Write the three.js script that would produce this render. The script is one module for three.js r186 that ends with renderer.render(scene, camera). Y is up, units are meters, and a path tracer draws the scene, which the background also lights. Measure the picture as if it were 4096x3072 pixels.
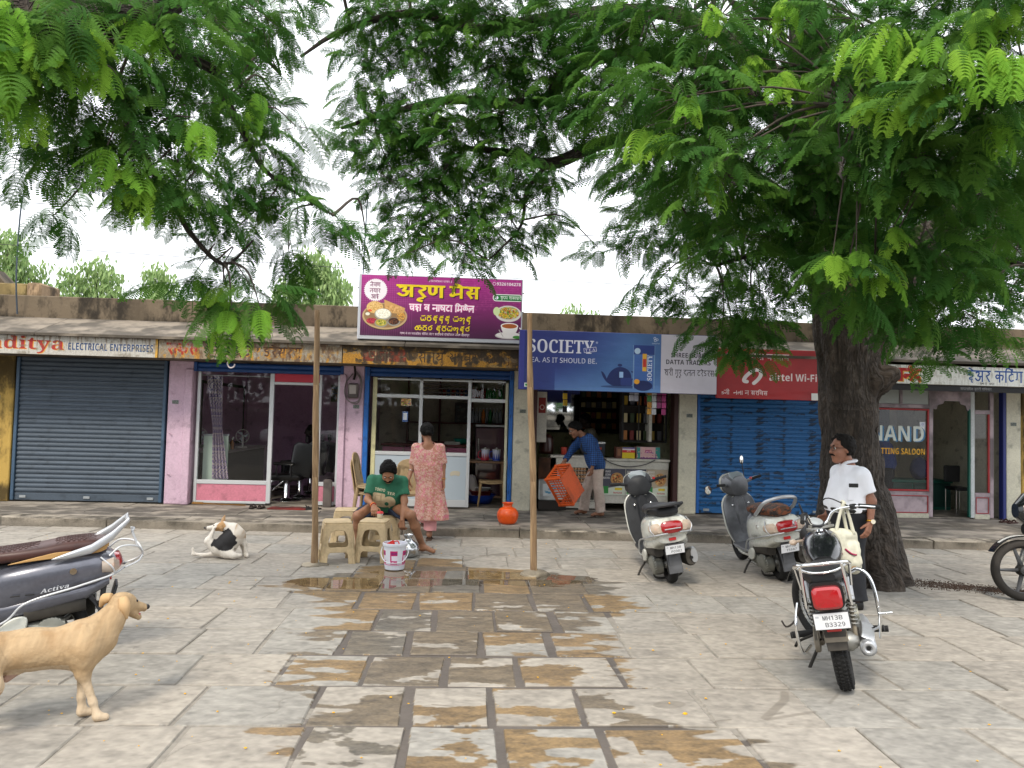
import * as THREE from 'three';
import { mergeGeometries, mergeVertices, toCreasedNormals } from 'three/addons/utils/BufferGeometryUtils.js';

// ---------- camera, sky, sun, exposure ----------
const scene = new THREE.Scene();
const RAD = Math.PI / 180;
const camera = new THREE.PerspectiveCamera(53.07, 4 / 3, 0.05, 400);
camera.position.set(0, 1.65, 0);
camera.rotation.order = 'YXZ';
camera.rotation.set(2.5 * RAD, -3.2 * RAD, 1.5 * RAD);
{ // bright overcast sky, a little cooler and brighter overhead
  const w = 128, h = 64, d = new Float32Array(w * h * 4);
  for (let j = 0; j < h; j++) for (let i = 0; i < w; i++) {
    const el = (j + 0.5) / h - 0.5, up = Math.max(0, Math.sin(el * Math.PI)), k = 4 * (j * w + i);
    const cl = 0.05 * Math.sin(i * 0.31 + 3 * Math.sin(j * 0.2)) * Math.cos(j * 0.35 + i * Math.PI / 32);
    const L = 0.92 + 0.4 * up + cl;
    d[k] = L * 0.975; d[k + 1] = L; d[k + 2] = L * 1.045; d[k + 3] = 1;
  }
  const t = new THREE.DataTexture(d, w, h, THREE.RGBAFormat, THREE.FloatType);
  t.mapping = THREE.EquirectangularReflectionMapping; t.magFilter = THREE.LinearFilter; t.wrapS = THREE.RepeatWrapping; t.needsUpdate = true;
  scene.background = t; scene.environment = t;
}
const sun = new THREE.DirectionalLight(0xfff3e0, 1.5);
sun.position.set(-9, 26, 13); sun.target.position.set(0, 0, -8);
sun.castShadow = true; sun.shadow.radius = 24; sun.shadow.mapSize.set(2048, 2048);
Object.assign(sun.shadow.camera, { left: -16, right: 16, top: 16, bottom: -16, near: 1, far: 70 });
sun.name = 'sun'; sun.target.name = 'sun_target';
scene.add(sun, sun.target);
const renderer = new THREE.WebGLRenderer({ antialias: true });
renderer.toneMapping = THREE.LinearToneMapping;
renderer.toneMappingExposure = 1.85;
renderer.shadowMap.enabled = true;

// ---------- helpers ----------
let SEED = 12345;
const rnd = () => { SEED = (SEED + 0x6d2b79f5) | 0; let t = Math.imul(SEED ^ (SEED >>> 15), 1 | SEED); t = (t + Math.imul(t ^ (t >>> 7), 61 | t)) ^ t; return ((t ^ (t >>> 14)) >>> 0) / 4294967296; };
const rr = (a, b) => a + (b - a) * rnd();
const V = (x, y, z) => new THREE.Vector3(x, y, z);
const clamp = (x, a = 0, b = 1) => Math.min(b, Math.max(a, x));
const lerp = (a, b, t) => a + (b - a) * t;
const sstep = (a, b, x) => { const t = clamp((x - a) / (b - a)); return t * t * (3 - 2 * t); };
const hash2 = (x, y) => { let h = Math.imul(x, 374761393) + Math.imul(y, 668265263) | 0; h = Math.imul(h ^ (h >>> 13), 1274126177); return ((h ^ (h >>> 16)) >>> 0) / 4294967296; };
function vnoise(x, y, per = 0) { // value noise, tileable when per > 0
  let xi = Math.floor(x), yi = Math.floor(y); const fx = x - xi, fy = y - yi;
  const u = fx * fx * (3 - 2 * fx), v = fy * fy * (3 - 2 * fy);
  let x1 = xi + 1, y1 = yi + 1;
  if (per) { xi = ((xi % per) + per) % per; x1 = ((x1 % per) + per) % per; yi = ((yi % per) + per) % per; y1 = ((y1 % per) + per) % per; }
  return lerp(lerp(hash2(xi, yi), hash2(x1, yi), u), lerp(hash2(xi, y1), hash2(x1, y1), u), v);
}
function fbm(x, y, o = 4, per = 0) { let s = 0, a = 0.5, n = 0; for (let i = 0; i < o; i++) { s += a * vnoise(x, y, per); n += a; x = x * 2 + 17; y = y * 2 + 5; if (per) { x -= 17; y -= 5; per *= 2; } a *= 0.5; } return s / n; }
function hash3(x, y, z) { return hash2(x + Math.imul(z, 7919), y - Math.imul(z, 104729)); }
function noise3(x, y, z) { const zi = Math.floor(z), f = z - zi, u = f * f * (3 - 2 * f); const a = vnoise(x + zi * 37.7, y + zi * 11.3), b = vnoise(x + (zi + 1) * 37.7, y + (zi + 1) * 11.3); return lerp(a, b, u) - 0.5; }

function finishTex(t, srgb, rep) {
  t.wrapS = t.wrapT = THREE.RepeatWrapping; t.magFilter = THREE.LinearFilter; t.minFilter = THREE.LinearMipmapLinearFilter;
  if (srgb) t.colorSpace = THREE.SRGBColorSpace;
  if (rep) t.repeat.set(rep, rep);
  t.needsUpdate = true; return t;
}
function tex(w, h, fn, srgb = false, rep = 1) { // fn(u, v) -> grey or [r, g, b], 0..1
  const d = new Uint8Array(w * h * 4);
  for (let j = 0; j < h; j++) for (let i = 0; i < w; i++) {
    const c = fn((i + 0.5) / w, (j + 0.5) / h), k = 4 * (j * w + i);
    if (c.length) { d[k] = 255 * clamp(c[0]); d[k + 1] = 255 * clamp(c[1]); d[k + 2] = 255 * clamp(c[2]); } else d[k] = d[k + 1] = d[k + 2] = 255 * clamp(c);
    d[k + 3] = 255;
  }
  return finishTex(new THREE.DataTexture(d, w, h), srgb, rep);
}
function canvasTex(w, h, draw) {
  const c = document.createElement('canvas'); c.width = w; c.height = h;
  const g = c.getContext('2d'); draw(g, w, h);
  const t = new THREE.CanvasTexture(c); t.colorSpace = THREE.SRGBColorSpace; t.magFilter = THREE.LinearFilter; t.needsUpdate = true; return t;
}
const col = (c) => Array.isArray(c) ? new THREE.Color().setRGB(...c) : new THREE.Color(c);
function mat(c, rough = 0.6, o = {}) {
  const { metal = 0, ...rest } = o;
  const physical = ['transmission', 'clearcoat', 'sheen', 'ior', 'thickness', 'specularIntensity'].some((k) => k in rest);
  return new (physical ? THREE.MeshPhysicalMaterial : THREE.MeshStandardMaterial)({ color: col(c), roughness: rough, metalness: metal, ...rest });
}
// shared surface textures (uv in metres)
const T = {};
T.grime = tex(512, 512, (u, v) => 0.62 + 0.38 * sstep(0.25, 0.7, fbm(u * 6, v * 6, 5, 6)) - 0.12 * Math.max(0, fbm(u * 40 + 3, v * 40, 2, 40) - 0.55), false, 0.7);
T.grimeC = T.grime.clone(); T.grimeC.colorSpace = THREE.SRGBColorSpace; T.grimeC.needsUpdate = true;
T.fine = tex(256, 256, (u, v) => 0.5 + 0.5 * (fbm(u * 32, v * 32, 3, 32) - 0.5) * 1.6, false, 3);
T.streak = tex(1024, 512, (u, v) => { // mildew and rain marks on old concrete
  const p = fbm(u * 7, v * 5, 5, 0), q = fbm(u * 19 + 30, v * 9 + 4, 4), s = fbm(u * 46 + 9, v * 7, 3), f = fbm(u * 120, v * 80, 3);
  let k = 0.5 + 1.5 * (p - 0.5) + 0.9 * (q - 0.5) + 0.35 * (s - 0.5) + 0.3 * (f - 0.5); const e = Math.min(u, 1 - u, v, 1 - v) * 12; k = clamp(e < 1 ? lerp(0.5, k, e) : k);
  const m = 0.2 + 0.8 * sstep(0.1, 0.75, k); return [0.3 + 0.7 * m, 0.285 + 0.68 * m, 0.26 + 0.66 * m];
}, true, 0.37);
T.wood = tex(256, 512, (u, v) => { const g = fbm(u * 26 + 2 * fbm(u * 3, v * 5, 2), v * 3, 4); return [0.55 + 0.45 * g, 0.5 + 0.5 * g, 0.46 + 0.5 * g]; }, true, 1);
T.scuff = tex(512, 512, (u, v) => { const a = fbm(u * 9, v * 9, 5, 9), b = fbm(u * 60, v * 60, 2, 60); const s = a > 0.62 ? (a - 0.62) * 1.6 : 0; return 0.95 - s * 0.5 + 0.1 * (b - 0.5) - 0.14 * (fbm(u * 4, v * 4, 3, 4) - 0.5); }, true, 0.8);

T.soot = tex(512, 512, (u, v) => { const a = fbm(u * 8, v * 8, 5, 8), b = fbm(u * 30, v * 30, 3, 30); return clamp(1 - 1.5 * sstep(0.55, 0.75, a) * (0.35 + 0.8 * b) - 0.25 * sstep(0.6, 0.8, b)) * 0.55 + 0.45; }, true, 1.1);
const names = new Map();
function numbered(n) { const k = (names.get(n) || 0); names.set(n, k + 1); return k ? n + '_' + String(k).padStart(3, '0') : n; }
function thing(name, label, category, [x, y, z] = [0, 0, 0], turn = 0, group) {
  const o = new THREE.Group(); o.name = numbered(name); o.position.set(x, y, z); o.rotation.y = turn;
  o.userData = { label, category }; if (group) o.userData.group = group; scene.add(o); return o;
}
function dup(root, [x, y, z], turn, label, group) {
  const r = root.clone(); r.name = numbered(root.name.replace(/_\d{3}$/, '')); scene.add(r); r.position.set(x, y, z); r.rotation.y = turn;
  r.userData = { ...root.userData, ...(label ? { label } : {}), ...(group ? { group } : {}) }; return r;
}
function boxUV(g) {
  const p = g.attributes.position, n = g.attributes.normal, uv = new Float32Array(p.count * 2);
  for (let i = 0; i < p.count; i += 3) {
    let a = 0, b = 0, c = 0; for (let k = 0; k < 3; k++) { a += n.getX(i + k); b += n.getY(i + k); c += n.getZ(i + k); }
    a = Math.abs(a); b = Math.abs(b); c = Math.abs(c);
    for (let k = 0; k < 3; k++) { const x = p.getX(i + k), y = p.getY(i + k), z = p.getZ(i + k), j = 2 * (i + k);
      if (b >= a && b >= c) { uv[j] = x; uv[j + 1] = z; } else if (a >= c) { uv[j] = z; uv[j + 1] = y; } else { uv[j] = x; uv[j + 1] = y; } }
  }
  g.setAttribute('uv', new THREE.BufferAttribute(uv, 2)); return g;
}
function geo(list) { // merge any geometries into one, uv in metres
  const arr = (Array.isArray(list) ? list : [list]).map((g) => {
    const keep = g.userData.keepUV; let q = g.index ? g.toNonIndexed() : g.clone();
    for (const k of Object.keys(q.attributes)) if (!['position', 'normal', 'uv'].includes(k)) q.deleteAttribute(k);
    if (!q.attributes.normal) q.computeVertexNormals();
    if (!keep || !q.attributes.uv) boxUV(q);
    q.morphAttributes = {}; return q;
  });
  return arr.length === 1 ? arr[0] : mergeGeometries(arr);
}
function part(name, list, m, parent, extra) {
  const g = list.isBufferGeometry && list.userData.raw ? list : geo(list);
  const o = new THREE.Mesh(g, m); o.name = name; o.castShadow = o.receiveShadow = true;
  if (extra) Object.assign(o.userData, extra);
  parent.add(o); return o;
}
function solo(name, label, category, list, m, group) { // a thing that is one mesh
  const o = part(numbered(name), list, m, scene); o.userData = { label, category }; if (group) o.userData.group = group; return o;
}
function struct(name, list, m) { const o = part(name, list, m, scene); o.userData.kind = 'structure'; return o; }
function cbox(w, h, d, x = 0, y = 0, z = 0, c = 0.004) { // box with chamfered edges, centred at x y z
  c = Math.min(c, w * 0.35, h * 0.35, d * 0.35); const a = [w / 2, h / 2, d / 2], pos = [];
  const P = (s, ax) => { const v = [0, 1, 2].map((i) => s[i] * (a[i] - (i === ax ? 0 : c))); return v; };
  const tri = (A, B, C, out) => { const u = [B[0] - A[0], B[1] - A[1], B[2] - A[2]], v = [C[0] - A[0], C[1] - A[1], C[2] - A[2]];
    const n = [u[1] * v[2] - u[2] * v[1], u[2] * v[0] - u[0] * v[2], u[0] * v[1] - u[1] * v[0]];
    if (n[0] * out[0] + n[1] * out[1] + n[2] * out[2] < 0) pos.push(...A, ...C, ...B); else pos.push(...A, ...B, ...C); };
  for (let ax = 0; ax < 3; ax++) for (const s of [-1, 1]) {
    const b = (ax + 1) % 3, e = (ax + 2) % 3, o = [0, 0, 0]; o[ax] = s;
    const q = [[-1, -1], [1, -1], [1, 1], [-1, 1]].map(([i, j]) => { const t = [0, 0, 0]; t[ax] = s; t[b] = i; t[e] = j; return P(t, ax); });
    tri(q[0], q[1], q[2], o); tri(q[0], q[2], q[3], o);
  }
  for (let ax = 0; ax < 3; ax++) for (const s of [-1, 1]) for (const r of [-1, 1]) {
    const b = (ax + 1) % 3, e = (ax + 2) % 3, o = [0, 0, 0]; o[b] = s; o[e] = r;
    const t1 = [0, 0, 0], t2 = [0, 0, 0]; t1[ax] = -1; t2[ax] = 1; t1[b] = t2[b] = s; t1[e] = t2[e] = r;
    const A = P(t1, b), B = P(t2, b), C = P(t2, e), D = P(t1, e); tri(A, B, C, o); tri(A, C, D, o);
  }
  for (const i of [-1, 1]) for (const j of [-1, 1]) for (const k of [-1, 1]) { const s = [i, j, k]; tri(P(s, 0), P(s, 1), P(s, 2), s); }
  const g = new THREE.BufferGeometry(); g.setAttribute('position', new THREE.Float32BufferAttribute(pos, 3)); g.computeVertexNormals();
  return g.translate(x, y, z);
}
const bb = (x0, x1, y0, y1, z0, z1, c = 0.004) => cbox(x1 - x0, y1 - y0, z1 - z0, (x0 + x1) / 2, (y0 + y1) / 2, (z0 + z1) / 2, c);
function rod(a, b, r0, r1 = r0, seg = 10, caps = true) {
  const A = V(...a), B = V(...b), L = A.distanceTo(B); const g = new THREE.CylinderGeometry(r1, r0, L, seg, 1, !caps);
  g.translate(0, L / 2, 0); g.applyQuaternion(new THREE.Quaternion().setFromUnitVectors(V(0, 1, 0), B.sub(A).normalize())); return g.translate(...a);
}
function tube(pts, r, seg = 24, rs = 8, closed = false) { return new THREE.TubeGeometry(new THREE.CatmullRomCurve3(pts.map((p) => V(...p)), closed, 'centripetal'), seg, r, rs, closed); }
function taper(pts, radii, seg = 24, rs = 8, wob = 0) { // tube with varying radius
  const cv = new THREE.CatmullRomCurve3(pts.map((p) => V(...p)), false, 'centripetal'); const fr = cv.computeFrenetFrames(seg, false);
  const pos = [], idx = [], uv = []; const len = cv.getLength();
  for (let i = 0; i <= seg; i++) { const t = i / seg, c = cv.getPointAt(t), f = cv.getUtoTmapping(t) * (radii.length - 1), k = Math.min(radii.length - 2, Math.floor(f)), R = lerp(radii[k], radii[k + 1], f - k);
    for (let j = 0; j <= rs; j++) { const a = j / rs * Math.PI * 2, N = fr.normals[i], B = fr.binormals[i]; const w = wob ? 1 + wob * 2 * noise3(Math.cos(a) * 2.2 + c.x, Math.sin(a) * 2.2 + c.z, c.y * 2.5) : 1;
      const q = c.clone().addScaledVector(N, Math.cos(a) * R * w).addScaledVector(B, Math.sin(a) * R * w); pos.push(q.x, q.y, q.z); uv.push(j / rs * Math.max(0.3, 6.28 * radii[0]), t * len); } }
  for (let i = 0; i < seg; i++) for (let j = 0; j < rs; j++) { const a = i * (rs + 1) + j, b = a + rs + 1; idx.push(a, a + 1, b, b, a + 1, b + 1); }
  for (const [i, s] of [[0, -1], [seg, 1]]) { const c = cv.getPointAt(i / seg), n = pos.length / 3; pos.push(c.x, c.y, c.z); uv.push(0, 0); for (let j = 0; j < rs; j++) { const a = i * (rs + 1) + j; if (s < 0) idx.push(n, a + 1, a); else idx.push(n, a, a + 1); } }
  const g = new THREE.BufferGeometry(); g.setAttribute('position', new THREE.Float32BufferAttribute(pos, 3)); g.setAttribute('uv', new THREE.Float32BufferAttribute(uv, 2)); g.setIndex(idx); g.computeVertexNormals(); g.userData.keepUV = true; return g;
}
function lathe(pts, seg = 28) { const g = new THREE.LatheGeometry(pts.map(([r, y]) => new THREE.Vector2(r, y)), seg); return g; }
// loft along x from sections [x, yBottom, yTop, halfWidth, power, zCentre]
function loft(secs, seg = 20, caps = true) {
  const pos = [], idx = [];
  secs.forEach(([x, yb, yt, hw, n = 2.6, zc = 0]) => { const cy = (yb + yt) / 2, hh = (yt - yb) / 2;
    for (let j = 0; j < seg; j++) { const a = j / seg * Math.PI * 2, c = Math.cos(a), s = Math.sin(a); pos.push(x, cy + hh * Math.sign(s) * Math.abs(s) ** (2 / n), zc + hw * Math.sign(c) * Math.abs(c) ** (2 / n)); } });
  for (let i = 0; i < secs.length - 1; i++) for (let j = 0; j < seg; j++) { const a = i * seg + j, b = i * seg + (j + 1) % seg, c = a + seg, d = b + seg; idx.push(a, c, b, b, c, d); }
  const up = secs[secs.length - 1][0] > secs[0][0];
  if (caps) for (const i of [0, secs.length - 1]) { const s = secs[i], n = pos.length / 3; pos.push(s[0], (s[1] + s[2]) / 2, s[5] || 0); for (let j = 0; j < seg; j++) { const a = i * seg + j, b = i * seg + (j + 1) % seg; if (i) idx.push(n, b, a); else idx.push(n, a, b); } }
  if (up) for (let k = 0; k < idx.length; k += 3) { const t = idx[k + 1]; idx[k + 1] = idx[k + 2]; idx[k + 2] = t; }
  const g = new THREE.BufferGeometry(); g.setAttribute('position', new THREE.Float32BufferAttribute(pos, 3)); g.setIndex(idx); 
  const q = toCreasedNormals(g, 0.7); return q;
}
function prism(pts, d, o = {}) { // polygon in xy extruded along z, centred, bevelled
  const s = new THREE.Shape(pts.map(([x, y]) => new THREE.Vector2(x, y))); const b = o.bevel ?? 0.003;
  if (o.holes) for (const h of o.holes) s.holes.push(new THREE.Path(h.map(([x, y]) => new THREE.Vector2(x, y))));
  const g = new THREE.ExtrudeGeometry(s, { depth: Math.max(0.0005, d - 2 * b), bevelEnabled: b > 0, bevelThickness: b, bevelSize: b, bevelOffset: -b, bevelSegments: o.bs || 1, curveSegments: 6 });
  return g.translate(0, 0, -d / 2 + b);
}
function smoothPts(pts, n = 6) { return new THREE.CatmullRomCurve3(pts.map(([x, y]) => V(x, y, 0)), true, 'centripetal').getPoints(pts.length * n).slice(0, -1).map((p) => [p.x, p.y]); }
function panelUV(w, h, x, y, z) { const g = new THREE.PlaneGeometry(w, h).translate(x, y, z); g.userData.keepUV = true; return g; }
// signed distance helpers and a surface-nets mesher
const smin = (a, b, k) => { const h = Math.max(k - Math.abs(a - b), 0) / k; return Math.min(a, b) - h * h * k * 0.25; };
function sdCap(x, y, z, A, B, ra, rb) { const bx = B[0] - A[0], by = B[1] - A[1], bz = B[2] - A[2], px = x - A[0], py = y - A[1], pz = z - A[2]; const L = bx * bx + by * by + bz * bz || 1e-9; const t = clamp((px * bx + py * by + pz * bz) / L); const dx = px - bx * t, dy = py - by * t, dz = pz - bz * t; return Math.sqrt(dx * dx + dy * dy + dz * dz) - lerp(ra, rb, t); }
function sdEll(x, y, z, c, r) { const a = (x - c[0]) / r[0], b = (y - c[1]) / r[1], d = (z - c[2]) / r[2]; const k = Math.sqrt(a * a + b * b + d * d); return (k - 1) * Math.min(r[0], r[1], r[2]); }
function sdfMesh(f, lo, hi, cell, colour) {
  const n = [0, 1, 2].map((i) => Math.ceil((hi[i] - lo[i]) / cell) + 2), [nx, ny, nz] = n; const sx = 1, sy = nx, sz = nx * ny; const F = new Float32Array(nx * ny * nz).fill(1e9); const B = 4;
  const X = (i) => lo[0] + i * cell, Y = (i) => lo[1] + i * cell, Z = (i) => lo[2] + i * cell;
  for (let k = 0; k < nz; k += B) for (let j = 0; j < ny; j += B) for (let i = 0; i < nx; i += B) {
    const c = f(X(i + 1.5), Y(j + 1.5), Z(k + 1.5)), far = Math.abs(c) > cell * B * 1.6;
    for (let c2 = k; c2 < Math.min(nz, k + B); c2++) for (let b = j; b < Math.min(ny, j + B); b++) for (let a = i; a < Math.min(nx, i + B); a++) F[a + b * sy + c2 * sz] = far ? c : f(X(a), Y(b), Z(c2));
  }
  const id = new Int32Array(nx * ny * nz).fill(-1), pos = [], idx = [];
  for (let k = 0; k < nz - 1; k++) for (let j = 0; j < ny - 1; j++) for (let i = 0; i < nx - 1; i++) {
    const o = i + j * sy + k * sz; let m = 0; for (let q = 0; q < 8; q++) if (F[o + (q & 1) + ((q >> 1) & 1) * sy + (q >> 2) * sz] < 0) m |= 1 << q;
    if (m === 0 || m === 255) continue; let x = 0, y = 0, z = 0, c = 0;
    for (let q = 0; q < 8; q++) for (let e = 0; e < 3; e++) { if (q & (1 << e)) continue; const r = q | (1 << e); if (((m >> q) & 1) === ((m >> r) & 1)) continue;
      const a = F[o + (q & 1) + ((q >> 1) & 1) * sy + (q >> 2) * sz], b = F[o + (r & 1) + ((r >> 1) & 1) * sy + (r >> 2) * sz], t = a / (a - b);
      x += (q & 1) + (e === 0 ? t : 0); y += ((q >> 1) & 1) + (e === 1 ? t : 0); z += (q >> 2) + (e === 2 ? t : 0); c++; }
    id[o] = pos.length / 3; pos.push(X(i + x / c), Y(j + y / c), Z(k + z / c));
  }
  const quad = (a, b, c, d, s) => { if (a < 0 || b < 0 || c < 0 || d < 0) return; if (s) idx.push(a, b, c, a, c, d); else idx.push(a, c, b, a, d, c); };
  for (let k = 1; k < nz - 1; k++) for (let j = 1; j < ny - 1; j++) for (let i = 1; i < nx - 1; i++) {
    const o = i + j * sy + k * sz, s = F[o] < 0;
    if (s !== F[o + sx] < 0) quad(id[o - sy - sz], id[o - sz], id[o], id[o - sy], s);
    if (s !== F[o + sy] < 0) quad(id[o - sx - sz], id[o - sx], id[o], id[o - sz], s);
    if (s !== F[o + sz] < 0) quad(id[o - sx - sy], id[o - sy], id[o], id[o - sx], s);
  }
  const g = new THREE.BufferGeometry(); g.setAttribute('position', new THREE.Float32BufferAttribute(pos, 3)); g.setIndex(idx); g.computeVertexNormals();
  const nm = g.attributes.normal, uv = new Float32Array(pos.length / 3 * 2);
  for (let i = 0; i < pos.length / 3; i++) { uv[2 * i] = pos[3 * i] + (Math.abs(nm.getX(i)) > 0.75 ? 0.7 * pos[3 * i + 2] : 0); uv[2 * i + 1] = pos[3 * i + 1] + (Math.abs(nm.getY(i)) > 0.8 ? 0.7 * pos[3 * i + 2] : 0); }
  g.setAttribute('uv', new THREE.BufferAttribute(uv, 2));
  if (colour) { const c = new Float32Array(pos.length); for (let i = 0; i < pos.length; i += 3) { const q = colour(pos[i], pos[i + 1], pos[i + 2], nm.getX(i / 3), nm.getY(i / 3), nm.getZ(i / 3)); c[i] = q[0]; c[i + 1] = q[1]; c[i + 2] = q[2]; } g.setAttribute('color', new THREE.BufferAttribute(c, 3)); }
  g.userData.raw = true; return g;
}
// ---------- lettering: stroke shapes for the Indian scripts on the signs ----------
// '~' smooth curve, '-' straight line, 'o' circle x,y,r ; headline at y = 0, foot at y = 1
const DEV = {
  'अ': [0.95, '~.1,.2 .3,.04 .5,.2 .3,.44|~.26,.44 .56,.48 .5,.82 .22,.9 .06,.66|-.42,.5 .74,.5|-.74,0 .74,1'],
  'आ': [1.2, '~.1,.2 .3,.04 .5,.2 .3,.44|~.26,.44 .56,.48 .5,.82 .22,.9 .06,.66|-.42,.5 .74,.5|-.74,0 .74,1|-1,0 1,1'],
  'र': [0.62, '~.2,0 .48,.1 .46,.36 .16,.44|-.18,.44 .5,.98'],
  'ण': [0.9, '-.1,0 .1,.45|~.1,.45 .14,.7 .36,.7 .42,.45|-.42,0 .42,.6|-.7,0 .7,1'],
  'म': [0.86, '-.2,0 .2,.72|o.14,.7,.08|-.14,.7 .68,.55|-.66,0 .66,1'],
  'स': [0.9, '~.16,0 .42,.1 .4,.36 .12,.44|-.14,.44 .44,.96|-.26,.55 .72,.48|-.7,0 .7,1'],
  'च': [0.86, '-.08,.28 .66,.28|~.2,.3 .2,.72 .46,.78 .66,.5|-.68,0 .68,1'],
  'ह': [0.7, '-.34,0 .34,.16|~.34,.16 .1,.24 .14,.42 .5,.34 .5,.56 .2,.62 .22,.82 .5,.74|~.5,.74 .3,.9 .5,1.08'],
  'व': [0.86, '~.66,.42 .3,.24 .08,.5 .3,.76 .66,.56|-.68,0 .68,1'],
  'न': [0.86, '-.1,.5 .68,.5|o.16,.56,.08|-.68,0 .68,1'],
  'ष': [0.86, '-.12,0 .12,.46|~.12,.46 .2,.7 .46,.68 .68,.52|-.12,.1 .66,.6|-.68,0 .68,1'],
  'ट': [0.72, '-.36,0 .36,.16|~.54,.2 .16,.26 .12,.66 .34,.92 .58,.74'],
  'ळ': [0.86, 'o.24,.42,.17|o.58,.42,.17|-.41,0 .41,.3'],
  'ल': [0.9, '~.2,.92 .06,.6 .18,.3 .36,.42 .38,.68|~.38,.6 .42,.32 .58,.3 .7,.42|-.72,0 .72,1'],
  'ज': [0.86, '~.08,.5 .16,.8 .42,.74 .42,.4|-.42,.4 .68,.4|-.68,0 .68,1'],
  'त': [0.86, '~.18,.92 .08,.62 .2,.4 .68,.38|-.68,0 .68,1'],
  'य': [0.86, '~.12,.06 .4,.12 .36,.36 .12,.44 .2,.7 .46,.7 .68,.54|-.68,0 .68,1'],
  'श': [0.9, '~.14,.16 .3,.06 .44,.2 .36,.42 .16,.46|-.2,.46 .46,.94|~.3,.2 .5,.3 .5,.4|-.7,0 .7,1'],
  'द': [0.7, '-.4,0 .4,.18|~.4,.18 .1,.24 .1,.56 .34,.66|~.3,.66 .52,.6 .46,.8 .6,1.02'],
  'ध': [0.86, '~.2,.05 .05,.18 .2,.35 .4,.3|~.3,.4 .08,.6 .3,.82 .68,.6|-.68,0 .68,1'],
  'क': [0.95, '-.46,0 .46,1|~.46,.4 .2,.26 .06,.5 .24,.7 .46,.5|~.46,.36 .78,.28 .8,.62 .66,.8'],
  'ग': [0.76, '-.2,0 .2,.62|~.2,.62 .14,.74 .06,.66|-.58,0 .58,1'],
  'ड': [0.7, '-.38,0 .38,.14|~.38,.14 .1,.2 .16,.42 .42,.44 .54,.66 .36,.92 .12,.78'],
  'भ': [0.9, '~.1,.1 .26,.06 .2,.3|-.22,.1 .22,.7|-.12,.66 .68,.54|-.7,0 .7,1'],
  'प': [0.84, '-.12,0 .12,.46|~.12,.46 .2,.7 .46,.68 .66,.52|-.66,0 .66,1'],
  'ऊ': [1, '~.2,0 .5,.1 .46,.42 .2,.46|~.26,.46 .56,.56 .46,.9 .1,.8|~.5,.5 .8,.4 .86,.7'],
  'ा': [0.3, '-.12,0 .12,1'], 'ी': [0.3, '-.12,0 .12,1|~.12,0 .1,-.28 -.2,-.34 -.4,-.16'], 'ि': [0.3, '-.12,0 .12,1|~.12,0 .14,-.3 .5,-.34 .8,0'],
  'े': [0, '~-.16,0 -.3,-.18 -.58,-.26'], 'ो': [0.3, '-.12,0 .12,1|~.12,0 -.04,-.18 -.3,-.26'], 'ॉ': [0.3, '-.12,0 .12,1|~-.2,-.26 0,-.12 .24,-.26'],
  'ु': [0, '~-.2,1.02 -.44,1.08 -.5,1.3 -.24,1.32'], 'ू': [0, '~-.44,1.06 -.2,1.1 -.14,1.34 .1,1.36'], 'ं': [0, 'o-.3,-.2,.04'], '्': [0, '-.-.2,1 -.05,1.2'],
  '०': [0.6, 'o.3,.5,.24'], '३': [0.6, '~.1,.15 .4,.15 .35,.42 .2,.45|~.2,.45 .5,.5 .4,.85 .1,.8'], '।': [0.3, '-.15,0 .15,1'],
};
const KAN = { // rounded Kannada-like letters
  'a': [0.9, '~.12,.2 .3,.1 .5,.2 .8,.06|o.45,.62,.3'], 'b': [1.15, 'o.3,.6,.24|o.82,.6,.24|~.25,.2 .6,.3 .95,.08'], 'c': [0.95, '~.1,.4 .12,.85 .45,.9 .5,.6 .55,.9 .85,.85 .85,.3|~.2,.16 .5,.24 .8,.08'],
  'd': [0.95, '~.85,.35 .5,.3 .2,.45 .3,.85 .75,.8|-.3,.6 .75,.6|~.3,.14 .55,.22 .85,.06|~.6,.9 .75,1.2 .5,1.3'], 'e': [0.85, 'o.42,.55,.26|~.42,.3 .6,.05 .8,.12'], 'f': [1, '~.1,.5 .3,.2 .5,.5 .3,.85 .1,.6|~.5,.5 .75,.25 .9,.5 .7,.9|~.7,.9 .9,1.1 .7,1.3'],
};
function strokes(g, spec, x, y, s) {
  for (const p of spec.split('|')) {
    const kind = p[0], pts = p.slice(1).trim().split(' ').map((q) => q.split(',').map((n) => parseFloat(n.replace('-.-', '-.'))));
    g.beginPath();
    if (kind === 'o') { const [cx, cy, r] = pts[0]; g.arc(x + cx * s, y + cy * s, Math.max(0.5, r * s), 0, 7); g.stroke(); continue; }
    const q = pts.map(([a, b]) => [x + a * s, y + b * s]);
    g.moveTo(...q[0]);
    if (kind === '-' || q.length < 3) for (const k of q.slice(1)) g.lineTo(...k);
    else { for (let i = 1; i < q.length - 1; i++) { const e = i === q.length - 2 ? q[i + 1] : [(q[i][0] + q[i + 1][0]) / 2, (q[i][1] + q[i + 1][1]) / 2]; g.quadraticCurveTo(q[i][0], q[i][1], e[0], e[1]); } }
    g.stroke();
  }
}
function indicWidth(text, s, set = DEV) { let w = 0; for (const c of text) w += c === ' ' ? 0.4 : (set[c] ? set[c][0] : 0); return w * s; }
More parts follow.
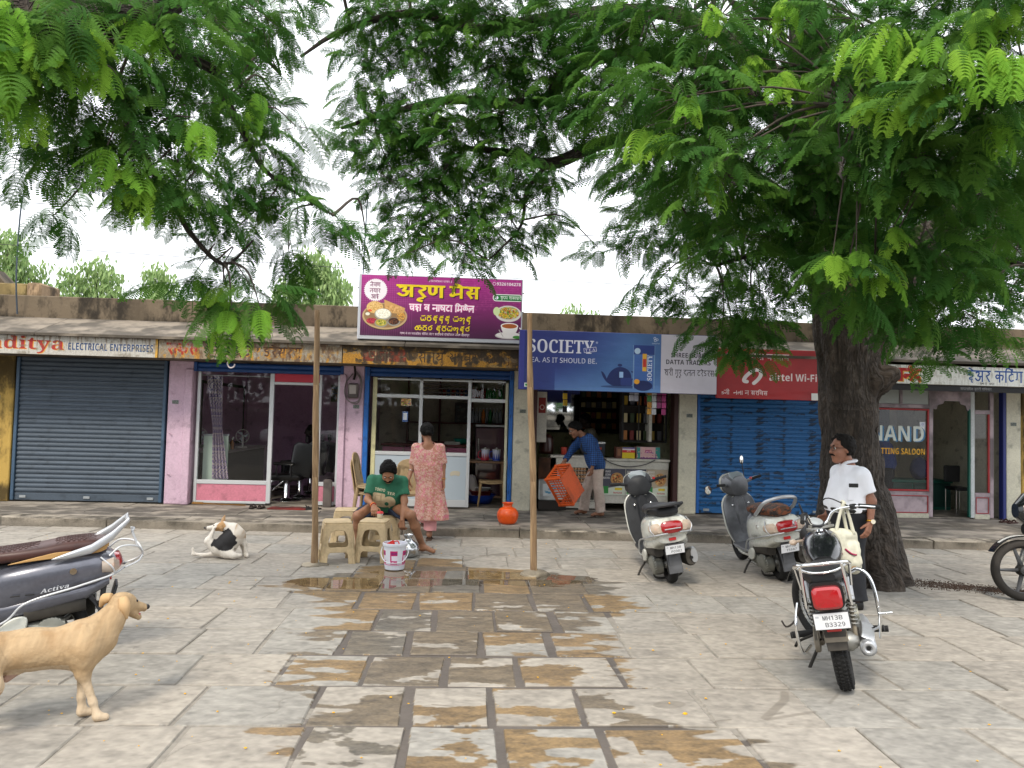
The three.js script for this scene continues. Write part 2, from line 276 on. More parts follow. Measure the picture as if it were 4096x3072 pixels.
function indic(g, text, x, y, s, colour, lw = 0.12, set = DEV) { // draws from x, headline at y, letter height s
  g.strokeStyle = colour; g.lineWidth = lw * s; g.lineCap = 'butt'; g.lineJoin = 'round';
  let cx = x, start = x; const chars = [...text];
  for (let i = 0; i < chars.length; i++) if (chars[i] === 'ि' && i > 0 && set === DEV) { const j = chars[i - 1]; chars[i - 1] = 'ि'; chars[i] = j; i++; }
  const head = (a, b) => { if (set === DEV && b > a) { g.beginPath(); g.moveTo(a - 0.04 * s, y); g.lineTo(b, y); g.stroke(); } };
  for (const c of chars) {
    if (c === ' ') { head(start, cx); cx += 0.4 * s; start = cx; continue; }
    const d = set[c]; if (!d) { g.fillStyle = colour; g.font = `bold ${s}px sans-serif`; g.fillText(c, cx, y + s); cx += g.measureText(c).width; start = cx; continue; }
    strokes(g, d[1], cx, y, s); cx += d[0] * s;
  }
  head(start, cx); return cx;
}
function indicFit(g, text, x, y, w, s, colour, lw, set = DEV) { const k = w / indicWidth(text, s, set); g.save(); g.translate(x, y); g.scale(k, 1); indic(g, text, 0, 0, s, colour, lw, set); g.restore(); }
const fit = (g, t, x, y, w, px, colour, font = 'bold', fam = 'sans-serif') => { g.font = `${font} ${px}px ${fam}`; g.fillStyle = colour; const m = g.measureText(t).width; g.save(); g.translate(x, y); g.scale(w / m, 1); g.fillText(t, 0, 0); g.restore(); };
function wear(g, w, h, rows, fn) { // eat a printed surface with noise: fn(u, v, rgb) -> rgb
  const im = g.getImageData(0, 0, w, h), d = im.data;
  for (let j = 0; j < h; j++) for (let i = 0; i < w; i++) { const k = 4 * (j * w + i), c = fn(i / w, j / h, [d[k], d[k + 1], d[k + 2]], i, j); d[k] = c[0]; d[k + 1] = c[1]; d[k + 2] = c[2]; }
  g.putImageData(im, 0, 0);
}
const mix3 = (a, b, t) => [lerp(a[0], b[0], t), lerp(a[1], b[1], t), lerp(a[2], b[2], t)];
const scale3 = (a, k) => [a[0] * k, a[1] * k, a[2] * k];
// ---------- ground: flagstone yard, wet in the middle ----------
struct('ground', new THREE.PlaneGeometry(240, 240).rotateX(-Math.PI / 2).translate(0, -0.06, 0), mat([0.3, 0.28, 0.25], 0.95, { map: T.grimeC, bumpMap: T.fine, bumpScale: 0.01 }));
const GX0 = -6.8, GX1 = 7.8, GZ0 = -2.2, GZ1 = -10.9, GW = 2048, GH = 1220;
const rowsZ = [-2.34, -2.95, -3.56, -4.18, -4.785, -5.39, -6.0, -6.65, -7.31, -7.9, -8.54, -9.2, -9.85, -10.5, -10.9];
const stones = [];
{
  const centre = { '-4.18': [-0.83, -0.3, 0.19, 0.69, 1.42], '-3.56': [-0.79, -0.27, 0.2, 0.75, 1.5], '-4.785': [-0.6, -0.1, 0.37, 1.05], '-5.39': [-0.86, -0.38, 0.13, 0.65, 1.2], '-6': [-0.69, -0.22, 0.26, 0.74, 1.25], '-6.65': [-0.92, -0.41, 0.1, 0.62, 1.12], '-7.31': [-0.8, -0.31, 0.18, 0.64, 1.2] };
  for (let r = 0; r < rowsZ.length - 1; r++) {
    const za = rowsZ[r], zb = rowsZ[r + 1], far = Math.min(1, (-za - 2) / 8); let cuts = centre[String(za)] ? [...centre[String(za)]] : [rr(-0.3, 0.3), rr(0.4, 0.8)];
    const x0 = -0.62 * -zb - 0.6, x1 = 0.74 * -zb + 0.5;
    while (cuts[0] > x0) cuts.unshift(cuts[0] - rr(0.44, 0.72)); while (cuts[cuts.length - 1] < x1) cuts.push(cuts[cuts.length - 1] + rr(0.44, 0.74));
    for (let i = 0; i < cuts.length - 1; i++) {
      const mid = Math.abs((cuts[i] + cuts[i + 1]) / 2 - 0.1) < 1.1 && za > -7.2, j = mid ? rr(0.016, 0.03) : rr(0.004, 0.012), jz = mid ? rr(0.012, 0.022) : rr(0.004, 0.01), q = () => rr(-0.012, 0.012) * (mid ? 1.3 : 1);
      const a = cuts[i] + j, b = cuts[i + 1] - j, c = za - jz, d = zb + jz, sk = q();
      const c4 = [[a + q() + sk, c + q() * 0.6], [b + q(), c + q() * 0.6], [b + q(), d + q() * 0.6], [a + q(), d + q() * 0.6]], P = [];
      for (let k = 0; k < 4; k++) { const A = c4[k], B = c4[(k + 1) % 4], ch = 0.12 + 0.1 * rnd(); P.push(A); const n = [rr(-0.006, 0.006), rr(-0.005, 0.005)]; P.push([lerp(A[0], B[0], 0.5 + ch - 0.17) + n[0], lerp(A[1], B[1], 0.5) + n[1]]); }
      stones.push({ P, y: rr(-0.005, 0.003), tx: rr(-0.008, 0.008), tz: rr(-0.006, 0.006), hue: rnd(), tone: rr(0.94, 1.05) });
    }
  }
}
const wetL = [[-2.3, -0.7], [-3.6, -0.82], [-4.5, -0.98], [-5.1, -1.15], [-5.7, -1.25], [-6.3, -1.05], [-7, -1.3], [-7.5, -1.85], [-7.9, -1.55], [-8.3, -1.1], [-8.75, -0.75], [-9.1, -0.5]];
const wetR = [[-2.3, 2.2], [-3.6, 1.8], [-4.05, 1.35], [-4.3, 1.15], [-5.0, 1.08], [-5.7, 1.1], [-6.3, 1.25], [-7, 1.5], [-7.5, 1.7], [-7.9, 1.5], [-8.3, 1.2], [-8.5, 0.3], [-9.1, -0.35]];
const along = (t, z) => { for (let i = 0; i < t.length - 1; i++) if (z <= t[i][0] && z >= t[i + 1][0]) return lerp(t[i][1], t[i + 1][1], (z - t[i][0]) / (t[i + 1][0] - t[i][0])); return z > t[0][0] ? t[0][1] : NaN; };
const paving = struct('paving', new THREE.PlaneGeometry(0.01, 0.01).rotateX(-Math.PI / 2).translate(0, -0.05, -5), mat([0.2, 0.19, 0.17], 1));
{
  const cv = document.createElement('canvas'); cv.width = GW; cv.height = GH; const g = cv.getContext('2d');
  const px = (x) => (x - GX0) / (GX1 - GX0) * GW, pz = (z) => (z - GZ0) / (GZ1 - GZ0) * GH;
  g.fillStyle = '#000'; g.fillRect(0, 0, GW, GH);
  stones.forEach((s, i) => { g.fillStyle = `rgb(${(i + 1) & 255},${(i + 1) >> 8},255)`; g.beginPath(); s.P.forEach(([x, z], k) => k ? g.lineTo(px(x), pz(z)) : g.moveTo(px(x), pz(z))); g.fill(); });
  const id = g.getImageData(0, 0, GW, GH).data;
  // stains, drips and tyre scuffs drawn as matter lying on the stone
  g.clearRect(0, 0, GW, GH); g.lineCap = 'round';
  const line = (pts, w, a) => { g.strokeStyle = `rgba(255,255,255,${a})`; g.lineWidth = w / 14.6 * GW; g.beginPath(); pts.forEach(([x, z], i) => i ? g.lineTo(px(x), pz(z)) : g.moveTo(px(x), pz(z))); g.stroke(); };
  const spot = (x, z, r, a) => { g.fillStyle = `rgba(255,255,255,${a})`; g.beginPath(); g.ellipse(px(x), pz(z), r / 14.6 * GW, r * 0.6 / 8.7 * GH, rr(-0.5, 0.5), 0, 7); g.fill(); };
  line([[2.35, -6.05], [2.6, -6.6], [2.62, -7.2], [2.45, -7.7]], 0.05, 0.16); line([[1.2, -5.9], [1.9, -6.1], [2.4, -6.4]], 0.07, 0.1);
  line([[1.72, -4.32], [1.95, -4.6], [2.0, -4.72]], 0.05, 0.55); line([[1.72, -4.3], [2.05, -4.42]], 0.03, 0.5); line([[2.2, -4.55], [2.45, -4.85]], 0.02, 0.45);
  spot(1.22, -4.5, 0.1, 0.45); spot(0.42, -9.3, 0.12, 0.5); line([[0.2, -9.2], [0.5, -9.42]], 0.05, 0.6); line([[0.0, -8.85], [0.12, -9.05]], 0.03, 0.5);
  for (let i = 0; i < 120; i++) { const z = rr(-10.4, -2.6); spot(rr(-0.7, 0.85) * -z, z, rr(0.006, 0.026), rr(0.2, 0.7)); }
  for (let i = 0; i < 46; i++) { const z = rr(-10.2, -3), x = rr(-0.2, 0.75) * -z, a = rr(-0.6, 0.6); line([[x, z], [x + rr(0.05, 0.16) * Math.cos(a), z + 0.1 * Math.sin(a)]], rr(0.008, 0.022), rr(0.25, 0.7)); }
  for (let i = 0; i < 26; i++) { let z = rr(-9, -2.8), x = rr(-0.6, 0.75) * -z, a = rr(0, 6.3); const p = [[x, z]]; for (let k = 0; k < 9; k++) { a += rr(-0.7, 0.7); x += 0.05 * Math.cos(a); z += 0.05 * Math.sin(a); p.push([x, z]); } line(p, 0.007, 0.55); }
  const stain = g.getImageData(0, 0, GW, GH).data;
  const C = new Uint8Array(GW * GH * 4), Rg = new Uint8Array(GW * GH * 4), Bm = new Uint8Array(GW * GH * 4);
  const pud = [[-1.0, -7.68, 0.95, 0.27], [-0.35, -7.9, 0.85, 0.42], [0.75, -7.9, 0.75, 0.34], [0.3, -8.15, 0.7, 0.26]];
  const S = (v) => 255 * Math.pow(clamp(v), 1 / 2.2);
  for (let j = 0; j < GH; j++) for (let i = 0; i < GW; i++) {
    const k = 4 * (j * GW + i), x = GX0 + (i + 0.5) / GW * (GX1 - GX0), z = GZ0 + (j + 0.5) / GH * (GZ1 - GZ0);
    const n = id[k + 2] > 200 ? id[k] + 256 * id[k + 1] : 0, st = n ? stones[n - 1] : null;
    const L0 = Math.abs(x) < 2.6; const f1 = fbm(x * 3.1 + (st ? st.hue * 90 : 0), z * 3.1, 4), f2 = fbm(x * 26, z * 34, 3), f3 = fbm(x * 9 + 5, z * 22 + (st ? st.hue * 50 : 0), 3);
    const f4 = L0 ? fbm(x * 75, z * 105, 2) : 0.5; let c, wc, h = 0.5 + 0.5 * (f2 - 0.5) + 0.5 * (f3 - 0.5);
    if (st) {
      const a = [[0.315, 0.285, 0.243], [0.305, 0.281, 0.244], [0.322, 0.291, 0.247], [0.293, 0.277, 0.246]][Math.floor(st.hue * 4)];
      c = scale3(a, st.tone * (0.76 + 0.36 * f1 + 0.5 * (f2 - 0.5) + 0.42 * (f3 - 0.5)));
      const o = [[0.185, 0.12, 0.054], [0.12, 0.097, 0.068], [0.2, 0.13, 0.056], [0.1, 0.094, 0.08]][Math.floor((st.hue * 13.7) % 1 * 4)];
      wc = scale3(mix3(o, [0.17, 0.12, 0.06], 0.4 * f1), -0.1 + 0.95 * f3 + 0.55 * f2 + 0.75 * f4);
    } else { c = scale3([0.27, 0.245, 0.208], 0.7 + 0.45 * f1 + 0.4 * (f2 - 0.5)); wc = scale3([0.085, 0.068, 0.056], 0.6 + 0.6 * f1); h -= 0.25; }
    const L = along(wetL, z), R = along(wetR, z); let wet = 0, pool = 0;
    if (L === L && R === R) {
      const e = Math.min(x - L, R - x) + 0.95 * (fbm(x * 1.9 + 3, z * 7.5, 6) - 0.55);
      wet = sstep(-0.02, 0.035, e);
      if (wet > 0) { const dry = fbm(x * 3.4 + 40 + (st ? st.hue * 70 : 0), z * 7.5 + 9, 6), lim = z > -4.15 && x > 0.9 ? 0.7 : z > -5.0 ? 0.49 : z > -5.6 ? 0.56 : z > -7 ? 0.62 : 0.75; if (st) wet *= 1 - sstep(lim, lim + 0.025, dry); else wet *= 0.9; }
    }
    for (const [cx, cz, rx, rz] of pud) { const q = Math.hypot((x - cx) / rx, (z - cz) / rz) + 1.1 * (fbm(x * 2 + 9, z * 5 + 2, 4) - 0.5); pool = Math.max(pool, 1 - sstep(0.86, 0.93, q)); }
    wet = Math.max(wet, pool);
    const sp = stain[k + 3] / 255 * (0.55 + 0.6 * f2); c = mix3(c, [0.085, 0.065, 0.042], clamp(sp * 0.85));
    c = mix3(c, wc, wet);
    C[k] = S(c[0]); C[k + 1] = S(c[1]); C[k + 2] = S(c[2]); C[k + 3] = 255;
    const ro = lerp(lerp(0.9, 0.42 + 0.25 * f2, wet), 0.03, pool); Rg[k] = Rg[k + 1] = Rg[k + 2] = 255 * ro; Rg[k + 3] = 255;
    const hh = lerp(h, 0.5, Math.max(pool, wet * 0.35)); Bm[k] = Bm[k + 1] = Bm[k + 2] = 255 * clamp(hh); Bm[k + 3] = 255;
  }
  const mk = (d, srgb) => { const t = new THREE.DataTexture(d, GW, GH); t.magFilter = THREE.LinearFilter; if (srgb) t.colorSpace = THREE.SRGBColorSpace; t.wrapS = t.wrapT = THREE.ClampToEdgeWrapping; t.needsUpdate = true; return t; };
  const pm = mat(0xffffff, 1, { map: mk(C, true), roughnessMap: mk(Rg), bumpMap: mk(Bm), bumpScale: 0.009 });
  const uvOf = (x, z) => [(x - GX0) / (GX1 - GX0), (z - GZ0) / (GZ1 - GZ0)];
  const raw = (pos, idx) => { let q = new THREE.BufferGeometry(); q.setAttribute('position', new THREE.Float32BufferAttribute(pos, 3)); q.setIndex(idx); q = q.toNonIndexed(); q.computeVertexNormals(); const p = q.attributes.position, uv = []; for (let i = 0; i < p.count; i++) uv.push(...uvOf(p.getX(i), p.getZ(i))); q.setAttribute('uv', new THREE.Float32BufferAttribute(uv, 2)); q.userData.raw = true; return q; };
  part('mortar_bed', raw([GX0, -0.009, GZ0, GX1, -0.009, GZ0, GX1, -0.009, GZ1, GX0, -0.009, GZ1], [0, 1, 2, 0, 2, 3]), pm, paving);
  for (const s of stones) {
    const n = s.P.length, cx = s.P.reduce((a, p) => a + p[0], 0) / n, cz = s.P.reduce((a, p) => a + p[1], 0) / n, pos = [], idx = [];
    const Y = (x, z) => s.y + s.tx * (x - cx) + s.tz * (z - cz); const ring = (f, dy) => s.P.forEach(([x, z]) => { const a = cx + (x - cx) * f, b = cz + (z - cz) * f; pos.push(a, Y(a, z) + dy, b); });
    ring(0.972, 0); ring(1, -0.007); ring(1, -0.04); pos.push(cx, Y(cx, cz), cz);
    for (let i = 0; i < n; i++) { const j = (i + 1) % n; idx.push(3 * n, i, j); for (const o of [0, n]) idx.push(o + i, o + n + i, o + j, o + j, o + n + i, o + n + j); }
    part('flagstone', raw(pos, idx), pm, paving);
  }
}
// the raised walk in front of the shops, of stone slabs with a concrete edge
const walk = struct('walkway', bb(-14, 14, -0.05, 0.1, -17, -11.0, 0.01), mat([0.25, 0.225, 0.19], 0.9, { map: T.grimeC, bumpMap: T.fine, bumpScale: 0.006 }));
{
  const wm = [[0.31, 0.275, 0.232], [0.285, 0.255, 0.22], [0.325, 0.287, 0.24]].map((c) => mat(c, 0.88, { map: T.grimeC, bumpMap: T.fine, bumpScale: 0.006 })), em = mat([0.33, 0.315, 0.285], 0.92, { map: T.streak, bumpMap: T.fine, bumpScale: 0.012 });
  const edge = (x) => -10.74 + 0.055 * (x + 1);
  for (let r = 0; r < 3; r++) for (let x = -9.5; x < 11;) { const w = rr(0.9, 1.5), za = r ? -11.0 - 0.62 * r : edge(x + w / 2) - 0.27, zb = -11.0 - 0.62 * (r + 1); part('slab', bb(x + 0.006, x + w - 0.006, 0.04, 0.118 + rr(-0.003, 0.003), zb + 0.006, za - 0.006, 0.006), wm[Math.floor(rnd() * 3)], walk); x += w; }
  for (let x = -9.5; x < 11;) { const w = rr(1.1, 1.9), z = edge(x + w / 2); const g = prism([[0, -0.06], [w - 0.01, -0.06], [w - 0.008, 0.112 + rr(-0.006, 0.004)], [w * 0.6, 0.118], [w * 0.3, 0.112], [0, 0.116 + rr(-0.01, 0.004)]], 0.3, { bevel: 0.012 }).rotateY(-0.054).translate(x, 0, z - 0.15); part('kerb_stone', g, em, walk); x += w; }
}
// ---------- the row of shops ----------
const shop = thing('shop_row', 'long single-storey row of old concrete shops with painted fascia and rolling shutters', 'building');
const M = {
  pink: mat('#cdb0c3', 0.75, { map: T.scuff, bumpMap: T.fine, bumpScale: 0.003 }), cream: mat('#d3cfbb', 0.8, { map: T.scuff, bumpMap: T.fine, bumpScale: 0.003 }),
  yellow: mat('#b39a55', 0.9, { map: T.streak, bumpMap: T.fine, bumpScale: 0.006 }), conc: mat('#6a6154', 0.95, { map: T.streak, bumpMap: T.grime, bumpScale: 0.02 }),
  ledge: mat('#81776a', 0.95, { map: T.grimeC, bumpMap: T.grime, bumpScale: 0.02 }), plum: mat('#c49fbe', 0.8, { map: T.scuff }), dark: mat('#2b2623', 0.9), inner: mat('#dcd8c4', 0.9, { map: T.scuff }), olive: mat('#d0d1b2', 0.85, { map: T.scuff }),
  alu: mat('#c9cdd0', 0.38, { metal: 0.35 }), aluD: mat('#9aa0a4', 0.45, { metal: 0.4 }), panel: mat('#a6b2bc', 0.5), pinkP: mat('#cf7f92', 0.6, { map: T.scuff }), blue: mat('#1763b4', 0.5, { map: T.scuff }), blueD: mat('#17498a', 0.5, { map: T.scuff }),
  slate: mat('#4a5663', 0.55, { metal: 0.15, map: T.scuff, bumpMap: T.fine, bumpScale: 0.001 }), navy: mat('#1e2a6e', 0.55), shutB: mat('#1c5f98', 0.5, { metal: 0.1, map: T.soot, bumpMap: T.fine, bumpScale: 0.001 }),
  glass: mat('#ffffff', 0.02, { transmission: 1, ior: 1.52, thickness: 0 }), floor: mat('#8f867a', 0.6, { map: T.grimeC }), ceil: mat('#dedad0', 0.9), maroon: mat('#3a1c19', 0.6), marble: mat('#b3a2a8', 0.5, { map: T.grimeC }), redP: mat('#a3282a', 0.55), teal: mat('#0f5a4c', 0.6), black: mat('#0c0c0d', 0.5), rubber: mat('#1a1a1b', 0.85),
  white: mat('#dcdcd8', 0.5), steel: mat('#d6d8da', 0.22, { metal: 1 }), chrome: mat('#e8eaec', 0.1, { metal: 1 }), gold: mat('#d8a63a', 0.25, { metal: 1 }),
};
{
  const P = (n, l, m, p = shop) => part(n, l, m, p);
  // shell
  P('back_wall', bb(-12, 12, 0.1, 3, -16.4, -16.2), M.inner);
  for (const [x, m] of [[-4.62, M.plum], [-1.9, M.plum], [0.9, M.olive], [3.68, M.olive], [6.25, M.inner], [9.35, M.inner], [-7.4, M.inner], [11.9, M.inner]]) P('partition_wall', bb(x - 0.06, x + 0.06, 0.1, 2.9, -16.2, -13.0), m);
  P('plaster_panel', bb(-4.55, -1.97, 0.14, 2.9, -16.19, -16.12), M.plum); P('plaster_panel', bb(0.97, 3.61, 0.14, 2.9, -16.195, -16.17), M.olive); P('ceiling', bb(-12, 12, 2.9, 3.0, -16.2, -12.95), M.ceil); P('shop_floor', bb(-12, 12, 0.1, 0.14, -16.2, -12.82, 0.002), M.floor);
  P('roof_slab', bb(-12, 12, 3.002, 3.12, -16.5, -12.96), M.conc);
  P('parapet', prism([[-12, 2.98], [12, 2.98], [12, 3.4], [9, 3.42], [6.2, 3.4], [3, 3.42], [0.2, 3.415], [-3, 3.43], [-6.5, 3.42], [-12, 3.43]], 0.16, { bevel: 0.012 }).translate(0, 0, -12.87), M.conc);
  P('lintel_beam', bb(-12, 12, 2.43, 2.975, -12.95, -12.62), M.conc);
  // sloping ledge above the fascia, cast in lengths
  for (let x = -12; x < 12; x += 2.75) { const g = prism([[-11.82, 2.7], [-11.82, 2.735], [-12.79, 3.07], [-12.79, 2.99]], 2.738, { bevel: 0.008 }).rotateY(-Math.PI / 2); const q = g.clone().scale(1, 1, 1); P('ledge_slab', prism([[0, 2.695], [0, 2.735], [0.98, 3.07], [0.98, 2.98]], 2.742, { bevel: 0.008 }).rotateY(Math.PI / 2).translate(x + 1.375, 0, -11.82), M.ledge); }
  P('soffit', bb(-12, 12, 2.424, 2.46, -12.62, -11.94), M.conc);
  // painted fascia boards of plastered concrete
  const board = (x0, x1, tx, y0 = 2.41, y1 = 2.7, z = -11.9) => { const w = x1 - x0, h = y1 - y0; P('fascia_panel', bb(x0, x1, y0, y1, z - 0.06, z, 0.006), M.conc); const o = P('painted_lettering', panelUV(w - 0.01, h - 0.012, (x0 + x1) / 2, (y0 + y1) / 2, z + 0.003), mat(0xffffff, 0.85, { map: tx, bumpMap: T.fine, bumpScale: 0.002 })); return o; };
  const flake = (u, v, i, j, s = 1) => fbm(i / 90 * s, j / 26 * s, 4) * 0.65 + 0.35 * fbm(i / 14, j / 30 + 9, 3);
  board(-7.62, -4.715, canvasTex(1400, 140, (g, w, h) => {
    g.fillStyle = '#b9b6ae'; g.fillRect(0, 0, w, h); g.fillStyle = '#c89a45'; g.fillRect(w - 18, 0, 18, h);
    fit(g, 'Saaditya', 10, 106, 735, 128, '#d39a3c', 'bold', 'serif'); fit(g, 'Saaditya', 4, 102, 735, 128, '#a52d28', 'bold', 'serif');
    fit(g, 'ELECTRICAL ENTERPRISES', 760, 100, 610, 76, '#23406f');
    wear(g, w, h, 1, (u, v, c, i, j) => { const n = flake(u, v, i, j), r = fbm(i / 9, j / 90, 3) ; let q = mix3(c, [120, 112, 98], sstep(0.52, 0.7, n) * 0.6); q = mix3(q, [92, 70, 52], sstep(0.5, 0.75, r) * (1 - v) * 0.7); return scale3(q, 0.86 + 0.2 * fbm(i / 5, j / 5, 2)); });
  }));
  board(-4.71, -1.955, canvasTex(1330, 140, (g, w, h) => {
    g.fillStyle = '#8d7f6a'; g.fillRect(0, 0, w, h);
    indic(g, 'राकेश', 62, 34, 82, '#b98432', 0.26); indic(g, 'राकेश', 58, 30, 82, '#9c2f24', 0.2); g.fillStyle = '#4a6f92'; g.fillRect(462, 56, 26, 26);
    indic(g, 'हेअर ड्रेसर्स', 566, 44, 74, '#b98432', 0.2); indic(g, 'हेअर ड्रेसर्स', 560, 38, 74, '#4a3226', 0.16);
    wear(g, w, h, 1, (u, v, c, i, j) => { const n = flake(u, v, i, j), r = fbm(i / 22, j / 50 + 3, 4); let q = mix3(c, [150, 146, 138], sstep(0.5, 0.62, n) * 0.75); q = mix3(q, [96, 72, 54], sstep(0.48, 0.7, r) * 0.75); q = mix3(q, [186, 132, 44], sstep(0.62, 0.7, fbm(i / 24 + 70, j / 30, 3)) * v * 0.8); return scale3(q, 0.8 + 0.3 * fbm(i / 5, j / 5, 2)); });
  }));
  board(-1.95, 0.75, canvasTex(1330, 140, (g, w, h) => {
    g.fillStyle = '#a87a2c'; g.fillRect(0, 0, w, h); g.fillStyle = '#7a3524'; g.fillRect(150, 22, 330, 96);
    indic(g, 'पूजा', 190, 34, 84, '#a08a6a', 0.12); indic(g, 'सत्य', 565, 40, 76, '#4d3a28', 0.13); indic(g, 'साईवर', 800, 40, 70, '#4d3a28', 0.13); fit(g, 'Godrej', 1090, 104, 180, 84, '#4a2a1c', 'bold', 'serif');
    wear(g, w, h, 1, (u, v, c, i, j) => { const n = flake(u, v, i, j), r = fbm(i / 34, j / 70 + 3, 5); let q = mix3(c, [70, 56, 42], sstep(0.46, 0.66, r) * 0.85); q = mix3(q, [128, 116, 98], sstep(0.55, 0.64, n) * (u < 0.12 ? 0.9 : 0.55)); q = mix3(q, [52, 44, 36], sstep(0.5, 0.62, fbm(i / 50 + 9, j / 40, 4) + 0.25 - 0.4 * v) * 0.8); return scale3(q, 0.75 + 0.4 * fbm(i / 5, j / 5, 2)); });
  }));
  P('fascia_panel', bb(0.755, 6.545, 2.41, 2.7, -11.96, -11.9, 0.006), M.conc);
  board(6.55, 9.9, canvasTex(1600, 140, (g, w, h) => {
    g.fillStyle = '#d9dad4'; g.fillRect(0, 0, w, h);
    for (const [o, cc, lw] of [[8, '#d9a23c', 0.3], [0, '#a9221f', 0.27]]) indic(g, 'आनंद', 62 + o, 34 + o * 0.7, 88, cc, lw);
    indic(g, 'हेअर कटिंग सलून', 672, 30, 82, '#1d478f', 0.13); indic(g, 'गाळा नं ६ भगत', 770, 118, 16, '#222', 0.14);
    wear(g, w, h, 1, (u, v, c, i, j) => { const r = fbm(i / 10, j / 60, 3), n = flake(u, v, i, j); let q = mix3(c, [128, 124, 112], sstep(0.52, 0.75, r) * 0.5 * (1 - 0.7 * v)); q = mix3(q, [170, 166, 152], sstep(0.58, 0.66, n) * 0.4); return scale3(q, 0.9 + 0.14 * fbm(i / 5, j / 5, 2)); });
  }), 2.35, 2.66, -11.86);
  const band = canvasTex(1024, 32, (g, w, h) => { g.fillStyle = '#0d0d10'; g.fillRect(0, 0, w, h); indic(g, 'साप्ताहिक सुट्टी शनिवार', 400, 10, 13, '#8a8a8a', 0.14); });
  P('lettered_band', panelUV(3.3, 0.09, 8.22, 2.3, -11.885), mat(0xffffff, 0.7, { map: band })); P('band_backing', bb(6.55, 9.9, 2.255, 2.345, -11.95, -11.89), M.black);
  // pillars
  const pil = (x0, x1, m, n = 'pillar') => P(n, bb(x0, x1, 0.12, 2.43, -13.0, -12.7, 0.012), m);
  pil(-7.9, -7.25, M.yellow); const p1 = pil(-4.84, -4.45, M.pink), p2 = pil(-2.08, -1.71, M.pink); pil(0.745, 1.06, M.cream); pil(3.52, 3.83, M.cream); pil(6.02, 6.4, M.cream); pil(9.215, 9.48, M.cream); pil(9.49, 10.2, M.yellow); pil(-12, -7.91, M.yellow);
  P('wall_strip', bb(-4.57, -4.45, 0.12, 2.3, -12.7, -12.66, 0.01), M.pink); P('wall_strip', bb(-2.1, -2.0, 0.12, 2.28, -12.7, -12.66, 0.01), M.pink);
  for (const [x, s] of [[-4.7, p1], [-1.9, p2]]) for (const y of [0.6, 1.25, 1.9]) for (const d of [-0.1, 0.12]) P('shutter_hook', tube([[x + d, y, -12.69], [x + d + 0.02, y + 0.015, -12.665], [x + d + 0.045, y, -12.665], [x + d + 0.03, y - 0.02, -12.675]], 0.006, 8, 5), M.pink, s);
  const plate = canvasTex(64, 36, (g, w, h) => { g.fillStyle = '#5d655f'; g.fillRect(0, 0, w, h); for (let i = 0; i < 60; i++) { g.fillStyle = i % 2 ? '#303633' : '#8d948c'; g.fillRect(rnd() * 60, rnd() * 32, 5, 3); } });
  for (const x of [-7.5, -4.72, -1.83, 0.9, 3.7, 9.34]) { const t = P('number_plate', bb(x - 0.05, x + 0.05, 1.73, 1.79, -12.7, -12.69, 0.002), M.aluD); P('plate_print', panelUV(0.094, 0.054, x, 1.76, -12.687), mat(0xffffff, 0.5, { map: plate }), t); }
  // rolling shutters: each slat a piece
  const slatG = () => { const pts = []; for (let i = 0; i <= 6; i++) { const a = i / 6 * Math.PI; pts.push([-0.013 * Math.sin(a) - 0.003, 0.073 * (i / 6) * 0.86]); } const pr = [[0.004, 0], ...pts.map(([d, y]) => [-d, y]), [0.004, 0.0725], [0, 0.0725], [0, 0]]; return pr; };
  function shutter(x0, x1, y0, y1, z, m, frame, lower) {
    const s = P('rolling_shutter', bb(x0 - 0.05, x0, y0, y1, z - 0.05, z + 0.05, 0.006), frame); P('guide_rail', bb(x1, x1 + 0.05, y0, y1, z - 0.05, z + 0.05, 0.006), frame, s);
    const sh = new THREE.Shape(); sh.moveTo(0, 0); sh.lineTo(0.006, 0); sh.lineTo(0.006, 0.006); for (let i = 0; i <= 7; i++) { const a = i / 7 * Math.PI; sh.lineTo(0.006 + 0.016 * Math.sin(a), 0.008 + 0.058 * (1 - Math.cos(a)) / 2); } sh.lineTo(0.004, 0.0725); sh.lineTo(0, 0.0725);
    const g = geo(new THREE.ExtrudeGeometry(sh, { depth: x1 - x0 - 0.01, bevelEnabled: false }).rotateY(Math.PI / 2).translate(x0 + 0.005, 0, 0)); const g2 = g.clone(); g2.scale(1, 1, -1); 
    // the profile above bulges towards -z after the turn; mirror it so that it bulges to the street
    const ix = []; for (let i = 0; i < g2.attributes.position.count; i += 3) ix.push(i, i + 2, i + 1); g2.setIndex(ix); const gg = g2.toNonIndexed(); gg.computeVertexNormals(); boxUV(gg); const vars = [0, 1, 2, 3, 4].map((k) => { const q = gg.clone(), uv = q.attributes.uv; for (let i = 0; i < uv.count; i++) uv.setXY(i, uv.getX(i) + k * 0.377, uv.getY(i) * 1.4 + k * 0.233); q.userData.raw = true; return q; });
    for (let y = y0 + (lower ? 0.12 : 0); y < y1 - 0.03; y += 0.0725) { const o = part('slat', vars[Math.floor(rnd() * 5)], m, s); o.position.set(0, y, z + rr(-0.002, 0.002)); }
    if (lower) { P('bottom_rail', bb(x0 + 0.004, x1 - 0.004, y0, y0 + 0.115, z - 0.004, z + 0.02, 0.006), m, s); for (const f of [0.06, 0.5, 0.94]) P('lock_plate', bb(lerp(x0, x1, f) - 0.05, lerp(x0, x1, f) + 0.05, y0 + 0.035, y0 + 0.075, z + 0.021, z + 0.035, 0.004), M.aluD, s); }
    return s;
  }
  shutter(-7.17, -4.92, 0.14, 2.42, -12.74, M.slate, mat('#3d566e', 0.55, { map: T.scuff }), true).userData.label = 'closed slate grey rolling shutter';
  shutter(3.89, 6.02, 0.14, 2.42, -12.76, M.shutB, M.blue, true).userData.label = 'closed bright blue rolling shutter';
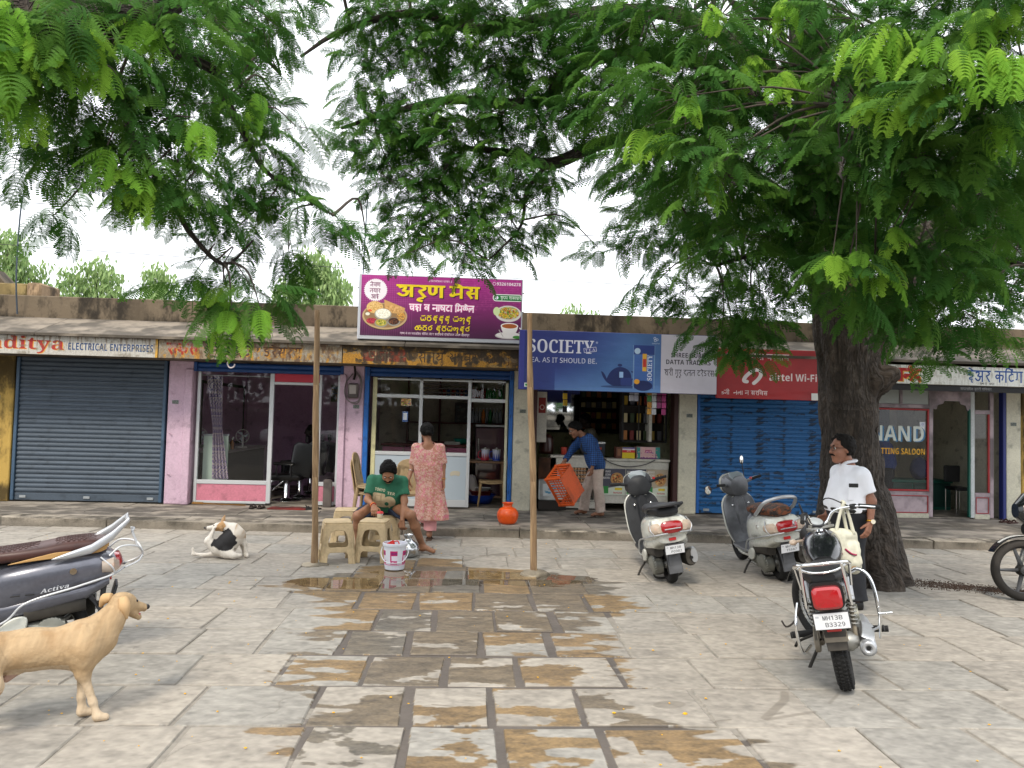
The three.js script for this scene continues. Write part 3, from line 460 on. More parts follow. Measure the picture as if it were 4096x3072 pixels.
  shutter(-4.4, -2.1, 2.27, 2.42, -12.74, M.blueD, M.blueD, false); shutter(-1.62, 0.68, 2.27, 2.42, -12.72, M.blueD, M.blueD, false);
  P('guide_rail', bb(-1.705, -1.63, 0.13, 2.42, -12.8, -12.69, 0.006), M.blue); P('guide_rail', bb(0.675, 0.74, 0.13, 2.42, -12.8, -12.69, 0.006), M.blue); P('guide_rail', bb(9.15, 9.21, 0.13, 2.3, -12.8, -12.69, 0.006), M.navy);
  // pink salon front
  const Z = -12.78, fr = (n, x0, x1, y0, y1, m = M.alu, p, z = Z, d = 0.05) => P(n, bb(x0, x1, y0, y1, z - d, z, 0.005), m, p);
  const sf = fr('salon_front', -4.41, -4.36, 0.15, 2.27); const f1 = (n, ...a) => fr(n, a[0], a[1], a[2], a[3], a[4] || M.alu, sf);
  f1('frame_bar', -3.25, -3.18, 0.15, 2.27); f1('frame_bar', -2.45, -2.41, 0.15, 2.27); f1('frame_bar', -2.15, -2.1, 0.15, 2.27); f1('sill_bar', -4.36, -3.25, 0.45, 0.515); f1('sill_bar', -2.41, -2.15, 0.45, 0.515); f1('transom_bar', -3.18, -2.45, 2.09, 2.135); f1('bottom_bar', -4.36, -3.25, 0.14, 0.18); f1('bottom_bar', -2.41, -2.15, 0.14, 0.2);
  fr('base_panel', -4.36, -3.25, 0.18, 0.45, M.pinkP, sf, Z - 0.012, 0.02); fr('base_panel', -2.41, -2.15, 0.2, 0.45, M.pinkP, sf, Z - 0.012, 0.02); fr('transom_panel', -3.18, -2.45, 2.135, 2.27, mat('#c23449', 0.5), sf, Z - 0.01, 0.02);
  const pane = (x0, x1, y0, y1, z, p) => { const o = P('glass_pane', new THREE.PlaneGeometry(x1 - x0, y1 - y0).translate((x0 + x1) / 2, (y0 + y1) / 2, z), M.glass, p); return o; };
  pane(-4.36, -3.25, 0.515, 2.27, Z - 0.025, sf); pane(-2.41, -2.15, 0.515, 2.27, Z - 0.025, sf);
  // mess front
  const mf = fr('mess_front', -1.58, -1.51, 0.15, 2.26, mat('#cfca9e', 0.6, { map: T.scuff })); const f2 = (n, ...a) => fr(n, a[0], a[1], a[2], a[3], a[4] || M.alu, mf);
  f2('frame_bar', -0.81, -0.755, 0.15, 2.25); f2('frame_bar', -0.01, 0.045, 0.15, 2.23); f2('frame_bar', 0.615, 0.66, 0.15, 2.22, mat('#d8d4b4', 0.6, { map: T.scuff })); f2('transom_bar', -1.51, -0.81, 1.93, 1.99); f2('transom_bar', -0.755, -0.01, 1.93, 1.985); f2('transom_bar', 0.045, 0.615, 1.89, 1.95); f2('sill_bar', -1.51, -0.81, 0.985, 1.045); f2('sill_bar', -0.755, -0.01, 0.985, 1.045); f2('top_bar', -1.51, 0.615, 2.22, 2.25); f2('bottom_bar', -1.51, -0.81, 0.15, 0.27); f2('bottom_bar', -0.755, -0.01, 0.15, 0.27);
  fr('lower_panel', -1.51, -0.81, 0.27, 0.985, M.panel, mf, Z - 0.014, 0.012); fr('lower_panel', -0.755, -0.01, 0.27, 0.985, M.panel, mf, Z - 0.014, 0.012);
  pane(-1.51, -0.81, 1.045, 1.93, Z - 0.025, mf); pane(-1.51, -0.81, 1.99, 2.22, Z - 0.025, mf); pane(0.045, 0.615, 1.95, 2.22, Z - 0.025, mf);
  for (let i = 0; i < 3; i++) f2('louvre', -0.755, -0.01, 2.02 + i * 0.07, 2.045 + i * 0.07, M.dark);
  P('plaster_scar', prism(smoothPts([[0, 0], [0.07, 0.015], [0.14, 0.0], [0.15, 0.07], [0.09, 0.085], [0.03, 0.08], [-0.01, 0.05]], 3), 0.003, { bevel: 0.001 }).translate(-0.26, 0.66, Z - 0.011), mat('#b9b29f', 0.9), mf);
  // tea shop jambs
  P('door_jamb', bb(1.065, 1.14, 0.13, 2.42, -12.95, -12.7), M.maroon); P('door_jamb', bb(3.44, 3.515, 0.13, 2.42, -12.95, -12.7), M.maroon);
  // second salon front
  const nf = fr('saloon_front', 6.42, 6.5, 0.14, 2.3, M.marble), f3 = (n, a, b, c, d, m = M.marble, z = Z, t = 0.05) => fr(n, a, b, c, d, m, nf, z, t);
  f3('frame_bar', 7.9, 7.97, 0.14, 2.3); f3('frame_bar', 8.64, 8.71, 0.14, 2.3, mat('#c9cfd0', 0.5, { map: T.scuff })); f3('frame_bar', 8.98, 9.05, 0.14, 2.3); f3('transom_bar', 6.5, 7.9, 1.99, 2.06); f3('sill_bar', 6.5, 7.9, 0.5, 0.57); f3('sill_bar', 8.71, 8.98, 0.5, 0.57); f3('transom_bar', 8.71, 8.98, 1.92, 1.99);
  for (const x of [6.9, 7.38]) f3('mullion', x, x + 0.05, 2.06, 2.3); f3('dado_panel', 6.5, 7.9, 0.2, 0.5, M.marble, Z - 0.01); f3('dado_panel', 8.71, 8.98, 0.2, 0.5, M.marble, Z - 0.01); f3('plinth', 6.5, 7.9, 0.12, 0.2, M.cream); f3('plinth', 8.71, 8.98, 0.12, 0.2, M.cream);
  for (const [a, b, c, d] of [[6.5, 7.9, 1.955, 1.985], [6.5, 7.9, 0.575, 0.605], [7.865, 7.895, 0.605, 1.955], [8.945, 8.975, 0.57, 1.92]]) f3('red_beading', a, b, c, d, M.redP, Z + 0.006, 0.03);
  for (const [a, b, c, d] of [[6.52, 7.88, 0.49, 0.505], [6.52, 7.88, 0.205, 0.22], [7.87, 7.885, 0.22, 0.49], [8.73, 8.96, 0.48, 0.492], [8.73, 8.96, 0.215, 0.227], [8.73, 8.742, 0.227, 0.48], [8.948, 8.96, 0.227, 0.48]]) f3('red_trim', a, b, c, d, M.redP, Z + 0.004, 0.012);
  f3('door_edge', 8.605, 8.638, 0.15, 2.0, M.teal); P('scalloped_pelmet', prism([[7.97, 2.3], [8.64, 2.3], [8.64, 1.98], [8.58, 1.97], [8.55, 2.06], [8.46, 2.08], [8.44, 2.13], [8.17, 2.13], [8.15, 2.08], [8.06, 2.06], [8.03, 1.98], [7.97, 1.99]], 0.03).translate(0, 0, Z - 0.02), M.marble, nf);
  pane(6.5, 7.9, 0.605, 1.955, Z - 0.025, nf); pane(8.71, 8.98, 0.57, 1.92, Z - 0.025, nf); const frost = mat('#9aa09a', 0.35); for (const [a, b] of [[6.5, 6.9], [6.95, 7.38], [7.43, 7.9]]) fr('frosted_pane', a, b, 2.06, 2.3, frost, nf, Z - 0.02, 0.006);
  const ww = canvasTex(1024, 512, (g, w, h) => { g.clearRect(0, 0, w, h); fit(g, 'ANAND', 44, 262, 950, 300, '#2d6f9a'); fit(g, 'ANAND', 22, 252, 950, 300, '#cfd6cf'); fit(g, 'HAIR CUTTING SALOON', 20, 440, 960, 118, '#d8a21c'); });
  P('window_lettering', panelUV(1.3, 0.62, 7.25, 1.42, Z - 0.018), mat(0xffffff, 0.5, { map: ww, transparent: true, alphaTest: 0.4 }), nf);
}
// ---------- sign boards ----------
const boxSign = (name, label, x0, x1, y0, y1, z, d, tx, side, lip) => {
  const t = thing(name, label, 'signboard', [(x0 + x1) / 2, y0, z]), w = x1 - x0, h = y1 - y0;
  part('case', cbox(w, h, d, 0, h / 2, -d / 2, 0.008), side, t);
  part('printed_face', panelUV(w - (lip ? 0.06 : 0.012), h - (lip ? 0.075 : 0.012), lip ? 0.012 : 0, h / 2 + (lip ? 0.022 : 0), 0.003), mat(0xffffff, 0.42, { map: tx, bumpMap: T.grime, bumpScale: 0.012 }), t);
  return t;
};
{
  const tx = canvasTex(1600, 620, (g, w, h) => {
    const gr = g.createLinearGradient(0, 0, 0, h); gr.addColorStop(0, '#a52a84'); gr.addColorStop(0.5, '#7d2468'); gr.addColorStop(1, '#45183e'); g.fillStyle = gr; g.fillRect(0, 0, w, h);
    g.strokeStyle = 'rgba(255,150,220,0.16)'; g.lineWidth = 4; for (let i = 0; i < 24; i++) { g.beginPath(); g.moveTo(i * 22, 0); g.lineTo(i * 22, h); g.stroke(); } for (let i = 0; i < 14; i++) { g.beginPath(); g.moveTo(0, i * 22); g.lineTo(w, i * 22); g.stroke(); }
    for (let i = 0; i < 300; i++) { g.fillStyle = 'rgba(255,140,210,0.08)'; g.fillRect(900 + rnd() * 700, rnd() * 320, 16, 16); }
    g.fillStyle = '#e9e4ec'; g.beginPath(); for (let i = 0; i < 72; i++) { const a = i / 72 * 6.2832, r = i % 2 ? 108 : 118; g.lineTo(142 + r * Math.cos(a), 152 + r * Math.sin(a)); } g.fill();
    indic(g, 'जेवण', 84, 78, 40, '#6b1d4f', 0.15); indic(g, 'तयार', 84, 140, 40, '#6b1d4f', 0.15); indic(g, 'आहे', 100, 202, 40, '#6b1d4f', 0.15);
    indic(g, '।। विरभदेशवर परसन ।।', 668, 34, 20, '#e8dbe6', 0.13);
    for (const [o, c, lw] of [[9, '#3a1030', 0.25], [0, '#e8cf1e', 0.23]]) { indicFit(g, 'अरुण', 352 + o, 96 + o, 480, 118, c, lw - 0.05); indicFit(g, 'मेस', 880 + o, 96 + o, 300, 118, c, lw - 0.05); }
    for (const [c, lw] of [['#e25aa0', 0.3], ['#f3eef4', 0.17]]) indicFit(g, 'चहा व नाषटा मिळेल', 478, 288, 650, 66, c, lw);
    for (const [o, c, lw] of [[5, '#3a1030', 0.2], [0, '#e8cf1e', 0.15]]) { indic(g, 'caddd cfd', 590 + o, 392 + o, 64, c, lw, KAN); indic(g, 'bae dacfde', 540 + o, 494 + o, 62, c, lw, KAN); }
    indic(g, 'गाळा नं ०३ भगतसिह शॉपिग सेटर अशविनी हॉसपिटल जवळ सोलापूर', 395, 578, 21, '#e4d4e0', 0.14);
    fit(g, '9326104278', 1345, 62, 245, 44, '#f0e8f0'); g.strokeStyle = '#f0e8f0'; g.lineWidth = 4; g.beginPath(); g.arc(1322, 46, 15, 0, 7); g.stroke();
    g.fillStyle = '#f0f0f0'; g.beginPath(); g.roundRect(1310, 152, 300, 74, 34); g.fill(); g.fillStyle = '#1d7a3e'; g.beginPath(); g.roundRect(1318, 160, 300, 58, 28); g.fill(); g.fillStyle = '#eef'; g.beginPath(); g.arc(1348, 189, 19, 0, 7); g.fill(); indic(g, 'शुदध शाकाहारी', 1386, 174, 30, '#f2f4f0', 0.13);
    // printed food: platter, plate of snacks, cup of tea
    const el = (x, y, a, b, c) => { g.fillStyle = c; g.beginPath(); g.ellipse(x, y, a, b, 0, 0, 7); g.fill(); }; const dots = (x, y, a, b, n, cs, r) => { for (let i = 0; i < n; i++) { const t = rnd() * 6.3, q = Math.sqrt(rnd()); g.fillStyle = cs[Math.floor(rnd() * cs.length)]; g.beginPath(); g.arc(x + a * q * Math.cos(t), y + b * q * Math.sin(t), r * (0.6 + rnd()), 0, 7); g.fill(); } };
    el(240, 425, 222, 138, '#3a2a20'); el(240, 418, 222, 136, '#b79a72'); el(240, 414, 205, 122, '#8c6f4c');
    el(140, 330, 82, 62, '#d8b370'); dots(140, 330, 76, 56, 90, ['#e6c88a', '#c79c58', '#b98b45'], 4); g.fillStyle = '#c79a5e'; g.beginPath(); g.moveTo(230, 248); g.lineTo(440, 330); g.lineTo(420, 392); g.lineTo(240, 380); g.fill(); dots(330, 340, 80, 34, 60, ['#d9ae72', '#b4854a'], 6);
    el(222, 398, 84, 58, '#9a9a92'); el(222, 392, 74, 50, '#e9e6d4'); dots(222, 390, 66, 42, 160, ['#f8f6ea', '#d5d2be'], 4);
    el(112, 470, 52, 30, '#a8263e'); dots(112, 470, 44, 24, 50, ['#c83b52', '#7d1a2c'], 5); el(205, 490, 64, 44, '#8b8b84'); el(205, 485, 55, 36, '#a79a3c'); dots(205, 485, 40, 24, 20, ['#5f7a2a', '#c9bb5a'], 6); el(330, 472, 62, 44, '#8b8b84'); el(330, 467, 53, 36, '#4a2a1c'); dots(330, 467, 44, 28, 40, ['#6d4026', '#2e1810'], 5); dots(400, 420, 46, 40, 120, ['#c98f3e', '#e0ab52', '#a8702c'], 4); el(70, 400, 22, 16, '#e0e0d0'); el(92, 365, 20, 12, '#d65a2a');
    el(1470, 352, 130, 84, '#d9d6d0'); el(1470, 346, 112, 68, '#b9b4a8'); dots(1470, 346, 104, 60, 420, ['#d9b12c', '#e8c948', '#b8901e', '#7da53a', '#a83222', '#4e7a26'], 5); el(1352, 330, 34, 44, '#cfe0a8');
    el(1480, 580, 138, 34, '#c9c4c2'); el(1480, 572, 128, 30, '#e6e2e0'); g.fillStyle = '#e4e0de'; g.beginPath(); g.moveTo(1398, 478); g.quadraticCurveTo(1410, 572, 1485, 576); g.quadraticCurveTo(1562, 572, 1572, 478); g.fill(); el(1485, 478, 88, 32, '#f2efee'); el(1485, 480, 76, 24, '#a85a26'); g.strokeStyle = '#e4e0de'; g.lineWidth = 14; g.beginPath(); g.arc(1580, 520, 24, -1.4, 1.6); g.stroke(); g.strokeStyle = '#bdb8b6'; g.lineWidth = 8; g.beginPath(); g.moveTo(1380, 520); g.lineTo(1424, 590); g.stroke(); el(1560, 592, 40, 16, '#3f8a34');
  });
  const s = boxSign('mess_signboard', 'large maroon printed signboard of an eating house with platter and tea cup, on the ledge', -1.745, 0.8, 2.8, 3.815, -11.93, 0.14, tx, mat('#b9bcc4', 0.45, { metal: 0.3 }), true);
  for (const x of [-1.05, -0.3, 0.5, 0.95]) part('leg', rod([x * 1, -0.12, -0.05], [x, 0.02, -0.05], 0.012), M.conc, s);
  for (const x of [-1.1, 1.0]) part('stay', rod([x, 0.7, -0.14], [x, 0.28, -0.88], 0.012), M.aluD, s);
  for (let i = 0; i < 6; i++) part('bolt', cbox(0.03, 0.02, 0.02, i % 2 ? 1.28 : -1.28, 0.2 + 0.3 * Math.floor(i / 2), -0.05), M.dark, s);
}
{
  const tx = canvasTex(1680, 500, (g, w, h) => {
    const P = 1200, gr = g.createLinearGradient(0, 0, P * 0.5, h); gr.addColorStop(0, '#2f3474'); gr.addColorStop(0.55, '#2c3a7c'); gr.addColorStop(1, '#43689e'); g.fillStyle = gr; g.fillRect(0, 0, w, h);
    const g2 = g.createLinearGradient(0, h * 0.6, 0, h); g2.addColorStop(0, 'rgba(90,130,190,0)'); g2.addColorStop(1, 'rgba(110,150,205,0.65)'); g.fillStyle = g2; g.fillRect(300, 0, P, h); g.fillStyle = '#3b3f8e'; g.fillRect(0, 0, 40, h);
    fit(g, 'SOCIETY', 66, 184, 560, 154, '#d3d4e2', 'bold', 'serif'); g.font = '24px sans-serif'; g.fillText('®', 640, 96); g.save(); g.translate(545, 176); g.rotate(-0.14); g.strokeStyle = '#d3d4e2'; g.lineWidth = 4; g.fillStyle = '#343f8c'; g.fillRect(0, -36, 104, 36); g.strokeRect(0, -36, 104, 36); fit(g, 'T E A', 10, -6, 84, 30, '#d3d4e2', 'bold', 'serif'); g.restore();
    fit(g, 'TEA. AS IT SHOULD BE.', 66, 268, 590, 58, '#d3d4e2', 'normal');
    g.fillStyle = '#dfe8df'; g.fillRect(46, 446, 32, 34); g.fillStyle = '#1d8a3e'; g.beginPath(); g.arc(62, 463, 10, 0, 7); g.fill();
    // printed teapot and packet
    g.fillStyle = '#1c2a60'; g.beginPath(); g.moveTo(690, 330); g.quadraticCurveTo(716, 330, 740, 392); g.quadraticCurveTo(770, 300, 850, 288); g.quadraticCurveTo(946, 296, 950, 380); g.quadraticCurveTo(950, 440, 900, 452); g.lineTo(800, 452); g.quadraticCurveTo(716, 430, 690, 330); g.fill(); g.beginPath(); g.ellipse(850, 274, 20, 12, 0, 0, 7); g.fill(); g.strokeStyle = '#1c2a60'; g.lineWidth = 12; g.beginPath(); g.arc(945, 360, 34, -1.5, 1.6); g.stroke(); g.fillStyle = '#8fb0dc'; g.fillRect(846, 330, 34, 50); g.fillStyle = '#283a7a'; g.beginPath(); g.roundRect(858, 380, 100, 70, 20); g.fill(); g.fillStyle = 'rgba(24,40,86,.55)'; g.beginPath(); g.ellipse(900, 458, 210, 12, 0, 0, 7); g.fill();
    g.fillStyle = '#6f90b8'; g.fillRect(962, 98, 186, 374); g.fillStyle = '#3d62a4'; g.fillRect(972, 180, 166, 290); g.fillStyle = '#22397e'; g.fillRect(966, 98, 178, 80); g.fillStyle = '#a8c3dd'; g.beginPath(); g.arc(998, 148, 26, 0, 7); g.fill(); g.save(); g.translate(1124, 400); g.rotate(-Math.PI / 2); fit(g, 'SOCIETY', 0, 0, 220, 56, '#d9deea', 'bold', 'serif'); g.restore(); g.fillStyle = '#d7a83a'; g.fillRect(1042, 170, 36, 150); g.fillStyle = '#b02a2a'; g.fillRect(1046, 214, 28, 70); g.fillStyle = '#17275c'; g.beginPath(); g.ellipse(1050, 444, 80, 44, 0, 0, 7); g.fill(); g.fillStyle = '#d99a28'; g.beginPath(); g.ellipse(996, 410, 24, 22, 0, 0, 7); g.fill();
    g.strokeStyle = '#cfd4e6'; g.lineWidth = 4; for (const [x, y] of [[1144, 34], [1164, 46], [1148, 54]]) { g.beginPath(); g.arc(x, y, 9, 0, 7); g.stroke(); } fit(g, 'Quality & Trust', 1120, 84, 66, 14, '#cfd4e6', 'normal');
    g.fillStyle = '#c4c0cc'; g.fillRect(P, 0, w - P, h); fit(g, 'SHREE GURU', P + 84, 192, 300, 54, '#2c2630'); fit(g, 'DATTA TRADERS', P + 40, 252, 390, 54, '#2c2630'); indicFit(g, 'शरी गुरु दतत टरेडरस', P + 30, 300, 430, 50, '#2c2630', 0.12);
    wear(g, w, h, 1, (u, v, c, i, j) => scale3(c, 0.96 + 0.06 * fbm(i / 60, j / 60, 3)));
  });
  const s = boxSign('tea_signboard', 'wide blue and pale grey tea shop signboard with a printed teapot', 0.745, 3.79, 2.08, 2.985, -11.58, 0.1, tx, mat('#33376f', 0.5)); for (const x of [-1.2, 0, 1.2]) part('bracket', rod([x, 0.55, -0.1], [x, 0.5, -0.32], 0.014), M.dark, s);
}
{
  const tx = canvasTex(1000, 480, (g, w, h) => { g.fillStyle = '#a3151b'; g.fillRect(0, 0, w, h); indic(g, 'एअरटेल सेवा परयाय', 60, 46, 56, '#e4d6d6', 0.13); fit(g, 'airtel Wi-Fi', 445, 300, 420, 96, '#e8dcdc'); indic(g, '5जी ऑनलाईन सरविस', 40, 406, 40, '#e4d6d6', 0.14);
    g.strokeStyle = '#e4dcdc'; g.lineWidth = 34; g.lineCap = 'round'; g.beginPath(); g.moveTo(256, 316); g.quadraticCurveTo(210, 320, 250, 262); g.quadraticCurveTo(330, 170, 372, 214); g.quadraticCurveTo(392, 262, 316, 330); g.stroke(); wear(g, w, h, 1, (u, v, c, i, j) => scale3(c, 0.92 + 0.12 * fbm(i / 70, j / 70, 3))); });
  const s = boxSign('broadband_signboard', 'red broadband signboard with white lettering over the blue shutter', 3.87, 5.75, 2.04, 2.83, -11.84, 0.05, tx, mat('#9e1a1f', 0.5));
  part('bracket', rod([-0.4, 0.5, -0.05], [-0.4, 0.52, -0.12], 0.014), M.dark, s);
  part('small_plate', cbox(0.16, 0.11, 0.01, 0.66, 0.06, 0.012), M.white, s);
}
// ---------- poles, rods and fittings ----------
const poleM = mat('#b39a7c', 0.9, { map: T.wood, bumpMap: T.grime, bumpScale: 0.02 });
{
  const footM = mat('#a79c89', 0.95, { map: T.grimeC }); SEED = 55;
  const p1 = thing('wooden_pole', 'rough peeled wooden pole standing by the plastic stools', 'pole'); part('shaft', taper([[-1.613, -0.05, -8.5], [-1.63, 0.7, -8.5], [-1.64, 1.2, -8.49], [-1.66, 1.75, -8.5], [-1.67, 2.3, -8.51], [-1.682, 2.77, -8.5]], [0.038, 0.035, 0.036, 0.033, 0.031, 0.027], 50, 12, 0.3), poleM, p1);
  const p2 = thing('wooden_pole', 'rough peeled wooden pole set in a round concrete foot', 'pole'); part('shaft', taper([[0.74, -0.02, -8.18], [0.72, 0.7, -8.18], [0.695, 1.3, -8.17], [0.66, 1.8, -8.18], [0.64, 2.35, -8.19], [0.631, 2.77, -8.18]], [0.037, 0.035, 0.034, 0.033, 0.03, 0.026], 50, 12, 0.25), poleM, p2);
  part('concrete_foot', sdfMesh((x, y, z) => sdEll(x, y, z, [0.75, 0, -8.17], [0.16, 0.05, 0.14]) + 0.02 * noise3(x * 14, y * 14, z * 14), [0.5, -0.04, -8.4], [1.0, 0.09, -7.95], 0.012), footM, p2);
  part('concrete_foot', sdfMesh((x, y, z) => sdEll(x, y, z, [-1.61, 0, -8.5], [0.14, 0.03, 0.12]) + 0.02 * noise3(x * 14, y * 14, z * 14), [-1.9, -0.04, -8.7], [-1.35, 0.07, -8.3], 0.012), footM, p1);
  const iron = mat('#4b5560', 0.7, { metal: 0.5 });
  solo('iron_rod', 'bent iron rod with two hooked tops rising behind the maroon signboard', 'rod', [tube([[-1.76, 3.1, -12.45], [-1.752, 3.88, -12.4], [-1.73, 4.9, -12.4], [-1.727, 5.2, -12.4], [-1.77, 5.28, -12.4], [-1.84, 5.27, -12.4], [-1.86, 5.2, -12.4]], 0.011, 50, 6), tube([[-1.735, 4.75, -12.4], [-1.74, 4.98, -12.4], [-1.8, 5.03, -12.4], [-1.88, 5.0, -12.4], [-1.9, 4.85, -12.4]], 0.008, 20, 6), rod([-1.73, 5.05, -12.4], [-1.66, 5.06, -12.4], 0.006)], iron);
  solo('iron_rod', 'thin straight iron rod with small crook near the yellow roof-top block', 'rod', [tube([[-7.26, 3.1, -12.7], [-7.25, 3.71, -12.6], [-7.2, 5.05, -12.6], [-7.16, 5.1, -12.6], [-7.13, 5.0, -12.6]], 0.014, 40, 6)], iron);
  const blk = thing('roof_block', 'weathered yellow masonry block on the roof edge', 'parapet block', [-8.0, 3.12, -13.6]); part('body', bb(-1.6, 0.42, 0, 0.6, -0.5, 0.1, 0.02), mat('#98895f', 0.95, { map: T.streak }), blk); part('end_pier', bb(0.42, 0.66, 0, 0.62, -0.52, 0.12, 0.03), mat('#b09a80', 0.95, { map: T.streak }), blk); part('sloping_cap', prism([[-1.6, 0.605], [0.0, 0.605], [-0.25, 0.86], [-1.6, 0.95]], 0.4).translate(0, 0, -0.2), M.conc, blk);
  // plant growing on the roof edge
  const pl = thing('roof_plant', 'small leafy shrub sprouting beside the yellow roof-top block', 'plant', [-7.95, 3.15, -12.6]); const st = [], lf = []; for (let i = 0; i < 6; i++) { const a = rr(-0.5, 0.5), tip = [0.12 * i - 0.3 + a * 0.3, rr(0.5, 1.25), rr(-0.1, 0.2)]; st.push(taper([[0, 0, 0], [tip[0] * 0.4, tip[1] * 0.5, tip[2] * 0.5], tip], [0.012, 0.008, 0.004], 8, 5)); for (let k = 0; k < 7; k++) { const t = rr(0.3, 1); lf.push([lerp(0, tip[0], t) + rr(-0.05, 0.05), tip[1] * t, tip[2] * t + rr(-0.05, 0.05)]); } }
  part('stem', st, mat([0.1, 0.12, 0.05], 0.8), pl); const lg = geo(new THREE.ShapeGeometry(new THREE.Shape(smoothPts([[0, 0], [0.05, 0.06], [0.035, 0.14], [0, 0.19], [-0.035, 0.14], [-0.05, 0.06]], 2).map(([x, y]) => new THREE.Vector2(x, y))))), lm = mat([0.09, 0.23, 0.03], 0.5, { transmission: 0.3, thickness: 0, side: THREE.DoubleSide }); for (const p of lf) { const o = part('leaf', lg, lm, pl); o.position.set(...p); o.rotation.set(rr(-1.6, -0.4), rr(0, 6.3), 0, 'YXZ'); o.scale.setScalar(rr(0.6, 1.0)); }
  // electricity meter with looped cable
  const mb = thing('meter_box', 'dusty electricity meter box with looped cable on the pink pillar', 'meter box', [-1.88, 1.9, -12.69]); part('box', cbox(0.17, 0.24, 0.08, 0, 0.12, 0.04, 0.02), mat('#857a78', 0.7, { map: T.grimeC }), mb); part('cover', cbox(0.11, 0.15, 0.02, 0, 0.14, 0.09, 0.01), mat('#a49c98', 0.6), mb); for (const s of [0, 1]) part('cable', tube([[0.02, 0.45, 0.01], [0.1 + 0.02 * s, 0.32, 0.03], [0.13, 0.1, 0.05], [0.08, -0.05 - 0.03 * s, 0.05], [-0.05, -0.06, 0.05], [-0.13, 0.05, 0.04], [-0.12, 0.25, 0.03], [-0.02, 0.4, 0.01]], 0.011, 40, 6), mat('#6e6566', 0.7), mb); part('cable', tube([[0, 0.3, 0.03], [0.02, 0.4, 0.02], [0, 0.52, -0.02]], 0.02, 10, 6), M.dark, mb);
  solo('ceiling_hook', 'white curved hook hanging under the fascia of the pink salon', 'hook', tube([[-3.68, 2.42, -11.98], [-3.7, 2.36, -11.98], [-3.66, 2.3, -11.98], [-3.6, 2.32, -11.98], [-3.59, 2.36, -11.98]], 0.012, 16, 6), mat('#c9c0c4', 0.6));
  for (const [a, b, s, l] of [[[-14, 5.15, -12.9], [16, 5.0, -13.2], 0.25, 'thin sagging wire strung high above the roof'], [[-14, 4.85, -15], [16, 4.4, -16], 0.15, 'lower thin wire strung behind the roof']]) solo('overhead_wire', l, 'wire', tube([a, [lerp(a[0], b[0], 0.5), (a[1] + b[1]) / 2 - s, (a[2] + b[2]) / 2], b], 0.006, 30, 4), M.black);
}
// ---------- two-wheelers: x forward, z to their right, rear wheel touching the ground at x = 0 ----------
const VM = { paintW: mat('#d9dbd2', 0.25, { clearcoat: 0.6, clearcoatRoughness: 0.1, map: T.scuff }), paintG: mat('#5f616c', 0.28, { metal: 0.35, clearcoat: 0.6, clearcoatRoughness: 0.12, map: T.scuff }), paintB: mat('#121417', 0.25, { clearcoat: 0.7, clearcoatRoughness: 0.08 }), plasD: mat('#2b2d31', 0.55, { map: T.scuff }), plasG: mat('#5a5c60', 0.6, { map: T.grimeC }), seatK: mat('#1d1e20', 0.6), seatBr: mat('#4a2d28', 0.45, { map: T.scuff }), seatTan: mat('#b58e58', 0.55), tyre: mat('#1b1b1c', 0.85, { map: T.grimeC, bumpMap: T.fine, bumpScale: 0.004 }), tyreDust: mat('#3a3632', 0.9, { map: T.grimeC }), alloy: mat('#9a9a96', 0.45, { metal: 0.7 }), engine: mat('#8f9088', 0.5, { metal: 0.55, map: T.grimeC }), engineD: mat('#4a4640', 0.7, { metal: 0.3, map: T.grimeC }), red: mat('#9c0f16', 0.18, { clearcoat: 1 }), redL: mat('#c22a2a', 0.3, { clearcoat: 0.6 }), lens: mat('#e2d2c2', 0.1, { transmission: 0.5, ior: 1.4, thickness: 0 }), mirror: mat('#f2f4f4', 0.03, { metal: 1 }), silver: mat('#b9bcc0', 0.35, { metal: 0.6 }), dust: mat('#8d8474', 0.75, { metal: 0.2, map: T.grimeC }) };
const camoT = tex(256, 256, (u, v) => { const a = fbm(u * 7, v * 7, 3, 7), b = fbm(u * 7 + 3, v * 7 + 1, 3, 0); return a > 0.55 ? [0.62, 0.4, 0.26] : b > 0.52 ? [0.2, 0.17, 0.15] : [0.42, 0.34, 0.29]; }, true, 4);
VM.seatCamo = mat('#b8a08c', 0.75, { map: camoT });
function plateTex(a, b) { return canvasTex(256, 160, (g, w, h) => { g.fillStyle = '#dfe2e6'; g.fillRect(0, 0, w, h); g.fillStyle = '#b4b9c2'; g.fillRect(12, 26, 26, 18); fit(g, a, 62, 68, 150, 56, '#55585e', 'bold', 'monospace'); fit(g, b, 74, 136, 150, 56, '#55585e', 'bold', 'monospace'); }); }
function numberPlate(root, a, b, pos, w, h, tilt, yaw = Math.PI) { const p = part('number_plate', cbox(0.02, h + 0.012, w + 0.012, 0, 0, 0, 0.004), VM.plasD, root); p.position.set(...pos); p.rotation.z = tilt; const f = new THREE.Mesh(panelUV(w, h, 0, 0, 0).rotateY(-Math.PI / 2).translate(-0.0115, 0, 0), mat(0xffffff, 0.35, { map: plateTex(a, b) })); f.name = 'plate_face'; f.castShadow = true; p.add(f); return p; }
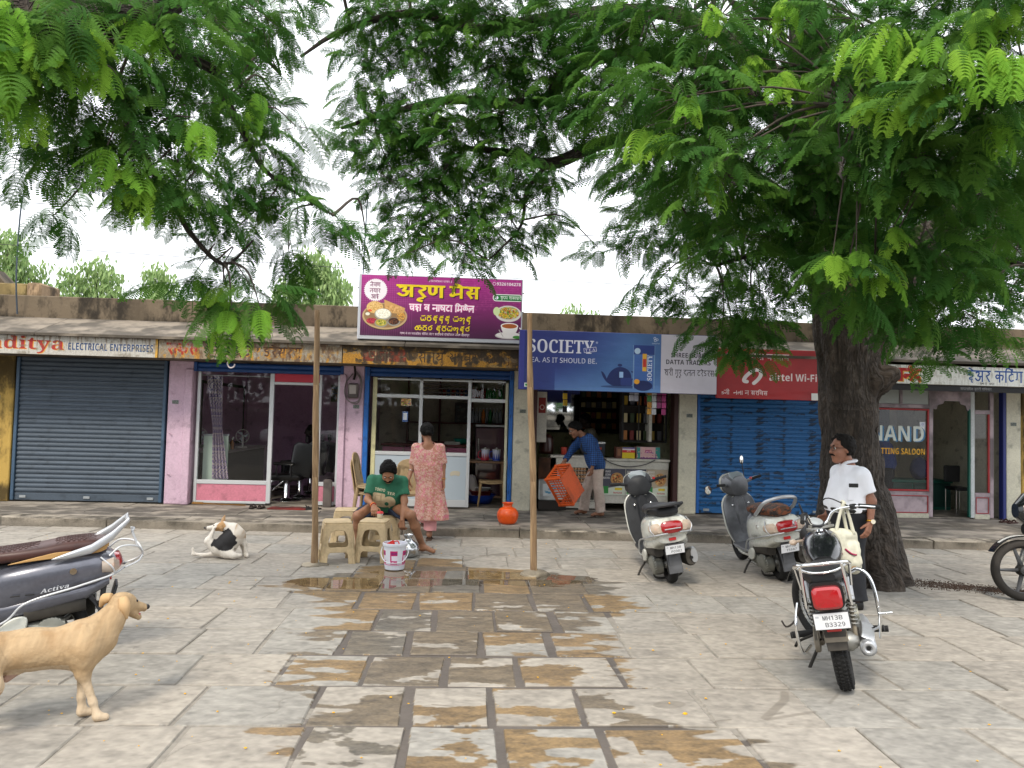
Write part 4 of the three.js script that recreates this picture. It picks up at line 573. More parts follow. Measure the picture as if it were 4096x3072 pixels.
function wheel(root, name, x, y, r, tr, rimM, tyreM, spokes, treads) {
  const t = part(name, geo([new THREE.TorusGeometry(r - tr, tr, 14, 44)]), tyreM, root); t.position.set(x, y, 0); t.scale.z = 1.15;
  part('rim', [lathe([[r - tr * 1.7, -tr * 0.6], [r - tr * 1.9, -tr * 0.3], [r - tr * 2.1, 0], [r - tr * 1.9, tr * 0.3], [r - tr * 1.7, tr * 0.6], [r - tr * 1.55, tr * 0.6], [r - tr * 1.55, -tr * 0.6], [r - tr * 1.7, -tr * 0.6]], 36).rotateX(Math.PI / 2), lathe([[0.001, -0.06], [0.045, -0.055], [0.05, -0.03], [0.05, 0.03], [0.045, 0.055], [0.001, 0.06]], 18).rotateX(Math.PI / 2)], rimM, t);
  if (spokes > 8) { const l = []; for (let i = 0; i < spokes; i++) { const a = i / spokes * 6.2832, b = a + (i % 2 ? 0.35 : -0.35), s = i % 2 ? 0.03 : -0.03; l.push(rod([0.045 * Math.cos(b), 0.045 * Math.sin(b), s], [(r - tr * 1.7) * Math.cos(a), (r - tr * 1.7) * Math.sin(a), 0], 0.0022, 0.0022, 4, false)); } part('spokes', l, VM.silver, t); }
  else for (let i = 0; i < spokes; i++) { const a = i / spokes * 6.2832; part('spoke', taper([[0.03 * Math.cos(a), 0.03 * Math.sin(a), 0], [(r - tr * 1.6) * Math.cos(a), (r - tr * 1.6) * Math.sin(a), 0]], [0.022, 0.013], 2, 6), rimM, t); }
  if (treads) { const l = []; for (let i = 0; i < 64; i++) for (const s of [-0.62, -0.22, 0.22, 0.62]) { const a = (i + (s > 0 ? 0.5 : 0) + (Math.abs(s) > 0.5 ? 0.25 : 0)) / 64 * 6.2832, ps = s * 1.15, rr0 = r - tr + tr * Math.cos(ps); l.push(cbox(0.013, 0.012, tr * 0.34, 0, 0, 0, 0.002).rotateX(-ps).translate(0, rr0, tr * Math.sin(ps)).rotateZ(a)); } part('tread_blocks', l, tyreM, t, { kind: 'stuff' }); }
  return t;
}
function arcStrip(cx, cy, r, a0, a1, hw, th, n = 14) { // mudguard over a wheel
  const P = []; for (let i = 0; i <= n; i++) { const a = lerp(a0, a1, i / n); P.push([cx + r * Math.cos(a), cy + r * Math.sin(a)]); } const Q = []; for (let i = n; i >= 0; i--) { const a = lerp(a0, a1, i / n); Q.push([cx + (r - th) * Math.cos(a), cy + (r - th) * Math.sin(a)]); }
  return prism([...P, ...Q], hw * 2, { bevel: 0.003 });
}
function scooter(o) {
  const t = thing('scooter', o.label, 'scooter', o.pos, 0); t.rotation.set(o.lean, o.yaw, o.pitch || 0, 'YXZ'); t.scale.setScalar(o.size || 0.94); const P = (n, l, m, p = t) => part(n, l, m, p), B = o.paint;
  wheel(t, 'rear_wheel', 0, 0.215, 0.215, 0.047, VM.alloy, VM.tyre, 5); wheel(t, 'front_wheel', 1.24, 0.215, 0.215, 0.045, VM.alloy, VM.tyre, 5);
  // body
  const body = P('rear_body', loft([[-0.42, 0.63, 0.715, 0.12, 2.6], [-0.37, 0.575, 0.76, 0.19, 2.7], [-0.26, 0.5, 0.785, 0.215, 2.8], [-0.05, 0.45, 0.775, 0.222, 2.8], [0.15, 0.41, 0.75, 0.215, 2.8], [0.32, 0.36, 0.72, 0.19, 2.8], [0.43, 0.33, 0.68, 0.15, 2.8], [0.48, 0.33, 0.64, 0.1, 2.6]], 28), B);
  P('lower_skirt', loft([[-0.36, 0.5, 0.6, 0.15], [-0.2, 0.41, 0.56, 0.2], [0.1, 0.35, 0.52, 0.205], [0.35, 0.29, 0.48, 0.185], [0.46, 0.27, 0.4, 0.15]], 20), o.skirt || B);
  P('seat_column', loft([[0.3, 0.34, 0.74, 0.13], [0.46, 0.3, 0.73, 0.14], [0.5, 0.3, 0.7, 0.1]], 16), o.inner);
  const seat = P('seat', loft([[-0.36, 0.79, 0.83, 0.06], [-0.33, 0.772, 0.87, 0.115], [-0.2, 0.76, 0.885, 0.145], [-0.05, 0.752, 0.882, 0.155], [0.08, 0.748, 0.862, 0.16], [0.25, 0.742, 0.85, 0.158], [0.4, 0.73, 0.838, 0.125], [0.47, 0.725, 0.815, 0.075]], 26), o.seat);
  if (o.quilt) { const l = []; for (const [a, b] of [[-0.28, 0.02], [0.1, 0.4]]) for (let k = -7; k < 14; k++) for (const s of [-1, 1]) { const pts = []; for (let q = 0; q <= 6; q++) { const z = lerp(-0.12, 0.12, q / 6), x = a + k * 0.035 + s * z * 0.8; if (x > a && x < b) pts.push([x, 0.002 + (x < 0.05 ? 0.886 - 0.25 * (x + 0.2) ** 2 - 0.05 * Math.max(0, x + 0.05) : 0.862 - 0.06 * (x - 0.08)) - 2.2 * Math.abs(z) ** 3 * 4, z]); } if (pts.length > 2) l.push(tube(pts, 0.0022, 8, 4)); } P('quilting', l, VM.seatBr, seat); for (const s of [-1, 1]) P('tan_side_panel', prism(smoothPts([[-0.36, 0.84], [-0.2, 0.80], [0.0, 0.80], [0.14, 0.775], [0.3, 0.742], [0.12, 0.752], [-0.14, 0.762], [-0.33, 0.785]], 4), 0.012, { bevel: 0.004 }).translate(0, 0, s * 0.153), VM.seatTan, seat); }
  // grab rail
  const G = (pts, r, m, n = 'grab_rail') => P(n, tube(pts, r, 36, 8), m);
  if (o.rail === 'hoop') G([[-0.08, 0.79, -0.2], [-0.2, 0.85, -0.205], [-0.34, 0.95, -0.17], [-0.39, 0.985, 0], [-0.34, 0.95, 0.17], [-0.2, 0.85, 0.205], [-0.08, 0.79, 0.2]], 0.02, VM.silver); else if (o.rail === 'fin') { for (const s of [-1, 1]) P('grab_rail', loft([[-0.5, 0.98, 1.02, 0.012, 2.6, s * 0.13], [-0.38, 0.855, 0.925, 0.018, 2.6, s * 0.165], [-0.24, 0.775, 0.845, 0.022, 2.6, s * 0.195], [-0.08, 0.755, 0.8, 0.02, 2.6, s * 0.208], [0.02, 0.758, 0.765, 0.006, 2.6, s * 0.21]], 14), VM.silver); P('grab_rail_bridge', rod([-0.49, 0.995, -0.13], [-0.49, 0.995, 0.13], 0.016), VM.silver); } else { G([[-0.02, 0.8, -0.17], [-0.22, 0.87, -0.185], [-0.4, 0.9, -0.13], [-0.44, 0.905, 0], [-0.4, 0.9, 0.13], [-0.22, 0.87, 0.185], [-0.02, 0.8, 0.17]], 0.017, VM.plasD); P('grab_rail_pad', loft([[-0.42, 0.885, 0.91, 0.1], [-0.34, 0.875, 0.92, 0.13], [-0.26, 0.87, 0.905, 0.12]], 14), VM.plasD); }
  // tail light with indicators
  const tl = P('tail_light', loft([[-0.452, 0.64, 0.7, 0.085, 3], [-0.43, 0.61, 0.735, 0.115, 3], [-0.37, 0.61, 0.74, 0.13, 3]], 20), VM.red); for (const s of [-1, 1]) { P('indicator', loft([[-0.43, 0.63, 0.69, 0.03, 2.4, s * 0.13], [-0.39, 0.61, 0.725, 0.06, 2.4, s * 0.155], [-0.31, 0.62, 0.71, 0.05, 2.4, s * 0.18]], 14), VM.lens, tl); P('bulb', new THREE.SphereGeometry(0.018, 10, 8).translate(-0.385, 0.665, s * 0.165), mat('#d98a3a', 0.3), tl); } P('chrome_strip', rod([-0.457, 0.66, -0.085], [-0.457, 0.66, 0.085], 0.006), VM.silver, tl);
  // rear mudguard, plate
  P('rear_mudguard', [arcStrip(0, 0.2, 0.31, 1.5, 3.25, 0.075, 0.012), prism([[-0.3, 0.2], [-0.36, 0.6], [-0.32, 0.61], [-0.27, 0.2]], 0.13, { bevel: 0.004 })], VM.plasG); P('reflector', cbox(0.014, 0.03, 0.075, -0.37, 0.54, 0, 0.003), VM.redL); numberPlate(t, o.plate[0], o.plate[1], [-0.395, 0.44, 0], 0.2, 0.1, 0.28);
  // engine on the left, silencer on the right
  P('engine', [loft([[-0.06, 0.14, 0.3, 0.05, 2.6, -0.13], [0.1, 0.12, 0.3, 0.055, 2.6, -0.135], [0.4, 0.17, 0.31, 0.05, 2.6, -0.13], [0.5, 0.19, 0.28, 0.04, 2.6, -0.12]], 16), lathe([[0.001, -0.05], [0.1, -0.05], [0.11, -0.02], [0.11, 0.05]], 24).rotateX(Math.PI / 2).translate(0.03, 0.215, -0.13), ...[0, 1, 2, 3, 4].map((i) => cbox(0.2, 0.008, 0.012, 0.27, 0.2 + 0.02 * i, -0.185))], VM.engine); P('air_cleaner', [loft([[-0.2, 0.34, 0.45, 0.05, 3, -0.13], [0.2, 0.3, 0.43, 0.055, 3, -0.14]], 14), rod([0.05, 0.3, -0.05], [-0.12, 0.56, -0.06], 0.03)], VM.engineD);
  const sl = P('silencer', loft([[-0.26, 0.22, 0.38, 0.055, 2.4, 0.19], [-0.22, 0.2, 0.39, 0.065, 2.4, 0.19], [0.1, 0.18, 0.32, 0.06, 2.4, 0.18], [0.25, 0.2, 0.26, 0.03, 2.4, 0.16]], 18), VM.engineD); P('heat_shield', loft([[-0.27, 0.24, 0.39, 0.035, 2.4, 0.225], [-0.2, 0.23, 0.4, 0.04, 2.4, 0.225], [0.08, 0.23, 0.33, 0.03, 2.4, 0.225]], 14), VM.silver, sl); P('outlet', rod([-0.262, 0.3, 0.19], [-0.29, 0.3, 0.19], 0.016), M.black, sl);
  for (const s of [-1, 1]) P('shock_absorber', [tube(Array.from({ length: 40 }, (_, i) => [-0.02 - 0.0035 * i + 0.02 * Math.cos(i * 1.3), 0.28 + 0.007 * i, s * 0.1 + 0.02 * Math.sin(i * 1.3)]), 0.005, 120, 4)], VM.engineD);
  // floor, shield, apron
  P('floorboard', loft([[0.42, 0.255, 0.315, 0.18, 4], [0.6, 0.25, 0.305, 0.185, 4], [0.95, 0.25, 0.305, 0.175, 4], [1.0, 0.27, 0.33, 0.15, 4]], 20), o.inner); P('floor_side', loft([[0.38, 0.2, 0.255, 0.165, 3], [0.7, 0.19, 0.25, 0.18, 3], [1.0, 0.22, 0.3, 0.15, 3]], 16), B);
  const outl = smoothPts([[-0.13, 0.27], [0.13, 0.27], [0.205, 0.42], [0.22, 0.62], [0.2, 0.8], [0.12, 0.885], [-0.12, 0.885], [-0.2, 0.8], [-0.22, 0.62], [-0.205, 0.42]], 4); const tiltX = (g) => g.rotateY(Math.PI / 2).applyMatrix4(new THREE.Matrix4().set(1, 0.2, 0, 0.93 - 0.055, 0, 1, 0, 0, 0, 0, 1, 0, 0, 0, 0, 1));
  P('inner_shield', tiltX(prism(outl.map(([x, y]) => [x * 0.96, 0.275 + (y - 0.275) * 0.985]), 0.05, { bevel: 0.015, bs: 2 })), o.inner); P('front_shield', tiltX(prism(outl, 0.03, { bevel: 0.01, bs: 2 })).translate(0.035, 0, 0), B); P('front_apron', loft([[1.02, 0.4, 0.88, 0.14, 2.4], [1.1, 0.42, 0.86, 0.12, 2.4], [1.16, 0.5, 0.8, 0.07, 2.4]], 18), B); P('inner_spine', loft([[0.93, 0.34, 0.86, 0.05, 3], [0.98, 0.3, 0.88, 0.07, 3], [1.06, 0.4, 0.9, 0.07, 3]], 14), o.inner2 || o.inner);
  for (const [y, z] of [[0.76, -0.1], [0.76, 0.1], [0.7, 0]]) P('screw', new THREE.SphereGeometry(0.016, 8, 6).translate(1.01 - 0.05, y, z), M.chrome); 
  // front mudguard and fork
  P('front_mudguard', loft([[1.02, 0.24, 0.36, 0.05, 2.4], [1.1, 0.33, 0.46, 0.08, 2.4], [1.24, 0.37, 0.49, 0.085, 2.4], [1.38, 0.32, 0.45, 0.075, 2.4], [1.46, 0.25, 0.36, 0.04, 2.4]], 18), B); for (const s of [-1, 1]) P('fork_leg', rod([1.24, 0.215, s * 0.075], [1.16, 0.5, s * 0.06], 0.018), VM.alloy);
  // handlebar cowl, turned with the steering
  const h = new THREE.Group(); h.name = 'handlebar'; h.position.set(1.06, 0.9, 0); h.rotation.y = o.steer; t.add(h); const H = (n, l, m) => part(n, l, m, h);
  H('cowl', loft([[-0.13, 0.0, 0.16, 0.06, 2.6], [-0.1, -0.04, 0.2, 0.13, 2.6], [0.0, -0.04, 0.24, 0.17, 2.6], [0.06, 0.0, 0.24, 0.17, 2.6]], 22), o.inner); H('cowl_front', loft([[0.05, -0.02, 0.25, 0.175, 2.6], [0.1, 0.0, 0.245, 0.16, 2.6], [0.16, 0.04, 0.2, 0.1, 2.6]], 22), B); H('headlight', loft([[0.13, 0.05, 0.17, 0.09, 2.4], [0.175, 0.075, 0.15, 0.06, 2.4]], 16), VM.lens); H('steering_neck', rod([-0.03, 0.02, 0], [0.0, -0.14, 0], 0.055, 0.075, 14), o.inner);
  const cl = H('instrument_panel', loft([[-0.045, 0, 0.012, 0.09, 2.4], [0.02, 0, 0.016, 0.11, 2.4], [0.075, 0, 0.012, 0.07, 2.4]], 18), mat('#7c8488', 0.12, { clearcoat: 1 })); cl.position.set(-0.065, 0.2, 0); cl.rotation.z = 0.75;
  for (const s of [-1, 1]) { H('bar', rod([-0.03, 0.1, s * 0.12], [-0.07, 0.13, s * 0.22], 0.022), o.inner); H('grip', rod([-0.07, 0.13, s * 0.21], [-0.11, 0.15, s * 0.345], 0.019, 0.017, 12), M.rubber); H('lever', tube([[0.0, 0.12, s * 0.2], [-0.02, 0.14, s * 0.28], [-0.06, 0.15, s * 0.33]], 0.006, 10, 5), VM.silver); }
  H('switch_button', cbox(0.02, 0.025, 0.03, -0.1, 0.15, 0.19), VM.redL);
  if (o.mirrors) for (const [p, q, sp] of [[[0.0, 0.16, 0.17], [0.03, 0.38, 0.2], 0.35], [[0.0, 0.12, -0.2], [0.02, 0.1, -0.4], -0.4]]) { H('mirror_stalk', tube([p, [lerp(p[0], q[0], 0.5), lerp(p[1], q[1], 0.6), lerp(p[2], q[2], 0.5)], q], 0.006, 12, 6), M.black); const mm = H('mirror', lathe([[0.001, -0.012], [0.05, -0.01], [0.058, 0], [0.055, 0.004]], 24), M.black); mm.scale.set(1, 1, 0.78); mm.position.set(...q); mm.rotation.set(0, sp, Math.PI / 2 + 0.1); const gl = part('mirror_glass', lathe([[0.0005, 0.006], [0.03, 0.0055], [0.052, 0.003]], 24), VM.mirror, mm); }
  // crash bars and stands
  for (const s of [-1, 1]) P('side_guard', [tube([[0.5, 0.27, s * 0.2], [0.3, 0.36, s * 0.245], [0.2, 0.46, s * 0.25], [-0.15, 0.55, s * 0.25], [-0.38, 0.6, s * 0.2], [-0.47, 0.62, s * 0.06]], 0.009, 40, 6), tube([[-0.3, 0.74, s * 0.19], [-0.38, 0.66, s * 0.22], [-0.4, 0.6, s * 0.19]], 0.007, 12, 6)], o.guard || M.chrome);
  if (o.carrier) P('rear_carrier', [tube([[-0.36, 0.74, -0.17], [-0.44, 0.8, -0.15], [-0.56, 0.78, -0.1], [-0.6, 0.7, 0], [-0.56, 0.78, 0.1], [-0.44, 0.8, 0.15], [-0.36, 0.74, 0.17]], 0.008, 40, 6), tube([[-0.47, 0.62, -0.08], [-0.57, 0.66, -0.06], [-0.6, 0.7, 0], [-0.57, 0.66, 0.06], [-0.47, 0.62, 0.08]], 0.007, 24, 6), rod([-0.56, 0.78, -0.1], [-0.52, 0.9, -0.1], 0.007), tube([[-0.52, 0.9, -0.1], [-0.54, 0.91, 0], [-0.52, 0.9, 0.1]], 0.007, 10, 6), rod([-0.56, 0.78, 0.1], [-0.52, 0.9, 0.1], 0.007)], mat('#c9ccd0', 0.4, { metal: 0.3 }));
  P('side_stand', [tube([[0.42, 0.22, -0.14], [0.4, 0.12, -0.24], [0.38, -0.01 - 0.05 * (o.lean || 0), -0.32]], 0.012, 12, 6), rod([0.42, 0.0, -0.32], [0.33, 0.0, -0.33], 0.012)], VM.engineD); P('main_stand', tube([[0.22, 0.14, -0.12], [0.12, 0.06, -0.15], [0.12, 0.06, 0.15], [0.22, 0.14, 0.12]], 0.013, 20, 6), VM.engineD); for (const s of [-1, 1]) P('foot_rest', prism(smoothPts([[0.2, 0.25], [0.32, 0.22], [0.36, 0.28], [0.26, 0.36], [0.18, 0.35]], 4), 0.03, { bevel: 0.008 }).translate(0, 0, s * 0.2), s < 0 ? VM.paintW : VM.plasG);
  if (o.script) { const tx = canvasTex(256, 64, (g, w, h) => { g.clearRect(0, 0, w, h); fit(g, o.script, 6, 46, 240, 52, o.scriptC, 'bold italic', 'serif'); }); for (const s of [-1]) { const g = new THREE.PlaneGeometry(0.2, 0.05); g.userData.keepUV = true; const m = P('badge', g, mat(0xffffff, 0.3, { map: tx, transparent: true, alphaTest: 0.4 })); m.position.set(-0.0, 0.545, -0.228); m.rotation.set(0.05, Math.PI, o.scriptTilt || 0.1); } }
  if (o.key) P('lock', new THREE.CylinderGeometry(0.022, 0.024, 0.012, 16).rotateX(Math.PI / 2).translate(-0.12, 0.66, -0.222), M.chrome);
  for (const x of o.vents || []) P('vent_slot', cbox(0.06, 0.008, 0.01, x, 0.52, -0.215), M.black);
  return t;
}
scooter({ label: 'white scooter with black seat and tail light facing the yard, parked before the tea counter', pos: [2.14, 0, -7.87], yaw: (90 - 1) * RAD, lean: -0.18, steer: -0.1, paint: VM.paintW, inner: VM.plasD, seat: VM.seatK, rail: 'pad', plate: ['MH13B', 'P0982'], guard: VM.silver });
scooter({ label: 'white scooter with camouflage seat and round mirrors, parked before the blue shutter', pos: [3.38, 0, -8.08], yaw: (90 + 0) * RAD, lean: -0.19, steer: 0.35, paint: VM.paintW, inner: mat('#83858a', 0.6, { map: T.grimeC }), seat: VM.seatCamo, rail: 'hoop', plate: ['MH13B', 'T5687'], mirrors: true, script: 'Activa', scriptC: '#3a3d40', guard: VM.silver, key: true });
scooter({ label: 'grey scooter with brown quilted seat and chrome carrier behind the tan dog', pos: [-2.7, 0, -5.38], size: 0.87, yaw: (180 + 25) * RAD, lean: -0.03, pitch: -0.05, steer: 0.2, paint: VM.paintG, inner: VM.plasG, seat: VM.seatBr, quilt: true, rail: 'fin', plate: ['MH13B', 'A5801'], carrier: true, script: 'Activa', scriptC: '#b9bcc2', scriptTilt: 0.12, key: true, vents: [0.16, 0.25], guard: mat('#c9ccd0', 0.35, { metal: 0.4 }) });
function motorcycle(o) {
  const t = thing('motorcycle', o.label, 'motorcycle', o.pos, 0); t.rotation.set(o.lean, o.yaw, 0, 'YXZ'); t.scale.setScalar(o.size || 1); const P = (n, l, m, p = t) => part(n, l, m, p), TB = (pts, r, seg = 30) => tube(pts, r, seg, 8);
  wheel(t, 'rear_wheel', 0, 0.3, 0.3, 0.047, VM.dust, o.tyre, o.spokes, true);
  // rear end
  P('rear_mudguard', [arcStrip(0, 0.3, 0.345, 0.9, 2.9, 0.07, 0.01, 18)], VM.dust); P('mudflap', prism([[-0.06, 0.0], [0.06, 0.0], [0.07, 0.2], [-0.07, 0.2]], 0.012).rotateY(Math.PI / 2).rotateZ(-0.18).translate(-0.335, 0.33, 0), VM.engineD); P('reflector', cbox(0.012, 0.035, 0.085, -0.355, 0.47, 0, 0.003), VM.redL);
  P('seat', loft([[-0.42, 0.765, 0.82, 0.07], [-0.36, 0.74, 0.85, 0.11], [-0.1, 0.72, 0.84, 0.135], [0.15, 0.7, 0.8, 0.13], [0.38, 0.7, 0.785, 0.1], [0.45, 0.7, 0.77, 0.07]], 22), VM.seatK);
  P('tail_cowl', loft([[-0.44, 0.62, 0.76, 0.08], [-0.3, 0.58, 0.75, 0.11], [0.0, 0.52, 0.73, 0.12], [0.3, 0.5, 0.71, 0.11]], 18), VM.paintB); const tl = P('tail_light', loft([[-0.525, 0.635, 0.74, 0.07, 5], [-0.51, 0.62, 0.755, 0.085, 5], [-0.44, 0.62, 0.755, 0.085, 5]], 20), VM.red); P('light_housing', loft([[-0.46, 0.605, 0.775, 0.1, 4], [-0.38, 0.6, 0.78, 0.1, 4]], 16), M.black, tl); numberPlate(t, o.plate[0], o.plate[1], [-0.46, 0.545, 0], 0.2, 0.1, 0.15);
  P('grab_rail', [TB([[-0.02, 0.8, -0.15], [-0.3, 0.85, -0.165], [-0.48, 0.89, -0.13], [-0.52, 0.895, 0], [-0.48, 0.89, 0.13], [-0.3, 0.85, 0.165], [-0.02, 0.8, 0.15]], 0.012, 44), TB([[-0.35, 0.86, -0.155], [-0.42, 0.83, -0.06], [-0.42, 0.83, 0.06], [-0.35, 0.86, 0.155]], 0.009), rod([-0.49, 0.885, -0.12], [-0.42, 0.62, -0.13], 0.01), rod([-0.49, 0.885, 0.12], [-0.42, 0.62, 0.13], 0.01), rod([-0.25, 0.845, -0.165], [-0.22, 0.7, -0.15], 0.009), rod([-0.25, 0.845, 0.165], [-0.22, 0.7, 0.15], 0.009)], M.chrome);
  P('leg_guard', [TB([[-0.25, 0.62, -0.19], [-0.34, 0.5, -0.22], [-0.2, 0.3, -0.22], [0.1, 0.26, -0.18]], 0.01), TB([[0.12, 0.72, 0.16], [0.1, 0.74, 0.21], [0.08, 0.69, 0.265], [0.06, 0.5, 0.285], [0.1, 0.36, 0.27], [0.16, 0.32, 0.18]], 0.012), rod([0.0, 0.46, 0.28], [0.0, 0.46, 0.36], 0.01), rod([0.02, 0.46, 0.285], [0.1, 0.28, 0.26], 0.008)], M.chrome); P('bag_hook', TB([[-0.3, 0.6, -0.18], [-0.32, 0.52, -0.23], [-0.34, 0.5, -0.28], [-0.34, 0.54, -0.3]], 0.006, 14), M.dark);
  for (const s of [-1, 1]) { const sh = P('shock_absorber', rod([0.0, 0.33, s * 0.115], [0.06, 0.66, s * 0.125], 0.014), VM.dust); P('spring', tube(Array.from({ length: 73 }, (_, i) => { const f = i / 72, a = f * 8 * 6.2832; return [0.012 + 0.036 * f + 0.026 * Math.cos(a), 0.4 + 0.2 * f, s * (0.117 + 0.006 * f) + 0.026 * Math.sin(a)]; }), 0.006, 220, 5), VM.alloy, sh); P('shock_cover', rod([0.045, 0.56, s * 0.123], [0.065, 0.7, s * 0.127], 0.032, 0.03, 14), VM.silver, sh); P('swing_arm', rod([0, 0.3, s * 0.1], [0.45, 0.34, s * 0.08], 0.018), VM.dust); P('foot_peg', rod([0.3, 0.3, s * 0.16], [0.27, 0.3, s * 0.3], 0.02, 0.022, 12), M.rubber); P('front_peg', rod([0.52, 0.24, s * 0.18], [0.5, 0.24, s * 0.33], 0.02, 0.022, 12), M.rubber); P('side_panel', prism(smoothPts([[0.02, 0.52], [0.34, 0.46], [0.4, 0.62], [0.3, 0.7], [0.08, 0.7]], 4), 0.02, { bevel: 0.006 }).translate(0, 0, s * 0.13), VM.paintB); }
  P('chain_case', prism(smoothPts([[-0.08, 0.26], [0.42, 0.28], [0.44, 0.36], [0.02, 0.38], [-0.09, 0.34]], 4), 0.03, { bevel: 0.006 }).translate(0, 0, -0.13), VM.dust); P('drum_brake', lathe([[0.001, -0.05], [0.06, -0.045], [0.065, 0.02], [0.03, 0.07]], 20).rotateX(Math.PI / 2).translate(0, 0.3, 0.06), VM.alloy);
  const sl = P('silencer', [lathe([[0.02, 0.9], [0.04, 0.75], [0.05, 0.6], [0.052, 0.05], [0.05, 0.0], [0.03, -0.004], [0.014, 0.0], [0.013, 0.03]], 24).rotateZ(-Math.PI / 2).translate(-0.1, 0.27, 0.175), TB([[0.78, 0.27, 0.17], [0.9, 0.26, 0.12], [1.0, 0.34, 0.06]], 0.02, 16)], VM.silver); P('outlet', new THREE.CylinderGeometry(0.013, 0.013, 0.004, 14).rotateZ(Math.PI / 2).translate(-0.099, 0.27, 0.175), M.black, sl); P('heat_guard', prism(smoothPts([[-0.06, 0.0], [0.3, 0.0], [0.28, 0.03], [-0.02, 0.025]], 3), 0.08).rotateX(0.5).translate(0, 0.32, 0.18), VM.silver, sl);
  P('engine', [loft([[0.45, 0.2, 0.42, 0.09, 3], [0.6, 0.18, 0.46, 0.12, 3], [0.78, 0.2, 0.42, 0.11, 3], [0.86, 0.26, 0.36, 0.08, 3]], 18), ...[0, 1, 2, 3, 4].map((i) => cbox(0.15, 0.008, 0.2, 0.82 + 0.02 * i, 0.36 + 0.028 * i, 0)), rod([0.62, 0.32, -0.16], [0.62, 0.32, 0.16], 0.08, 0.08, 18)], VM.engine); P('frame', [rod([0.4, 0.35, 0], [0.5, 0.68, 0], 0.022), rod([0.98, 0.78, 0], [0.86, 0.3, 0], 0.02), rod([0.5, 0.68, 0], [1.02, 0.82, 0], 0.025), rod([-0.35, 0.66, -0.08], [0.5, 0.66, -0.06], 0.014), rod([-0.35, 0.66, 0.08], [0.5, 0.66, 0.06], 0.014), rod([0.5, 0.24, 0.16], [0.5, 0.24, -0.16], 0.014), rod([0.3, 0.3, 0.16], [0.3, 0.3, -0.16], 0.014)], VM.engineD);
  P('fuel_tank', loft([[0.38, 0.72, 0.8, 0.07, 2.5], [0.46, 0.7, 0.86, 0.11, 2.5], [0.62, 0.68, 0.92, 0.14, 2.5], [0.8, 0.69, 0.94, 0.14, 2.4], [0.93, 0.72, 0.92, 0.1, 2.3], [0.98, 0.76, 0.87, 0.05, 2.2]], 24), VM.paintB); P('fuel_cap', new THREE.CylinderGeometry(0.03, 0.032, 0.016, 18).translate(0.74, 0.945, 0), M.chrome);
  P('side_stand', [rod([0.42, 0.25, -0.1], [0.36, 0.0, -0.26], 0.012), rod([0.36, 0.004, -0.26], [0.3, 0.004, -0.28], 0.013), TB([[0.25, 0.3, -0.14], [0.2, 0.27, -0.26], [0.12, 0.26, -0.28]], 0.01)], VM.engineD);
  // steering
  const h = new THREE.Group(); h.name = 'front_end'; h.position.set(1.02, 0.84, 0); h.rotation.y = o.steer; t.add(h); const H = (n, l, m, p = h) => part(n, l, m, p); const wf = wheel(h, 'front_wheel', 0.24, 0.295 - 0.84, 0.295, 0.04, o.rim || VM.alloy, o.tyreF || VM.tyre, o.spokesF, false); if (o.disc) part('hub', lathe([[0.001, -0.05], [0.05, -0.045], [0.052, 0.045], [0.001, 0.05]], 18).rotateX(Math.PI / 2), VM.engineD, wf);
  for (const s of [-1, 1]) { H('fork_leg', [rod([0.24, -0.545, s * 0.085], [0.12, -0.2, s * 0.085], 0.024), rod([0.12, -0.2, s * 0.085], [-0.02, 0.12, s * 0.085], 0.016)], VM.alloy); H('indicator', [rod([0.1, 0.0, s * 0.09], [0.1, 0.0, s * 0.17], 0.01), new THREE.SphereGeometry(0.03, 10, 8).scale(1.2, 0.8, 1).translate(0.1, 0, s * 0.19)], o.fairing ? M.black : VM.lens); }
  const fm = H('front_mudguard', [arcStrip(0.24, -0.545, 0.335, 0.55, 2.3, 0.055, 0.012, 18)], VM.paintB); if (o.fairing) H('mudguard_stripe', arcStrip(0.24, -0.545, 0.338, 0.9, 1.8, 0.02, 0.004), M.white, fm);
  if (o.fairing) { H('headlamp_fairing', loft([[-0.02, -0.12, 0.22, 0.12, 2.4], [0.08, -0.14, 0.26, 0.15, 2.4], [0.18, -0.12, 0.2, 0.13, 2.4], [0.27, -0.04, 0.1, 0.07, 2.4]], 20), VM.paintB); H('windscreen', loft([[0.0, 0.2, 0.25, 0.1, 2.2], [0.07, 0.22, 0.35, 0.1, 2.2], [0.13, 0.2, 0.3, 0.06, 2.2]], 14), VM.plasD); for (const s of [-1, 1]) H('headlamp', loft([[0.16, -0.02, 0.12, 0.04, 2.2, s * 0.075], [0.235, 0.01, 0.09, 0.03, 2.2, s * 0.07]], 12), VM.lens); H('fairing_blade', prism([[0.0, -0.1], [0.22, -0.02], [0.24, 0.02], [0.04, -0.04]], 0.3), VM.silver); H('under_fairing', loft([[0.02, -0.22, -0.1, 0.08], [0.12, -0.24, -0.1, 0.1], [0.2, -0.2, -0.1, 0.06]], 14), M.black); } else { H('headlight', [lathe([[0.001, 0.1], [0.07, 0.08], [0.1, 0.02], [0.085, -0.06], [0.04, -0.1]], 24).rotateZ(-Math.PI / 2).translate(0.1, 0.02, 0)], M.black); const sp = H('speedometer', lathe([[0.001, 0.05], [0.06, 0.05], [0.068, 0.04], [0.06, -0.02], [0.02, -0.04]], 24), VM.plasD); sp.position.set(0.02, 0.1, -0.02); sp.rotation.z = 0.5; part('dial', lathe([[0.0005, 0.053], [0.05, 0.052], [0.056, 0.05]], 24), mat('#a8adb0', 0.15, { clearcoat: 1 }), sp); }
